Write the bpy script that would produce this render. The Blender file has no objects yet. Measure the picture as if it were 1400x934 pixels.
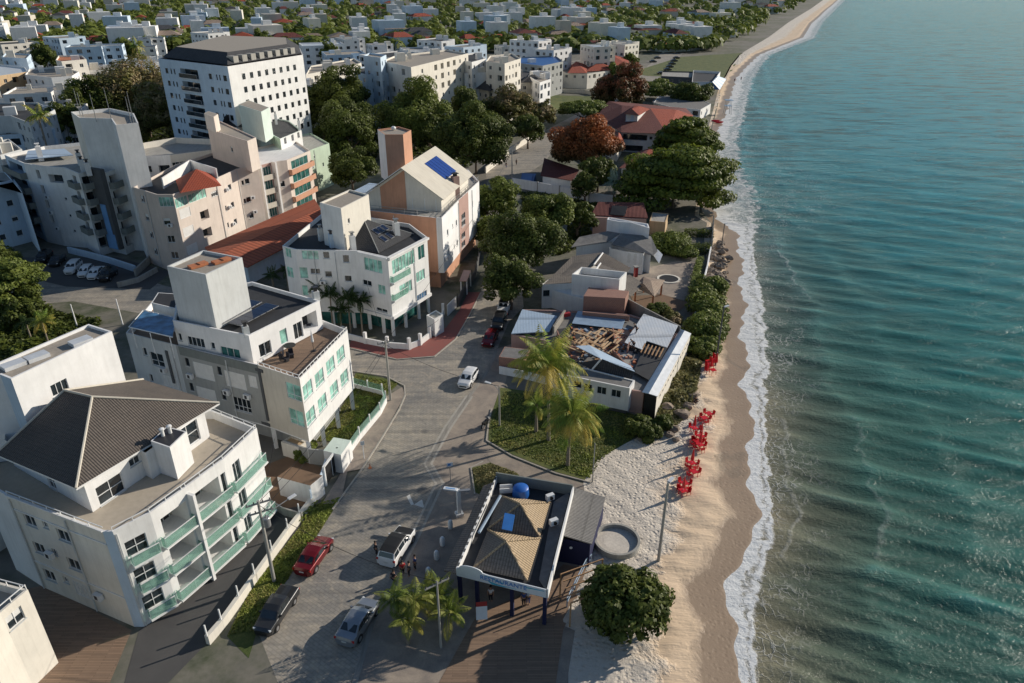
import bpy, math, random
import numpy as np
from mathutils import Vector, Matrix
random.seed(7)
RNG = np.random.default_rng(7)
SC = bpy.context.scene
COL = SC.collection

# ------------------------------------------------------------------ survey
# Drone height and lens recovered from the vanishing points of the photograph.
H = 46.0; F = 980.0; CX = 700.0; CY = 467.0
TH = math.radians(27.1); S_, C_ = math.sin(TH), math.cos(TH)
def ray(px, py):
    u = (px-CX)/F; v = (py-CY)/F
    return Vector((u, C_-v*S_, -(S_+v*C_)))
def g(px, py, z=0.0):
    d = ray(px, py); t = (z-H)/d.z
    return Vector((d.x*t, d.y*t, z))
def proj(p):
    zz = p[2]-H; dep = p[1]*C_-zz*S_
    return (CX+F*p[0]/dep, CY-F*(zz*C_+p[1]*S_)/dep)
def top_z(base, ty):
    lo, hi = base[2], H+60
    for _ in range(50):
        m = (lo+hi)/2
        if proj((base[0], base[1], m))[1] > ty: lo = m
        else: hi = m
    return m
def mpp(p):
    """metres per photo pixel at a world point"""
    return (p[1]*C_-(p[2]-H)*S_)/F

SUN_AZ = math.radians(27.0)     # measured from +X towards +Y
SUN_EL = math.radians(22.5)

# ------------------------------------------------------------------ materials
MATS = {}
def newmat(name):
    m = bpy.data.materials.new(name); m.use_nodes = True
    nt = m.node_tree; nt.nodes.clear()
    out = nt.nodes.new('ShaderNodeOutputMaterial')
    b = nt.nodes.new('ShaderNodeBsdfPrincipled')
    nt.links.new(b.outputs[0], out.inputs[0])
    MATS[name] = m
    return m, nt, b, out
def N(nt, t, **kw):
    n = nt.nodes.new(t)
    for k, v in kw.items():
        if k.startswith('i_'):
            key = k[2:].replace('_', ' ')
            n.inputs[key].default_value = v
        else: setattr(n, k, v)
    return n
def ramp(nt, fac, stops):
    r = nt.nodes.new('ShaderNodeValToRGB')
    el = r.color_ramp.elements
    while len(el) < len(stops): el.new(0.5)
    for e, (p, c) in zip(el, stops):
        e.position = p; e.color = (c[0], c[1], c[2], 1) if hasattr(c, '__len__') else (c, c, c, 1)
    if fac is not None: nt.links.new(fac, r.inputs[0])
    return r
def mix(nt, fac, a, b, mode='MIX'):
    m = nt.nodes.new('ShaderNodeMix'); m.data_type = 'RGBA'; m.blend_type = mode
    for s, v in ((0, fac), (6, a), (7, b)):
        if v is None: continue
        if hasattr(v, 'is_linked') or isinstance(v, bpy.types.NodeSocket): nt.links.new(v, m.inputs[s])
        elif s == 0: m.inputs[0].default_value = v
        else: m.inputs[s].default_value = (v[0], v[1], v[2], 1)
    return m.outputs[2]
def math_(nt, op, a, b=None, c=None, clamp=False):
    m = nt.nodes.new('ShaderNodeMath'); m.operation = op; m.use_clamp = clamp
    for i, v in enumerate((a, b, c)):
        if v is None: continue
        if isinstance(v, bpy.types.NodeSocket): nt.links.new(v, m.inputs[i])
        else: m.inputs[i].default_value = v
    return m.outputs[0]
def pos(nt):
    return nt.nodes.new('ShaderNodeNewGeometry').outputs['Position']
def uvs(nt, sc):
    u = nt.nodes.new('ShaderNodeUVMap'); u.uv_map = 'UV'
    mp = nt.nodes.new('ShaderNodeMapping'); mp.inputs['Scale'].default_value = sc
    nt.links.new(u.outputs[0], mp.inputs[0])
    return mp.outputs[0]
def noise(nt, vec, scale, detail=4, rough=.6, dist=0):
    n = nt.nodes.new('ShaderNodeTexNoise')
    n.inputs['Scale'].default_value = scale; n.inputs['Detail'].default_value = detail
    n.inputs['Roughness'].default_value = rough; n.inputs['Distortion'].default_value = dist
    if vec is not None: nt.links.new(vec, n.inputs['Vector'])
    return n.outputs[0]
def bump(nt, b, h, strength=.4, dist=.02):
    n = nt.nodes.new('ShaderNodeBump'); n.inputs['Strength'].default_value = strength
    n.inputs['Distance'].default_value = dist
    nt.links.new(h, n.inputs['Height']); nt.links.new(n.outputs[0], b.inputs['Normal'])
def sc_(c, k): return tuple(min(1, x*k) for x in c)

def plaster(name, col, dirt=.5, rough=.85):
    m, nt, b, o = newmat(name)
    n1 = noise(nt, pos(nt), .35, 5, .65)
    c1 = mix(nt, ramp(nt, n1, [(.3, 0), (.75, 1)]).outputs[0], sc_(col, .86), sc_(col, 1.05))
    st = noise(nt, uvs(nt, (2.2, .22, 1)), 1.0, 5, .7)          # rain streaks
    f = math_(nt, 'MULTIPLY', ramp(nt, st, [(.46, 0), (.74, 1)]).outputs[0], .62*dirt)
    c2 = mix(nt, f, c1, (col[0]*.42, col[1]*.40, col[2]*.37))
    n3 = noise(nt, pos(nt), 4, 4, .7)
    f3 = math_(nt, 'MULTIPLY', ramp(nt, n3, [(.55, 0), (.8, 1)]).outputs[0], .34*dirt)
    c3 = mix(nt, f3, c2, sc_(col, .5))
    nt.links.new(c3, b.inputs['Base Color']); b.inputs['Roughness'].default_value = rough
    bump(nt, b, noise(nt, pos(nt), 14, 4), .15, .02)
    return m
def flat(name, col, rough=.6, metal=0, var=.15, scale=2.0):
    m, nt, b, o = newmat(name)
    n1 = noise(nt, pos(nt), scale, 5, .65)
    c = mix(nt, n1, sc_(col, 1-var*1.6), sc_(col, 1+var))
    nt.links.new(c, b.inputs['Base Color'])
    b.inputs['Roughness'].default_value = rough; b.inputs['Metallic'].default_value = metal
    return m
def tiles(name, col, col2, pu=.26, pv=.36, dirt=.6, rk=.62):
    """clay or concrete roof tiles: ridges up the slope, rows across it"""
    m, nt, b, o = newmat(name)
    uv = nt.nodes.new('ShaderNodeUVMap'); uv.uv_map = 'UV'
    sp = nt.nodes.new('ShaderNodeSeparateXYZ'); nt.links.new(uv.outputs[0], sp.inputs[0])
    a = math_(nt, 'MULTIPLY', sp.outputs[0], 2*math.pi/pu); sa = math_(nt, 'SINE', a)
    ridge = math_(nt, 'MULTIPLY_ADD', sa, .5, .5)
    row = math_(nt, 'FRACT', math_(nt, 'MULTIPLY', sp.outputs[1], 1/pv))
    n1 = noise(nt, pos(nt), .5, 5, .7); n2 = noise(nt, pos(nt), 5, 3, .7)
    c = mix(nt, ramp(nt, n1, [(.3, 0), (.7, 1)]).outputs[0], col, col2)
    c = mix(nt, math_(nt, 'MULTIPLY', ramp(nt, n2, [(.45, 0), (.75, 1)]).outputs[0], dirt), c, sc_(col2, .35))
    c = mix(nt, math_(nt, 'MULTIPLY', ramp(nt, ridge, [(.0, 1), (.4, 0)]).outputs[0], rk), c, sc_(col, .25))
    c = mix(nt, math_(nt, 'MULTIPLY', ramp(nt, row, [(.0, 1), (.16, 0)]).outputs[0], .55), c, sc_(col, .25))
    nt.links.new(c, b.inputs['Base Color']); b.inputs['Roughness'].default_value = .85
    hh = math_(nt, 'ADD', ridge, math_(nt, 'MULTIPLY', row, -.6))
    bump(nt, b, hh, .7 if rk > .3 else .25, .05 if rk > .3 else .02)
    return m
def glass(name, col, rough=.06, spec=.8):
    m, nt, b, o = newmat(name)
    n1 = noise(nt, pos(nt), .9, 3, .5)
    c = mix(nt, ramp(nt, n1, [(.35, 0), (.65, 1)]).outputs[0], sc_(col, .55), sc_(col, 1.5))
    nt.links.new(c, b.inputs['Base Color'])
    b.inputs['Roughness'].default_value = rough; b.inputs['Specular IOR Level'].default_value = spec
    return m

plaster('white_plaster', (.80, .80, .79), .4)
plaster('bright_plaster', (.86, .86, .86), .25)
plaster('cream_plaster', (.76, .72, .64), .4)
plaster('beige_plaster', (.60, .56, .48), .5)
plaster('pink_plaster', (.66, .55, .48), .4)
plaster('warm_plaster', (.70, .62, .55), .35)
plaster('peach_plaster', (.58, .31, .20), .5)
plaster('mauve_plaster', (.46, .30, .26), .4)
plaster('green_plaster', (.52, .64, .50), .4)
plaster('mint_plaster', (.62, .72, .66), .4)
plaster('grey_plaster', (.36, .37, .36), .5)
plaster('light_grey_plaster', (.60, .62, .62), .5)
plaster('dark_grey_plaster', (.09, .095, .10), .4)
plaster('greenish_grey', (.20, .22, .21), .5)
plaster('concrete', (.38, .37, .34), 1.0)
plaster('old_concrete', (.30, .28, .25), 1.3)
plaster('blue_paint', (.16, .34, .62), .3)
plaster('navy_paint', (.008, .012, .06), .3)
plaster('blue_shade_paint', (.56, .68, .80), .4)  # blue sky-shade put into unlit white walls; also real pale blue paint
plaster('tan_wall', (.55, .40, .24), .6)
flat('white_metal', (.75, .76, .76), .4)
flat('dark_metal', (.05, .05, .055), .45, .3)
flat('grey_metal', (.35, .36, .37), .4, .5)
flat('white_sand', (.64, .59, .52), .95, 0, .3, 5)
flat('black', (.012, .012, .013), .6)
flat('rubber', (.015, .015, .016), .8)
flat('sheet_white', (.72, .74, .76), .35, .2, .2, 1.2)
flat('sheet_blue', (.34, .45, .58), .4, .2, .25, 1.2)
flat('fibre_cement', (.26, .255, .24), .9, 0, .35, 2.5)
flat('fibre_grey', (.20, .195, .19), .9, 0, .35, 1.5)
flat('dark_roof', (.035, .037, .042), .8, 0, .4, 1.0)
flat('gravel_roof', (.36, .32, .27), .95, 0, .3, 3.0)
flat('terrace_tile', (.46, .40, .32), .8, 0, .15, 2.0)
flat('orange_stuff', (.55, .20, .09), .8, 0, .4, 2.0)
flat('blue_tank', (.02, .12, .45), .4)
flat('blue_tarp', (.03, .13, .38), .5, 0, .4, 2)
flat('red_plastic', (.62, .012, .02), .35, 0, .15, 4)
flat('red_paint', (.35, .02, .02), .5)
flat('wood', (.42, .25, .13), .8, 0, .4, 3)
flat('wood_pale', (.60, .42, .25), .8, 0, .3, 3)
flat('bark', (.16, .12, .09), .95, 0, .4, 6)
flat('palm_bark', (.26, .22, .17), .95, 0, .35, 8)
flat('rock', (.27, .215, .17), .95, 0, .5, 1.6)
flat('solar', (.012, .02, .05), .12, 0, .3, 2)
flat('solar_blue', (.015, .05, .26), .15, 0, .3, 2)
flat('sign_white', (.70, .74, .78), .5, 0, .1)
flat('sign_blue', (.05, .22, .60), .5)
flat('sign_teal', (.05, .42, .60), .5)
flat('bin_green', (.05, .3, .1), .5)
flat('skin', (.42, .24, .16), .6, 0, .1)
flat('cloth_dark', (.02, .02, .03), .9, 0, .3)
flat('cloth_white', (.7, .7, .7), .9)
flat('cloth_red', (.45, .02, .03), .9)
flat('cloth_blue', (.04, .07, .22), .9)
flat('hair', (.02, .014, .01), .8)
flat('water_dark', (.004, .006, .008), .7)
flat('kerb', (.42, .39, .34), .9, 0, .3)
flat('road_paint', (.68, .67, .63), .8, 0, .3, 3)
glass('dark_glass', (.02, .028, .034))
glass('green_glass', (.26, .50, .43), .08)
glass('blue_glass', (.06, .16, .30), .08)
glass('teal_dark', (.03, .12, .11), .08)
flat('shutter', (.70, .70, .68), .6)

def deckmat():
    m, nt, b, o = newmat('deck')
    br = nt.nodes.new('ShaderNodeTexBrick'); nt.links.new(uvs(nt, (1, 1, 1)), br.inputs['Vector'])
    br.inputs['Scale'].default_value = 1; br.inputs['Brick Width'].default_value = 2.2; br.inputs['Row Height'].default_value = .14
    br.inputs['Mortar Size'].default_value = .012
    br.inputs['Color1'].default_value = (.27, .175, .115, 1); br.inputs['Color2'].default_value = (.17, .11, .075, 1); br.inputs['Mortar'].default_value = (.04, .02, .01, 1)
    n = noise(nt, pos(nt), 1.5, 5, .7)
    c = mix(nt, n, br.outputs[0], (.33, .24, .17), 'MIX')
    c = mix(nt, .5, br.outputs[0], c)
    nt.links.new(c, b.inputs['Base Color']); b.inputs['Roughness'].default_value = .75
deckmat()
def brickmat():
    m, nt, b, o = newmat('brick')
    br = nt.nodes.new('ShaderNodeTexBrick'); nt.links.new(uvs(nt, (1, 1, 1)), br.inputs['Vector'])
    br.inputs['Scale'].default_value = 1; br.inputs['Brick Width'].default_value = .30; br.inputs['Row Height'].default_value = .2
    br.inputs['Mortar Size'].default_value = .018
    br.inputs['Color1'].default_value = (.33, .15, .10, 1); br.inputs['Color2'].default_value = (.24, .11, .08, 1); br.inputs['Mortar'].default_value = (.34, .30, .27, 1)
    nt.links.new(mix(nt, .5, br.outputs[0], mix(nt, noise(nt, pos(nt), 2, 5), (.22, .11, .09), (.40, .22, .16))), b.inputs['Base Color'])
    b.inputs['Roughness'].default_value = .9
brickmat()
tiles('brown_tile', (.30, .22, .17), (.36, .28, .22))
tiles('grey_tile', (.175, .155, .138), (.26, .225, .19), .24, .34, .75)
tiles('lit_tan_tile', (.46, .34, .20), (.50, .38, .25), .24, .34, .35)
tiles('red_tile', (.40, .075, .03), (.34, .07, .04))
tiles('dark_red_tile', (.15, .028, .022), (.18, .045, .035))  # dark red tile, also the shaded copy of red_tile on some roofs
tiles('slate_tile', (.045, .048, .055), (.075, .075, .08))
tiles('rust_roof', (.40, .10, .045), (.34, .10, .055), .9, 3.0, .3)
tiles('house_tile', (.105, .09, .08), (.15, .125, .105), .2, .34, .5)
tiles('corrugated', (.27, .26, .245), (.22, .21, .20), .18, 1.8, .5)
tiles('sheet_pale', (.70, .72, .74), (.56, .62, .69), .4, 6.0, .25, .16)
tiles('sheet_bluish', (.40, .51, .64), (.33, .44, .57), .4, 6.0, .25, .16)

def glassrail():
    m, nt, b, o = newmat('rail_glass')
    b.inputs['Base Color'].default_value = (.30, .46, .41, 1); b.inputs['Roughness'].default_value = .08
    tr = nt.nodes.new('ShaderNodeBsdfTransparent'); tr.inputs[0].default_value = (.80, .93, .88, 1)
    ms = nt.nodes.new('ShaderNodeMixShader')
    n = noise(nt, pos(nt), 1.5, 3)
    ms.inputs[0].default_value = .30
    nt.links.new(tr.outputs[0], ms.inputs[1]); nt.links.new(b.outputs[0], ms.inputs[2])
    nt.links.new(ms.outputs[0], o.inputs[0])
glassrail()

def groundmats():
    # street paving: pale grey-brown setts, worn, sand blown over it
    m, nt, b, o = newmat('street')
    p = pos(nt)
    n1 = noise(nt, p, .09, 6, .7, .6); n2 = noise(nt, p, .6, 6, .75, 1.2); n3 = noise(nt, p, 9, 4, .8)
    c = mix(nt, ramp(nt, n1, [(.35, 0), (.65, 1)]).outputs[0], (.25, .24, .225), (.40, .36, .30))
    c = mix(nt, ramp(nt, n2, [(.48, 0), (.72, 1)]).outputs[0], c, (.52, .45, .35))
    c = mix(nt, math_(nt, 'MULTIPLY', ramp(nt, n2, [(.25, 1), (.42, 0)]).outputs[0], .6), c, (.13, .125, .12))
    m2 = nt.nodes.new('ShaderNodeMapping'); m2.inputs['Rotation'].default_value = (0, 0, -1.12); m2.inputs['Scale'].default_value = (.07, 1.1, 1); nt.links.new(p, m2.inputs[0])
    tr = noise(nt, m2.outputs[0], .9, 5, .7, .3)
    c = mix(nt, math_(nt, 'MULTIPLY', ramp(nt, tr, [(.50, 0), (.62, 1)]).outputs[0], .45), c, (.15, .145, .14))
    c = mix(nt, math_(nt, 'MULTIPLY', ramp(nt, tr, [(.36, 1), (.44, 0)]).outputs[0], .40), c, (.56, .49, .39))
    vo = nt.nodes.new('ShaderNodeTexVoronoi'); vo.inputs['Scale'].default_value = .22; nt.links.new(p, vo.inputs[0])
    c = mix(nt, math_(nt, 'MULTIPLY', ramp(nt, vo.outputs[0], [(.10, 1), (.16, 0)]).outputs[0], .55), c, (.10, .10, .10))
    br = nt.nodes.new('ShaderNodeTexBrick'); mp = nt.nodes.new('ShaderNodeMapping'); mp.inputs['Rotation'].default_value = (0, 0, .62)
    nt.links.new(p, mp.inputs[0]); nt.links.new(mp.outputs[0], br.inputs[0]); br.inputs['Scale'].default_value = 1
    br.inputs['Brick Width'].default_value = .5; br.inputs['Row Height'].default_value = .3; br.inputs['Mortar Size'].default_value = .02
    br.inputs['Color1'].default_value = (1, 1, 1, 1); br.inputs['Color2'].default_value = (.82, .82, .82, 1); br.inputs['Mortar'].default_value = (.55, .55, .55, 1)
    c = mix(nt, .75, c, br.outputs[0], 'MULTIPLY')
    c = mix(nt, .5, c, ramp(nt, n3, [(.3, .7), (.7, 1.0)]).outputs[0], 'MULTIPLY')
    nt.links.new(c, b.inputs['Base Color']); b.inputs['Roughness'].default_value = .85
    bump(nt, b, n3, .3, .03)
    # pavement
    m, nt, b, o = newmat('pavement')
    p = pos(nt); n1 = noise(nt, p, .5, 6, .7, .5); n3 = noise(nt, p, 8, 4, .8)
    c = mix(nt, ramp(nt, n1, [(.35, 0), (.68, 1)]).outputs[0], (.24, .205, .18), (.42, .35, .28))
    c = mix(nt, .6, c, ramp(nt, n3, [(.3, .65), (.7, 1)]).outputs[0], 'MULTIPLY')
    nt.links.new(c, b.inputs['Base Color']); b.inputs['Roughness'].default_value = .9
    m, nt, b, o = newmat('red_pavement')
    p = pos(nt); n1 = noise(nt, p, 1.2, 6, .7)
    c = mix(nt, n1, (.30, .075, .06), (.20, .09, .08))
    nt.links.new(c, b.inputs['Base Color']); b.inputs['Roughness'].default_value = .9
    # yard
    m, nt, b, o = newmat('ground')
    p = pos(nt); n1 = noise(nt, p, .03, 6, .7, .5); n2 = noise(nt, p, .4, 6, .7)
    c = mix(nt, ramp(nt, n1, [(.42, 0), (.56, 1)]).outputs[0], (.15, .14, .125), (.05, .068, .028))
    c = mix(nt, ramp(nt, n2, [(.35, .0), (.75, 1)]).outputs[0], c, (.22, .20, .165))
    nt.links.new(c, b.inputs['Base Color']); b.inputs['Roughness'].default_value = .95
    m, nt, b, o = newmat('lawn')
    p = pos(nt); n1 = noise(nt, p, .35, 6, .7, .5); n2 = noise(nt, p, 6, 5, .8)
    c = mix(nt, ramp(nt, n1, [(.35, 0), (.66, 1)]).outputs[0], (.055, .095, .018), (.16, .17, .045))
    c = mix(nt, .8, c, ramp(nt, n2, [(.25, .45), (.7, 1)]).outputs[0], 'MULTIPLY')
    nt.links.new(c, b.inputs['Base Color']); b.inputs['Roughness'].default_value = .95
    bump(nt, b, n2, .8, .06)
    m, nt, b, o = newmat('yard_brown')
    p = pos(nt); n1 = noise(nt, p, .8, 6, .7, .5)
    c = mix(nt, n1, (.13, .08, .05), (.25, .16, .10))
    nt.links.new(c, b.inputs['Base Color']); b.inputs['Roughness'].default_value = .95
    m, nt, b, o = newmat('asphalt_dark')
    p = pos(nt); n1 = noise(nt, p, .3, 6, .7, .5)
    c = mix(nt, n1, (.05, .05, .052), (.11, .105, .10))
    nt.links.new(c, b.inputs['Base Color']); b.inputs['Roughness'].default_value = .9
groundmats()

# ------------------------------------------------------------------ objects
def tag(o, label=None, cat=None, group=None, kind=None):
    if label: o['label'] = label
    if cat: o['category'] = cat
    if group: o['group'] = group
    if kind: o['kind'] = kind
    return o
def empty(name, loc=(0, 0, 0), label=None, cat=None, group=None, parent=None, rz=0):
    o = bpy.data.objects.new(name, None); COL.objects.link(o)
    o.location = loc; o.rotation_euler[2] = rz; o.empty_display_size = .2
    if parent: o.parent = parent
    return tag(o, label, cat, group)
def origin_of(o):
    v = Vector((0, 0, 0))
    while o is not None: v += o.location; o = o.parent
    return v

class MB:
    def __init__(s): s.v = []; s.f = []; s.m = []; s.mats = []; s.cur = 0
    def mat(s, name):
        if name not in s.mats: s.mats.append(name)
        s.cur = s.mats.index(name); return s
    def face(s, pts):
        i = len(s.v); s.v.extend([tuple(p) for p in pts]); s.f.append(tuple(range(i, i+len(pts)))); s.m.append(s.cur)
    def mesh(s, vs, fs):
        i = len(s.v); s.v.extend([tuple(p) for p in vs])
        for f in fs: s.f.append(tuple(i+k for k in f)); s.m.append(s.cur)
    def box(s, c, size, rz=0):
        x, y, z = size[0]/2, size[1]/2, size[2]/2; ca, sa = math.cos(rz), math.sin(rz)
        vs = [(c[0]+a*x*ca-b*y*sa, c[1]+a*x*sa+b*y*ca, c[2]+d*z) for d in (-1, 1) for a, b in ((-1, -1), (1, -1), (1, 1), (-1, 1))]
        s.mesh(vs, [(3, 2, 1, 0), (4, 5, 6, 7), (0, 1, 5, 4), (1, 2, 6, 5), (2, 3, 7, 6), (3, 0, 4, 7)])
    def prism(s, poly, z0, z1):
        poly = [(p[0], p[1]) for p in poly]
        if area(poly) < 0: poly = poly[::-1]
        n = len(poly)
        vs = [(p[0], p[1], z0) for p in poly]+[(p[0], p[1], z1) for p in poly]
        s.mesh(vs, [tuple(range(n))[::-1], tuple(range(n, 2*n))]+[(i, (i+1) % n, n+(i+1) % n, n+i) for i in range(n)])
    def slab(s, pts, t=.12):
        """thick sheet under a 3D polygon"""
        pts = [Vector(p) for p in pts]; n = len(pts)
        nn = (pts[1]-pts[0]).cross(pts[2]-pts[0])
        if nn.z < 0: pts = pts[::-1]
        vs = pts+[p-Vector((0, 0, t)) for p in pts]
        s.mesh(vs, [tuple(range(n)), tuple(range(n, 2*n))[::-1]]+[(i, n+i, n+(i+1) % n, (i+1) % n) for i in range(n)])
    def tube(s, p, q, r0, r1=None, n=8, cap=True):
        r1 = r0 if r1 is None else r1
        p, q = Vector(p), Vector(q); d = (q-p)
        if d.length < 1e-6: return
        d.normalize(); a = d.orthogonal().normalized(); b = d.cross(a)
        vs = []
        for c, r in ((p, r0), (q, r1)):
            for k in range(n):
                t = 2*math.pi*k/n; vs.append(c+a*(r*math.cos(t))+b*(r*math.sin(t)))
        fs = [(k, (k+1) % n, n+(k+1) % n, n+k) for k in range(n)]
        if cap: fs += [tuple(range(n))[::-1], tuple(range(n, 2*n))]
        s.mesh(vs, fs)
    def path(s, pts, rs, n=8):
        pts = [Vector(p) for p in pts]; vs = []; fs = []
        ref = None
        for i, p in enumerate(pts):
            d = (pts[min(i+1, len(pts)-1)]-pts[max(i-1, 0)]).normalized()
            if ref is None: ref = d.orthogonal().normalized()
            a = (ref-d*ref.dot(d)).normalized(); ref = a; b = d.cross(a); r = rs[i] if hasattr(rs, '__len__') else rs
            for k in range(n):
                t = 2*math.pi*k/n; vs.append(p+a*(r*math.cos(t))+b*(r*math.sin(t)))
        for i in range(len(pts)-1):
            for k in range(n): fs.append((i*n+k, i*n+(k+1) % n, (i+1)*n+(k+1) % n, (i+1)*n+k))
        m = (len(pts)-1)*n
        fs += [tuple(range(n))[::-1], tuple(range(m, m+n))]
        s.mesh(vs, fs)
    def lathe(s, c, prof, n=16):
        vs = []; fs = []
        for r, z in prof:
            for k in range(n):
                t = 2*math.pi*k/n; vs.append((c[0]+r*math.cos(t), c[1]+r*math.sin(t), c[2]+z))
        for i in range(len(prof)-1):
            for k in range(n): fs.append((i*n+k, i*n+(k+1) % n, (i+1)*n+(k+1) % n, (i+1)*n+k))
        fs.append(tuple(range(n))[::-1]); m = (len(prof)-1)*n; fs.append(tuple(range(m, m+n)))
        s.mesh(vs, fs)
    def build(s, name, parent=None, smooth=False, mat=None, sharp=35):
        me = bpy.data.meshes.new(name)
        o0 = origin_of(parent) if parent else Vector((0, 0, 0))
        top = parent is None
        vs = np.array(s.v, dtype=float).reshape(-1, 3)
        if top and len(vs):
            o0 = Vector(((vs[:, 0].min()+vs[:, 0].max())/2, (vs[:, 1].min()+vs[:, 1].max())/2, vs[:, 2].min()))
        me.from_pydata([(a-o0.x, b-o0.y, c-o0.z) for a, b, c in vs.tolist()], [], s.f)
        for k in (s.mats or [mat or 'white_plaster']): me.materials.append(MATS[k])
        if s.mats: me.polygons.foreach_set('material_index', s.m)
        uv = me.uv_layers.new(name='UV'); data = np.zeros((len(me.loops), 2))
        for p, f in zip(me.polygons, s.f):
            nn = p.normal
            if abs(nn.z) > .995: a = Vector((1, 0, 0)); b = Vector((0, 1, 0))
            else:
                a = Vector((-nn.y, nn.x, 0)).normalized(); b = nn.cross(a)
            for li, vi in zip(p.loop_indices, f):
                q = s.v[vi]; data[li] = (q[0]*a.x+q[1]*a.y+q[2]*a.z, q[0]*b.x+q[1]*b.y+q[2]*b.z)
        uv.data.foreach_set('uv', data.ravel())
        if smooth:
            me.polygons.foreach_set('use_smooth', [True]*len(me.polygons)); me.set_sharp_from_angle(angle=math.radians(sharp))
        me.update()
        o = bpy.data.objects.new(name, me); COL.objects.link(o)
        if parent: o.parent = parent
        else: o.location = o0
        return o
def area(p):
    return sum(p[i][0]*p[(i+1) % len(p)][1]-p[(i+1) % len(p)][0]*p[i][1] for i in range(len(p)))/2
def inset(poly, d):
    """move every edge of a polygon inwards by d"""
    n = len(poly); s = 1 if area(poly) > 0 else -1; out = []
    for i in range(n):
        p0, p1, p2 = Vector(poly[i-1][:2]), Vector(poly[i][:2]), Vector(poly[(i+1) % n][:2])
        a = (p1-p0).normalized(); b = (p2-p1).normalized()
        na = Vector((-a.y, a.x))*s; nb = Vector((-b.y, b.x))*s
        k = na+nb
        if k.length < .1: out.append(p1+na*d); continue
        k = k.normalized(); out.append(p1+k*(d/max(.3, k.dot(na))))
    return [(q.x, q.y) for q in out]
def copy_tree(o, parent=None):
    c = o.copy(); COL.objects.link(c); c.parent = parent
    for ch in [k for k in o.children]: copy_tree(ch, c)
    return c

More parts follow.
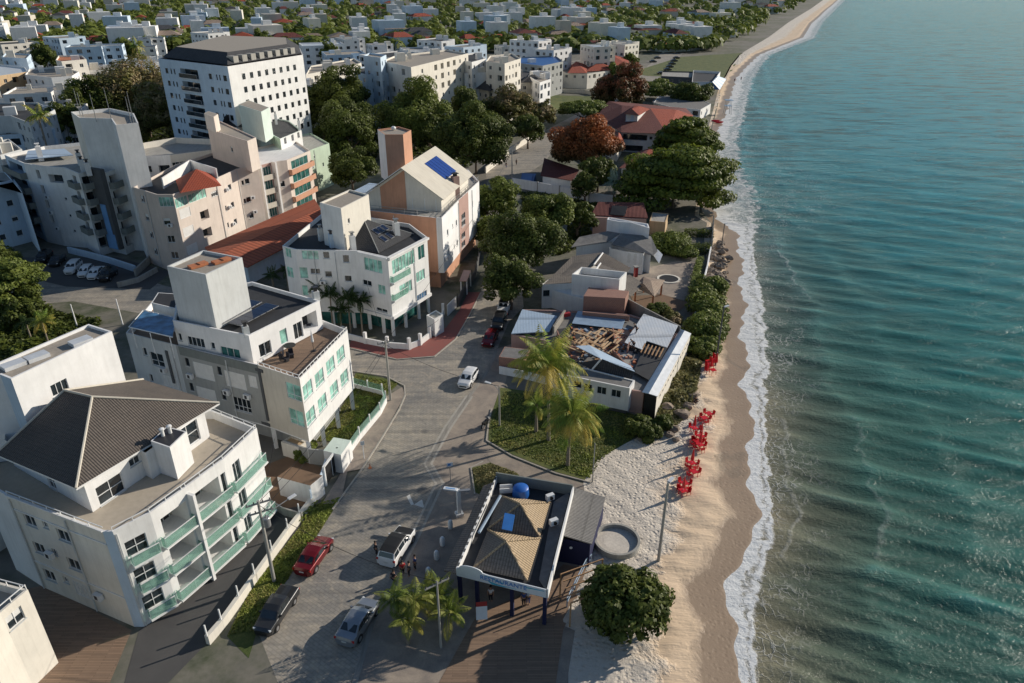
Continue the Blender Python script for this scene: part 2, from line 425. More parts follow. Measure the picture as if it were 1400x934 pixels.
# ------------------------------------------------------------------ buildings
class Bld:
    """A block on a footprint. Walls carry real recessed openings."""
    def __init__(s, name, label, cat, px=None, h=9., z0=0., world=None, wall='white_plaster', parapet=.8, roof='gravel_roof',
                 group=None, root=None, part='wall', edge_mats=None, pt=.18):
        s.pts = [Vector(p[:2]) for p in (world if world else [g(x, y, h) for x, y in px])]
        s.h = h; s.z0 = z0; s.wall = wall; s.par = parapet; s.roof = roof; s.part = part; s.em = edge_mats or {}; s.pt = pt
        s.sg = 1 if area(s.pts) > 0 else -1
        s.open = {i: [] for i in range(len(s.pts))}
        c = sum(s.pts, Vector((0, 0)))/len(s.pts)
        s.root = root or empty(name, (c.x, c.y, 0), label, cat, group)
        s.extra = MB()
    def e(s, i):
        A = s.pts[i]; B = s.pts[(i+1) % len(s.pts)]; L = (B-A).length; t = (B-A)/L
        return A, B, L, t, Vector((t.y, -t.x))*s.sg
    def on(s, i, px, py, out=0.):
        A, B, L, t, n = s.e(i); d = ray(px, py); A = A+n*out
        den = d.x*n.x+d.y*n.y; k = (A.x*n.x+A.y*n.y)/den
        p = Vector((d.x*k, d.y*k)); return (p-A).dot(t), H+d.z*k
    def P(s, i, u, z, out=0.):
        A, B, L, t, n = s.e(i); q = A+t*u+n*out; return Vector((q.x, q.y, z))
    def wbox(s, mb, i, u0, u1, z0, z1, d0, d1):
        ps = [s.P(i, u, 0, d) for u, d in ((u0, d0), (u1, d0), (u1, d1), (u0, d1))]
        mb.prism(ps, z0, z1)
    def add(s, i, u, z, w, h, kind='win', **kw):
        A, B, L, t, n = s.e(i)
        u0, u1, a, b = u-w/2, u+w/2, z-h/2, z+h/2
        u0 = max(u0, .12); u1 = min(u1, L-.12); a = max(a, s.z0+.05); b = min(b, s.h-.15)
        if u1-u0 < .15 or b-a < .15: return
        for o in s.open[i]:
            if u0 < o[1] and u1 > o[0] and a < o[3] and b > o[2]: return
        s.open[i].append((u0, u1, a, b, kind, kw))
    def w(s, i, px, py, w, h, kind='win', **kw):
        u, z = s.on(i, px, py); s.add(i, u, z, w, h, kind, **kw)
    def row(s, i, p0, p1, n, w, h, kind='win', skip=(), **kw):
        u0, z0 = s.on(i, *p0); u1, z1 = s.on(i, *p1); z = (z0+z1)/2
        for k in range(n):
            if k in skip: continue
            f = k/max(1, n-1); s.add(i, u0+(u1-u0)*f, z, w, h, kind, **kw)
    def grid(s, i, z_first, dz, rows, n, w, h, kind='win', m0=1.2, m1=1.2, **kw):
        L = s.e(i)[2]
        for r in range(rows):
            for k in range(n):
                f = .5 if n == 1 else k/(n-1)
                s.add(i, m0+w/2+(L-m0-m1-w)*f, z_first+dz*r, w, h, kind, **kw)
    def balcony(s, i, u0, u1, z, depth=1.2, rail='rail_glass', slabmat=None, solid=False, hh=1.0):
        mb = MB().mat(slabmat or s.wall); s.wbox(mb, i, u0, u1, z-.14, z, .003, depth)
        if solid:
            s.wbox(mb, i, u0, u1, z+.001, z+hh, depth-.14, depth-.003)
            s.wbox(mb, i, u0, u0+.12, z+.001, z+hh, .004, depth-.141); s.wbox(mb, i, u1-.12, u1, z+.001, z+hh, .004, depth-.141)
        b = mb.build('balcony', s.root)
        if not solid:
            r = MB().mat(rail); s.wbox(r, i, u0+.05, u1-.05, z+.05, z+hh-.05, depth-.09, depth-.06)
            s.wbox(r, i, u0+.05, u0+.08, z+.05, z+hh-.05, .05, depth-.09); s.wbox(r, i, u1-.08, u1-.05, z+.05, z+hh-.05, .05, depth-.09)
            r.mat('white_metal'); s.wbox(r, i, u0+.03, u1-.03, z+hh-.05, z+hh, depth-.11, depth-.04)
            n = max(1, int((u1-u0)/1.3))
            for k in range(n+1):
                u = u0+.05+(u1-u0-.1)*k/n; s.wbox(r, i, u-.025, u+.025, z+.002, z+hh-.05, depth-.115, depth-.09)
            r.build('railing', b)
        return b
    def ac(s, i, px=None, py=None, uz=None):
        u, z = uz or s.on(i, px, py)
        mb = MB().mat('white_metal'); s.wbox(mb, i, u-.4, u+.4, z-.28, z+.28, .08, .42)
        mb.mat('dark_metal'); s.wbox(mb, i, u-.22, u+.1, z-.2, z+.2, .421, .43)
        mb.build('air_conditioner', s.root)
    def band(s, i, z, hgt=.14, d=.07, mat=None):
        s.extra.mat(mat or s.wall); L = s.e(i)[2]; s.wbox(s.extra, i, -.02, L+.02, z-hgt/2, z+hgt/2, .003, d)
    def finish(s, sub=True, nm=None):
        n = len(s.pts)
        mb = MB(); par = s.root
        for i in range(n):
            mb.mat(s.em.get(i, s.wall))
            A, B, L, t, nn = s.e(i); ops = s.open[i]
            us = sorted({0., L}|{o[0] for o in ops}|{o[1] for o in ops}); zs = sorted({s.z0, s.h}|{o[2] for o in ops}|{o[3] for o in ops})
            ccw = s.sg > 0
            for a in range(len(us)-1):
                # merge cells vertically
                run = None
                for b in range(len(zs)-1):
                    um = (us[a]+us[a+1])/2; zm = (zs[b]+zs[b+1])/2
                    hole = any(o[0] < um < o[1] and o[2] < zm < o[3] for o in ops)
                    if not hole and run is None: run = zs[b]
                    if (hole or b == len(zs)-2) and run is not None:
                        z1 = zs[b] if hole else zs[b+1]
                        q = [s.P(i, us[a], run), s.P(i, us[a+1], run), s.P(i, us[a+1], z1), s.P(i, us[a], z1)]
                        mb.face(q if ccw else q[::-1]); run = None
            for o in ops:
                s._opening(mb, i, o, sub)
        # roof deck and parapet
        zr = s.h-s.par
        outer = [(p.x, p.y) for p in s.pts]
        if s.par > .05:
            inn = inset(outer, s.pt)
            mb.mat(s.wall)
            for i in range(n):
                j = (i+1) % n
                q = [(*outer[i], s.h), (*outer[j], s.h), (*inn[j], s.h), (*inn[i], s.h)]
                mb.face(q if s.sg > 0 else q[::-1])
                q = [(*inn[j], zr), (*inn[i], zr), (*inn[i], s.h), (*inn[j], s.h)]
                mb.face(q[::-1] if s.sg > 0 else q)
        else: inn = outer; zr = s.h
        mb.build(s.part, s.root)
        if s.roof:
            r = MB().mat(s.roof); q = [(x, y, zr) for x, y in inn]; r.face(q if s.sg > 0 else q[::-1]); r.build('roof', s.root)
        if s.extra.v: s.extra.build('trim', s.root)
        return s
    def _opening(s, mb, i, o, sub):
        u0, u1, a, b, kind, kw = o
        dep = kw.get('depth', {'win': .16, 'green': .12, 'shut': .06, 'dark': .5, 'loggia': 1.6, 'door': .2, 'teal': .12}.get(kind, .16))
        flip = s.sg > 0
        def q(pts): mb.face(pts if flip else pts[::-1])
        if kind == 'loggia': cm = mb.cur; mb.mat(kw.get('inner', s.wall))
        q([s.P(i, u0, a), s.P(i, u1, a), s.P(i, u1, a, -dep), s.P(i, u0, a, -dep)][::-1])
        q([s.P(i, u0, b), s.P(i, u1, b), s.P(i, u1, b, -dep), s.P(i, u0, b, -dep)])
        q([s.P(i, u0, a), s.P(i, u0, b), s.P(i, u0, b, -dep), s.P(i, u0, a, -dep)])
        q([s.P(i, u1, a), s.P(i, u1, b), s.P(i, u1, b, -dep), s.P(i, u1, a, -dep)][::-1])
        if kind in ('loggia', 'dark'):
            mb.mat('dark_glass' if kind == 'dark' else kw.get('back', 'beige_plaster'))
            bk = [s.P(i, u0, a, -dep), s.P(i, u1, a, -dep), s.P(i, u1, b, -dep), s.P(i, u0, b, -dep)]
            mb.face(bk if flip else bk[::-1])
            mb.mat(s.em.get(i, s.wall))
            if kind == 'loggia':
                d = MB().mat('dark_glass'); w = u1-u0; hh = b-a
                s.wbox(d, i, u0+w*.12, u1-w*.12, a+.02, a+hh*.86, -dep+.01, -dep+.05)
                d.mat('white_metal')
                for k in range(4):
                    u = u0+w*.12+w*.76*k/3; s.wbox(d, i, u-.03, u+.03, a+.02, a+hh*.87, -dep+.052, -dep+.09)
                d.build('door', s.root)
                if kw.get('rail', True):
                    r = MB().mat('rail_glass'); s.wbox(r, i, u0+.02, u1-.02, a+.06, a+.98, .01, .04)
                    r.mat('white_metal'); s.wbox(r, i, u0+.02, u1-.02, a+.98, a+1.04, -.01, .06)
                    r.build('railing', s.root)
            return
        gm = {'win': 'dark_glass', 'green': 'green_glass', 'shut': 'shutter', 'door': 'dark_glass', 'teal': 'teal_dark'}[kind]
        gm = kw.get('glass', gm); fm = kw.get('frame', 'white_metal')
        f = MB().mat(fm); t = .05; w = u1-u0
        d0, d1 = -dep, -dep+.08
        s.wbox(f, i, u0, u1, a, a+t, d0, d1); s.wbox(f, i, u0, u1, b-t, b, d0, d1)
        s.wbox(f, i, u0, u0+t, a+t, b-t, d0, d1); s.wbox(f, i, u1-t, u1, a+t, b-t, d0, d1)
        nm = kw.get('mull', max(0, int(round(w/.8))-1))
        for k in range(nm):
            u = u0+w*(k+1)/(nm+1); s.wbox(f, i, u-t/2, u+t/2, a+t, b-t, d0, d1)
        if kw.get('trans'):
            z = a+(b-a)*kw['trans']; s.wbox(f, i, u0+t, u1-t, z-t/2, z+t/2, d0+.002, d1-.002)
        if kw.get('sill', kind == 'win'):
            f.mat(kw.get('sillmat', 'light_grey_plaster')); s.wbox(f, i, u0-.06, u1+.06, a-.07, a-.002, .003, .07)
        if not sub:
            f.mat(gm); s.wbox(f, i, u0+t, u1-t, a+t, b-t, d0+.01, d0+.03)
            f.build('window', s.root); return
        fo = f.build('window', s.root)
        p = MB().mat(gm); s.wbox(p, i, u0+t, u1-t, a+t, b-t, d0+.012, d0+.03)
        if kind == 'win' and kw.get('blind', random.random() < .35):
            p.mat('shutter'); hb = (b-a)*random.uniform(.2, .6); s.wbox(p, i, u0+t, u0+t+(u1-u0-2*t)*random.choice((1, .5)), b-t-hb, b-t, d0+.031, d0+.04)
        p.build('pane', fo)

def block(root, name, px, z1, z0, mat, top=None, par=0.0):
    """small box standing on a roof, footprint given at its top height"""
    pts = [g(x, y, z1) for x, y in px]
    mb = MB().mat(mat); mb.prism(pts, z0, z1-.002 if top else z1)
    if top:
        mb.mat(top); q = inset([(p.x, p.y) for p in pts], .12); mb.prism(q, z1-.1, z1+.004)
    return mb.build(name, root)
def chimney(root, px, py, z0, z1, w=.7, mat='white_plaster', capm='grey_metal'):
    p = g(px, py, z1)
    mb = MB().mat(mat); mb.box((p.x, p.y, (z0+z1)/2), (w, w, z1-z0), .6)
    mb.mat(capm); mb.box((p.x, p.y, z1+.22), (w*.5, w*.5, .44), .6); mb.box((p.x, p.y, z1+.5), (w*.9, w*.9, .1), .6)
    return mb.build('chimney', root)
def hip(root, eave, ridge, mat, t=.14, name='roof'):
    """eave: 4 3D corners in order; ridge: 2 points, first nearer to the edge eave[3]-eave[0]"""
    a, b, c, d = [Vector(p) for p in eave]; r0, r1 = Vector(ridge[0]), Vector(ridge[1])
    mb = MB().mat(mat)
    for f in ((a, b, r1, r0), (b, c, r1), (c, d, r0, r1), (d, a, r0)): mb.face(f)
    cn = MB()
    fs = mb.f; vs = mb.v
    for k, f in enumerate(fs):
        p = [Vector(vs[x]) for x in f]
        if (p[1]-p[0]).cross(p[2]-p[0]).z < 0: fs[k] = tuple(reversed(f))
    mb.slab([a-Vector((0, 0, .01)), b-Vector((0, 0, .01)), c-Vector((0, 0, .01)), d-Vector((0, 0, .01))], t)
    mb.mat(mat)
    for p, q in ((a, r0), (b, r1), (c, r1), (d, r0), (r0, r1)): mb.tube(p+Vector((0, 0, .03)), q+Vector((0, 0, .03)), .11, n=6)
    return mb.build(name, root)
def text_obj(body, name, loc, rot, size, mat, parent=None):
    c = bpy.data.curves.new(name, 'FONT'); c.body = body; c.size = size; c.extrude = .01; c.align_x = 'CENTER'; c.align_y = 'CENTER'
    t = bpy.data.objects.new(name+'_tmp', c); COL.objects.link(t)
    dg = bpy.context.evaluated_depsgraph_get(); me = bpy.data.meshes.new_from_object(t.evaluated_get(dg))
    bpy.data.objects.remove(t); me.materials.clear(); me.materials.append(MATS[mat])
    o = bpy.data.objects.new(name, me); COL.objects.link(o)
    o.location = Vector(loc)-(origin_of(parent) if parent else Vector((0, 0, 0))); o.rotation_euler = rot; o.parent = parent
    return o

# ------------------------------------------------------------------ vegetation
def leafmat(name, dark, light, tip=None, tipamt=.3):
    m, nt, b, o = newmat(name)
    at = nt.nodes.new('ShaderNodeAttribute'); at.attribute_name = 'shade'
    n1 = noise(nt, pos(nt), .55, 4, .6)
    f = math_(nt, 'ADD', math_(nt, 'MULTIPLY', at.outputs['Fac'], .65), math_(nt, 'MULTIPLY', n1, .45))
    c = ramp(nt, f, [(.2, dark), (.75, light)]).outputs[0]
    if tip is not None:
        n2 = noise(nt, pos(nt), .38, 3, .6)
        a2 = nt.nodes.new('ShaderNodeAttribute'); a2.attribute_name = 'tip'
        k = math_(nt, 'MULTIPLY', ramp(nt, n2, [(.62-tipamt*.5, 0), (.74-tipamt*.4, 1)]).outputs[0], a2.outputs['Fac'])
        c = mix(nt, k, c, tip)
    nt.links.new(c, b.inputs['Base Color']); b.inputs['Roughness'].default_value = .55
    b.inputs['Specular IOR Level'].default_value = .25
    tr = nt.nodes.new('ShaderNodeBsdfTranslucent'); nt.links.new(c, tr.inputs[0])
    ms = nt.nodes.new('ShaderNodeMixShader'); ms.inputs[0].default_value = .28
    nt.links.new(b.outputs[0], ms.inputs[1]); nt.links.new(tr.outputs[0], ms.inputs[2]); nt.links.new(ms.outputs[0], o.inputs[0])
leafmat('leaf_dark', (.012, .026, .008), (.13, .16, .03))
leafmat('leaf_mid', (.018, .040, .010), (.20, .24, .045))
leafmat('leaf_bright', (.035, .065, .012), (.20, .24, .05))
leafmat('leaf_olive', (.03, .042, .012), (.21, .20, .05), (.33, .25, .14), .35)
leafmat('leaf_brown', (.04, .035, .02), (.14, .10, .055), (.22, .13, .08), .45)
leafmat('leaf_rust', (.030, .034, .012), (.10, .075, .03), (.38, .125, .04), .65)
leafmat('leaf_rusttip', (.018, .026, .010), (.075, .075, .022), (.27, .10, .05), .45)
leafmat('leaf_almond', (.016, .034, .008), (.18, .22, .032))
leafmat('leaf_palm', (.03, .07, .012), (.22, .34, .055), (.60, .46, .10), .5)
leafmat('leaf_palmgreen', (.02, .05, .010), (.19, .25, .045), (.40, .36, .08), .35)
leafmat('leaf_lawn', (.04, .07, .015), (.26, .31, .055), (.32, .28, .10), .35)
leafmat('leaf_palmdark', (.012, .03, .010), (.06, .10, .03))
leafmat('leaf_palmpale', (.10, .16, .12), (.32, .42, .34))
leafmat('leaf_grass', (.035, .05, .012), (.22, .21, .08), (.30, .26, .12), .4)

def leaves_mesh(name, centers, normals, size, shade, tip, mat, aspect=1.6, mats=None):
    """many small leaf quads, one mesh"""
    n = len(centers)
    r = RNG.normal(size=(n, 3)); t = np.cross(normals, r); t /= np.linalg.norm(t, axis=1)[:, None]+1e-9
    b = np.cross(normals, t)
    s = size*(.6+.8*RNG.random(n)); s = s[:, None]
    v = np.empty((n, 4, 3))
    v[:, 0] = centers-t*s*aspect*.5; v[:, 1] = centers-b*s*.5; v[:, 2] = centers+t*s*aspect*.5; v[:, 3] = centers+b*s*.5
    me = bpy.data.meshes.new(name)
    me.vertices.add(n*4); me.vertices.foreach_set('co', v.ravel())
    me.loops.add(n*4); me.loops.foreach_set('vertex_index', np.arange(n*4, dtype=np.int32))
    me.polygons.add(n); me.polygons.foreach_set('loop_start', np.arange(0, n*4, 4, dtype=np.int32))
    try: me.polygons.foreach_set('loop_total', np.full(n, 4, dtype=np.int32))
    except Exception: pass
    me.materials.append(MATS[mat])
    a = me.attributes.new('shade', 'FLOAT', 'POINT'); a.data.foreach_set('value', np.repeat(shade, 4))
    a = me.attributes.new('tip', 'FLOAT', 'POINT'); a.data.foreach_set('value', np.repeat(tip, 4))
    me.update(); me.validate()
    return me

def crown_points(rx, ry, rz, nclump, nleaf, rc, flat_=False, ragged=.25):
    """leaf positions on many lumpy clumps spread over an ellipsoid shell"""
    C_l = []; N_l = []; S_l = []; T_l = []
    for k in range(nclump):
        u = RNG.normal(size=3); u /= np.linalg.norm(u)
        if u[2] < -.35: u[2] *= -.6
        rad = (.55+.45*RNG.random()**.5)*(1+ragged*(RNG.random()-.5))
        c = u*rad*np.array([rx, ry, rz])
        if flat_: c[2] = rz*(np.round(c[2]/rz*3)/3)+RNG.normal()*.1
        r = rc*(.6+.8*RNG.random()); rr = np.array([r*1.25, r*1.25, r*.38]) if flat_ else np.array([r, r, r*.8])
        m = int(nleaf*(r/rc)**2)
        d = RNG.normal(size=(m, 3)); d /= np.linalg.norm(d, axis=1)[:, None]
        q = c+d*rr*(.72+.33*RNG.random((m, 1)))
        nn = d+np.array([0, 0, .5])+RNG.normal(size=(m, 3))*.45; nn /= np.linalg.norm(nn, axis=1)[:, None]
        C_l.append(q); N_l.append(nn)
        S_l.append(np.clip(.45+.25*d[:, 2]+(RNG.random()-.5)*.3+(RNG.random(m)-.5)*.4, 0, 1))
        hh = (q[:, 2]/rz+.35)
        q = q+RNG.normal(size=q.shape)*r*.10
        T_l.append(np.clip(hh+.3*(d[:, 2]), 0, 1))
    return np.concatenate(C_l), np.concatenate(N_l), np.concatenate(S_l), np.concatenate(T_l)

def trunk_mesh(mb, base, top, r, limbs, rx, rz):
    b = Vector(base); t = Vector(top)
    fork = b.lerp(t, .45)
    mb.path([b, b.lerp(fork, .5)+Vector((random.uniform(-.1, .1), random.uniform(-.1, .1), 0)), fork], [r*1.25, r, r*.8], 8)
    for k in range(limbs):
        a = 2*math.pi*k/limbs+random.uniform(-.3, .3); e = t+Vector((math.cos(a)*rx*.55, math.sin(a)*rx*.55, random.uniform(-.1, .4)*rz))
        m = fork.lerp(e, .5)+Vector((math.cos(a)*rx*.1, math.sin(a)*rx*.1, -.05*rz))
        mb.path([fork, m, e], [r*.6, r*.38, r*.12], 6)

TREES = []
def tree(px, py, rpx, label, zc=6.0, rz=None, ry=1.0, mat='leaf_dark', leaf=.25, dens=1.0, cat='tree', name='tree', group=None, flat_=False, clump=.26, trunk_r=.28, ragged=.45):
    """crown centre seen at (px,py), crown radius rpx photo pixels, crown centre zc metres up"""
    c = g(px, py, zc); r = rpx*mpp(c)
    rz = rz if rz else min(zc*.95, r*.9)
    root = empty(name, (c.x, c.y, 0), label, cat, group)
    mb = MB().mat('bark'); trunk_mesh(mb, (c.x, c.y, -.1), (c.x, c.y, zc), trunk_r, 6, r, rz); mb.build('trunk', root)
    rc = max(r*clump, .5)
    ncl = int(60*dens*(.26/clump)**1.5); lf = leaf*max(1, mpp(c)/.12)**.8
    nl = int(7.5*rc*rc*4/(lf*lf)*.42)
    nl = max(50, min(nl, 760))
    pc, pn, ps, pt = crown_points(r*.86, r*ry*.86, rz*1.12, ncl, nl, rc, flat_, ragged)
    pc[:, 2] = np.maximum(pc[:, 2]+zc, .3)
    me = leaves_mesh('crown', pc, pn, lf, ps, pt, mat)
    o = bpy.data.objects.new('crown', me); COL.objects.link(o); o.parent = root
    TREES.append(root)
    return root
def bush(px, py, rpx, label, h=1.6, mat='leaf_mid', ry=1.0, leaf=.22, name='bush', cat='bush', group=None, dens=1., clump=.35):
    c = g(px, py, h*.5); r = rpx*mpp(c)
    root = empty(name, (c.x, c.y, 0), label, cat, group)
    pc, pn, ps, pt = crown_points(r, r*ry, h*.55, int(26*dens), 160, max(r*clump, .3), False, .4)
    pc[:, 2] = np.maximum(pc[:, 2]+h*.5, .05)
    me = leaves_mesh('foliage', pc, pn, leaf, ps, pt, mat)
    o = bpy.data.objects.new('foliage', me); COL.objects.link(o); o.parent = root
    mb = MB().mat('bark')
    for k in range(4):
        a = k*1.6; mb.tube((c.x, c.y, -.05), (c.x+math.cos(a)*r*.5, c.y+math.sin(a)*r*.5, h*.6), .06, .03, 5)
    mb.build('stem', root)
    return root
def hedge(pts, width, h, label, mat='leaf_mid', leaf=.2, name='hedge', cat='hedge', group=None, jag=.15, dens=1.):
    """clipped or wild strip of foliage along world points"""
    P = [Vector(p[:2]) for p in pts]; C = []; Nn = []
    for a, b in zip(P[:-1], P[1:]):
        L = (b-a).length; n = int(L*(width+2*h)/(leaf*leaf)*1.5*dens); t = (b-a)/L; nn = Vector((-t.y, t.x))
        for k in range(n):
            u = random.random()*L; s = random.uniform(-1, 1); z = random.random()
            if random.random() < .5: z = 1.0
            else: s = math.copysign(1, s)
            q = a+t*u+nn*(s*width/2+random.gauss(0, jag))
            C.append((q.x, q.y, max(.03, z*h+random.gauss(0, jag)))); Nn.append((nn.x*s*(z < .95), nn.y*s*(z < .95), .6+(z > .95)))
    C = np.array(C); Nn = np.array(Nn)+RNG.normal(size=C.shape)*.4; Nn /= np.linalg.norm(Nn, axis=1)[:, None]
    m = sum(P, Vector((0, 0)))/len(P)
    C[:, 0] -= m.x; C[:, 1] -= m.y
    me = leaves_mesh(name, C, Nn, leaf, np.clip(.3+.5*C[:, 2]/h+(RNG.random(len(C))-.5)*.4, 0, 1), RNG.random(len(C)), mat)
    o = bpy.data.objects.new(name, me); COL.objects.link(o); o.location = (m.x, m.y, 0)
    return tag(o, label, cat, group)
def patch(polypx, label, h, mat, leaf, n, name, z=0., kind='stuff', cat='plants'):
    """wild ground cover inside a polygon of ground pixels"""
    W = [g(x, y, z) for x, y in polypx]; xs = [p.x for p in W]; ys = [p.y for p in W]
    C = []
    lum = [(random.uniform(min(xs), max(xs)), random.uniform(min(ys), max(ys)), random.uniform(.5, 1.5)) for _ in range(40)]
    while len(C) < n:
        x = random.uniform(min(xs), max(xs)); y = random.uniform(min(ys), max(ys))
        if not inside(x, y, W): continue
        k = max([math.exp(-((x-a)**2+(y-b)**2)/(r*r)) for a, b, r in lum])
        C.append((x, y, z+random.random()*h*(.3+.9*k)))
    C = np.array(C); Nn = RNG.normal(size=C.shape)*.5+np.array([0, 0, 1]); Nn /= np.linalg.norm(Nn, axis=1)[:, None]
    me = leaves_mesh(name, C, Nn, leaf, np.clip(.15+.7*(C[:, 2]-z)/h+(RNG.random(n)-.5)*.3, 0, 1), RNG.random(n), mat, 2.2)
    o = bpy.data.objects.new(name, me); COL.objects.link(o)
    return tag(o, label, cat, None, kind)
def inside(x, y, W):
    c = False; n = len(W)
    for i in range(n):
        a, b = W[i], W[(i+1) % n]
        if (a[1] > y) != (b[1] > y) and x < (b[0]-a[0])*(y-a[1])/(b[1]-a[1])+a[0]: c = not c
    return c

def palm(base, ztop, R, label, nf=16, mat='leaf_palm', lean=(0, 0), name='palm_tree', group=None, nl=26, r=.17, lw=.085):
    """base world point, crown height, frond length"""
    bx, by = base[0], base[1]
    root = empty(name, (bx, by, 0), label, 'palm tree', group)
    mb = MB().mat('palm_bark')
    top = Vector((bx+lean[0], by+lean[1], ztop))
    pts = [Vector((bx, by, -.1)), Vector((bx+lean[0]*.15, by+lean[1]*.15, ztop*.35)), Vector((bx+lean[0]*.5, by+lean[1]*.5, ztop*.7)), top]
    mb.path(pts, [r*1.4, r, r*.85, r*.8], 10); mb.build('trunk', root, smooth=True)
    V = []; Fc = []; Sh = []; Tp = []
    for k in range(nf):
        az = 2*math.pi*k/nf*2.4+random.uniform(-.2, .2); el = random.uniform(-.2, 1.2)*(1 if k % 3 else .7)+.22
        L = R*random.uniform(.85, 1.1); old = 1.0 if el < .38 else .15
        p = top.copy(); d = Vector((math.cos(az)*math.cos(el), math.sin(az)*math.cos(el), math.sin(el)))
        side = Vector((-math.sin(az), math.cos(az), 0)); tint = random.uniform(-.15, .15)
        step = L/nl
        for j in range(nl):
            f = j/nl
            q = p+d*step; d = (d+Vector((0, 0, -.066*(1.2-f*.2)*26/nl*(1.4-.5*el)))).normalized()
            up = side.cross(d)
            w = .03*(1-f)+.01
            i = len(V); V += [p-side*w, p+side*w, q+side*w, q-side*w]; Fc.append((i, i+1, i+2, i+3)); Sh += [.6]*4; Tp += [old]*4
            if f > .1:
                ll = R*.30*math.sin(math.pi*min(1, .12+f*.93))**.6*(1.02-f*.35)
                for s in (-1, 1):
                    dl = (side*s*1.0+d*.55+Vector((0, 0, -.35-.25*random.random()))+up*.12).normalized()
                    a = p+dl*.02; e = p+dl*ll+Vector((0, 0, -ll*.22)); m = p+dl*ll*.5
                    i = len(V); V += [a, m+d*lw*.6, e, m-d*lw*.6]; Fc.append((i, i+1, i+2, i+3))
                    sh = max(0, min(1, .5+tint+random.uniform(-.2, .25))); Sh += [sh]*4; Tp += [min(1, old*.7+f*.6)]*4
            p = q
    me = bpy.data.meshes.new('fronds'); me.from_pydata([tuple(v-Vector((bx, by, 0))) for v in V], [], Fc); me.materials.append(MATS[mat])
    a = me.attributes.new('shade', 'FLOAT', 'POINT'); a.data.foreach_set('value', Sh)
    a = me.attributes.new('tip', 'FLOAT', 'POINT'); a.data.foreach_set('value', Tp)
    o = bpy.data.objects.new('fronds', me); COL.objects.link(o); o.parent = root
    return root

# ------------------------------------------------------------------ vehicles
def paint(name, col, rough=.25, metal=.3):
    m, nt, b, o = newmat(name)
    n1 = noise(nt, pos(nt), 2.5, 4, .7)
    nt.links.new(mix(nt, n1, sc_(col, .8), sc_(col, 1.1)), b.inputs['Base Color'])
    b.inputs['Roughness'].default_value = rough; b.inputs['Metallic'].default_value = metal; b.inputs['Coat Weight'].default_value = .5
    b.inputs['Coat Roughness'].default_value = .08
paint('paint_red', (.17, .006, .010)); paint('paint_white', (.74, .75, .76), .3, 0); paint('paint_black', (.018, .018, .02))
paint('paint_silver', (.30, .33, .37), .3, .6); paint('paint_grey', (.10, .105, .115), .3, .5); paint('paint_dkgrey', (.04, .042, .046), .3, .4)
flat('tail_red', (.45, .01, .01), .3); flat('head_light', (.75, .78, .8), .15); flat('plate', (.6, .6, .58), .5); flat('rim', (.42, .43, .45), .3, .7)

CARS = {
 # x (front +), half width low, z belt, z roof, half width roof ; L, W, H
 'hatch': dict(L=3.9, W=1.70, H=1.48, st=[(-1.95, .60, .72, None), (-1.90, .84, .96, None), (-1.62, .85, 1.0, 1.40), (-1.0, .85, 1.0, 1.48), (-.1, .85, .98, 1.49), (.42, .85, .97, 1.36), (1.12, .84, .94, None), (1.75, .78, .80, None), (1.95, .60, .62, None)]),
 'sedan': dict(L=4.5, W=1.78, H=1.45, st=[(-2.25, .68, .75, None), (-2.15, .86, .98, None), (-1.62, .88, 1.0, None), (-1.0, .88, 1.0, 1.38), (-.5, .88, .99, 1.45), (.2, .88, .97, 1.45), (.65, .88, .96, 1.30), (1.25, .87, .92, None), (2.0, .80, .80, None), (2.25, .62, .60, None)]),
 'suv': dict(L=4.5, W=1.84, H=1.68, st=[(-2.25, .70, .85, None), (-2.2, .90, 1.08, None), (-1.95, .91, 1.10, 1.58), (-1.2, .91, 1.10, 1.68), (-.1, .91, 1.09, 1.69), (.55, .91, 1.08, 1.56), (1.15, .90, 1.06, None), (2.0, .86, .96, None), (2.25, .66, .72, None)]),
 'pickup': dict(L=5.2, W=1.85, H=1.75, st=[(-2.6, .90, 1.05, None), (-2.55, .92, 1.08, None), (-.98, .92, 1.08, None), (-.90, .92, 1.10, 1.66), (-.4, .92, 1.10, 1.74), (.35, .92, 1.09, 1.74), (.9, .92, 1.08, 1.58), (1.45, .91, 1.05, None), (2.35, .86, .98, None), (2.6, .68, .75, None)]),
}
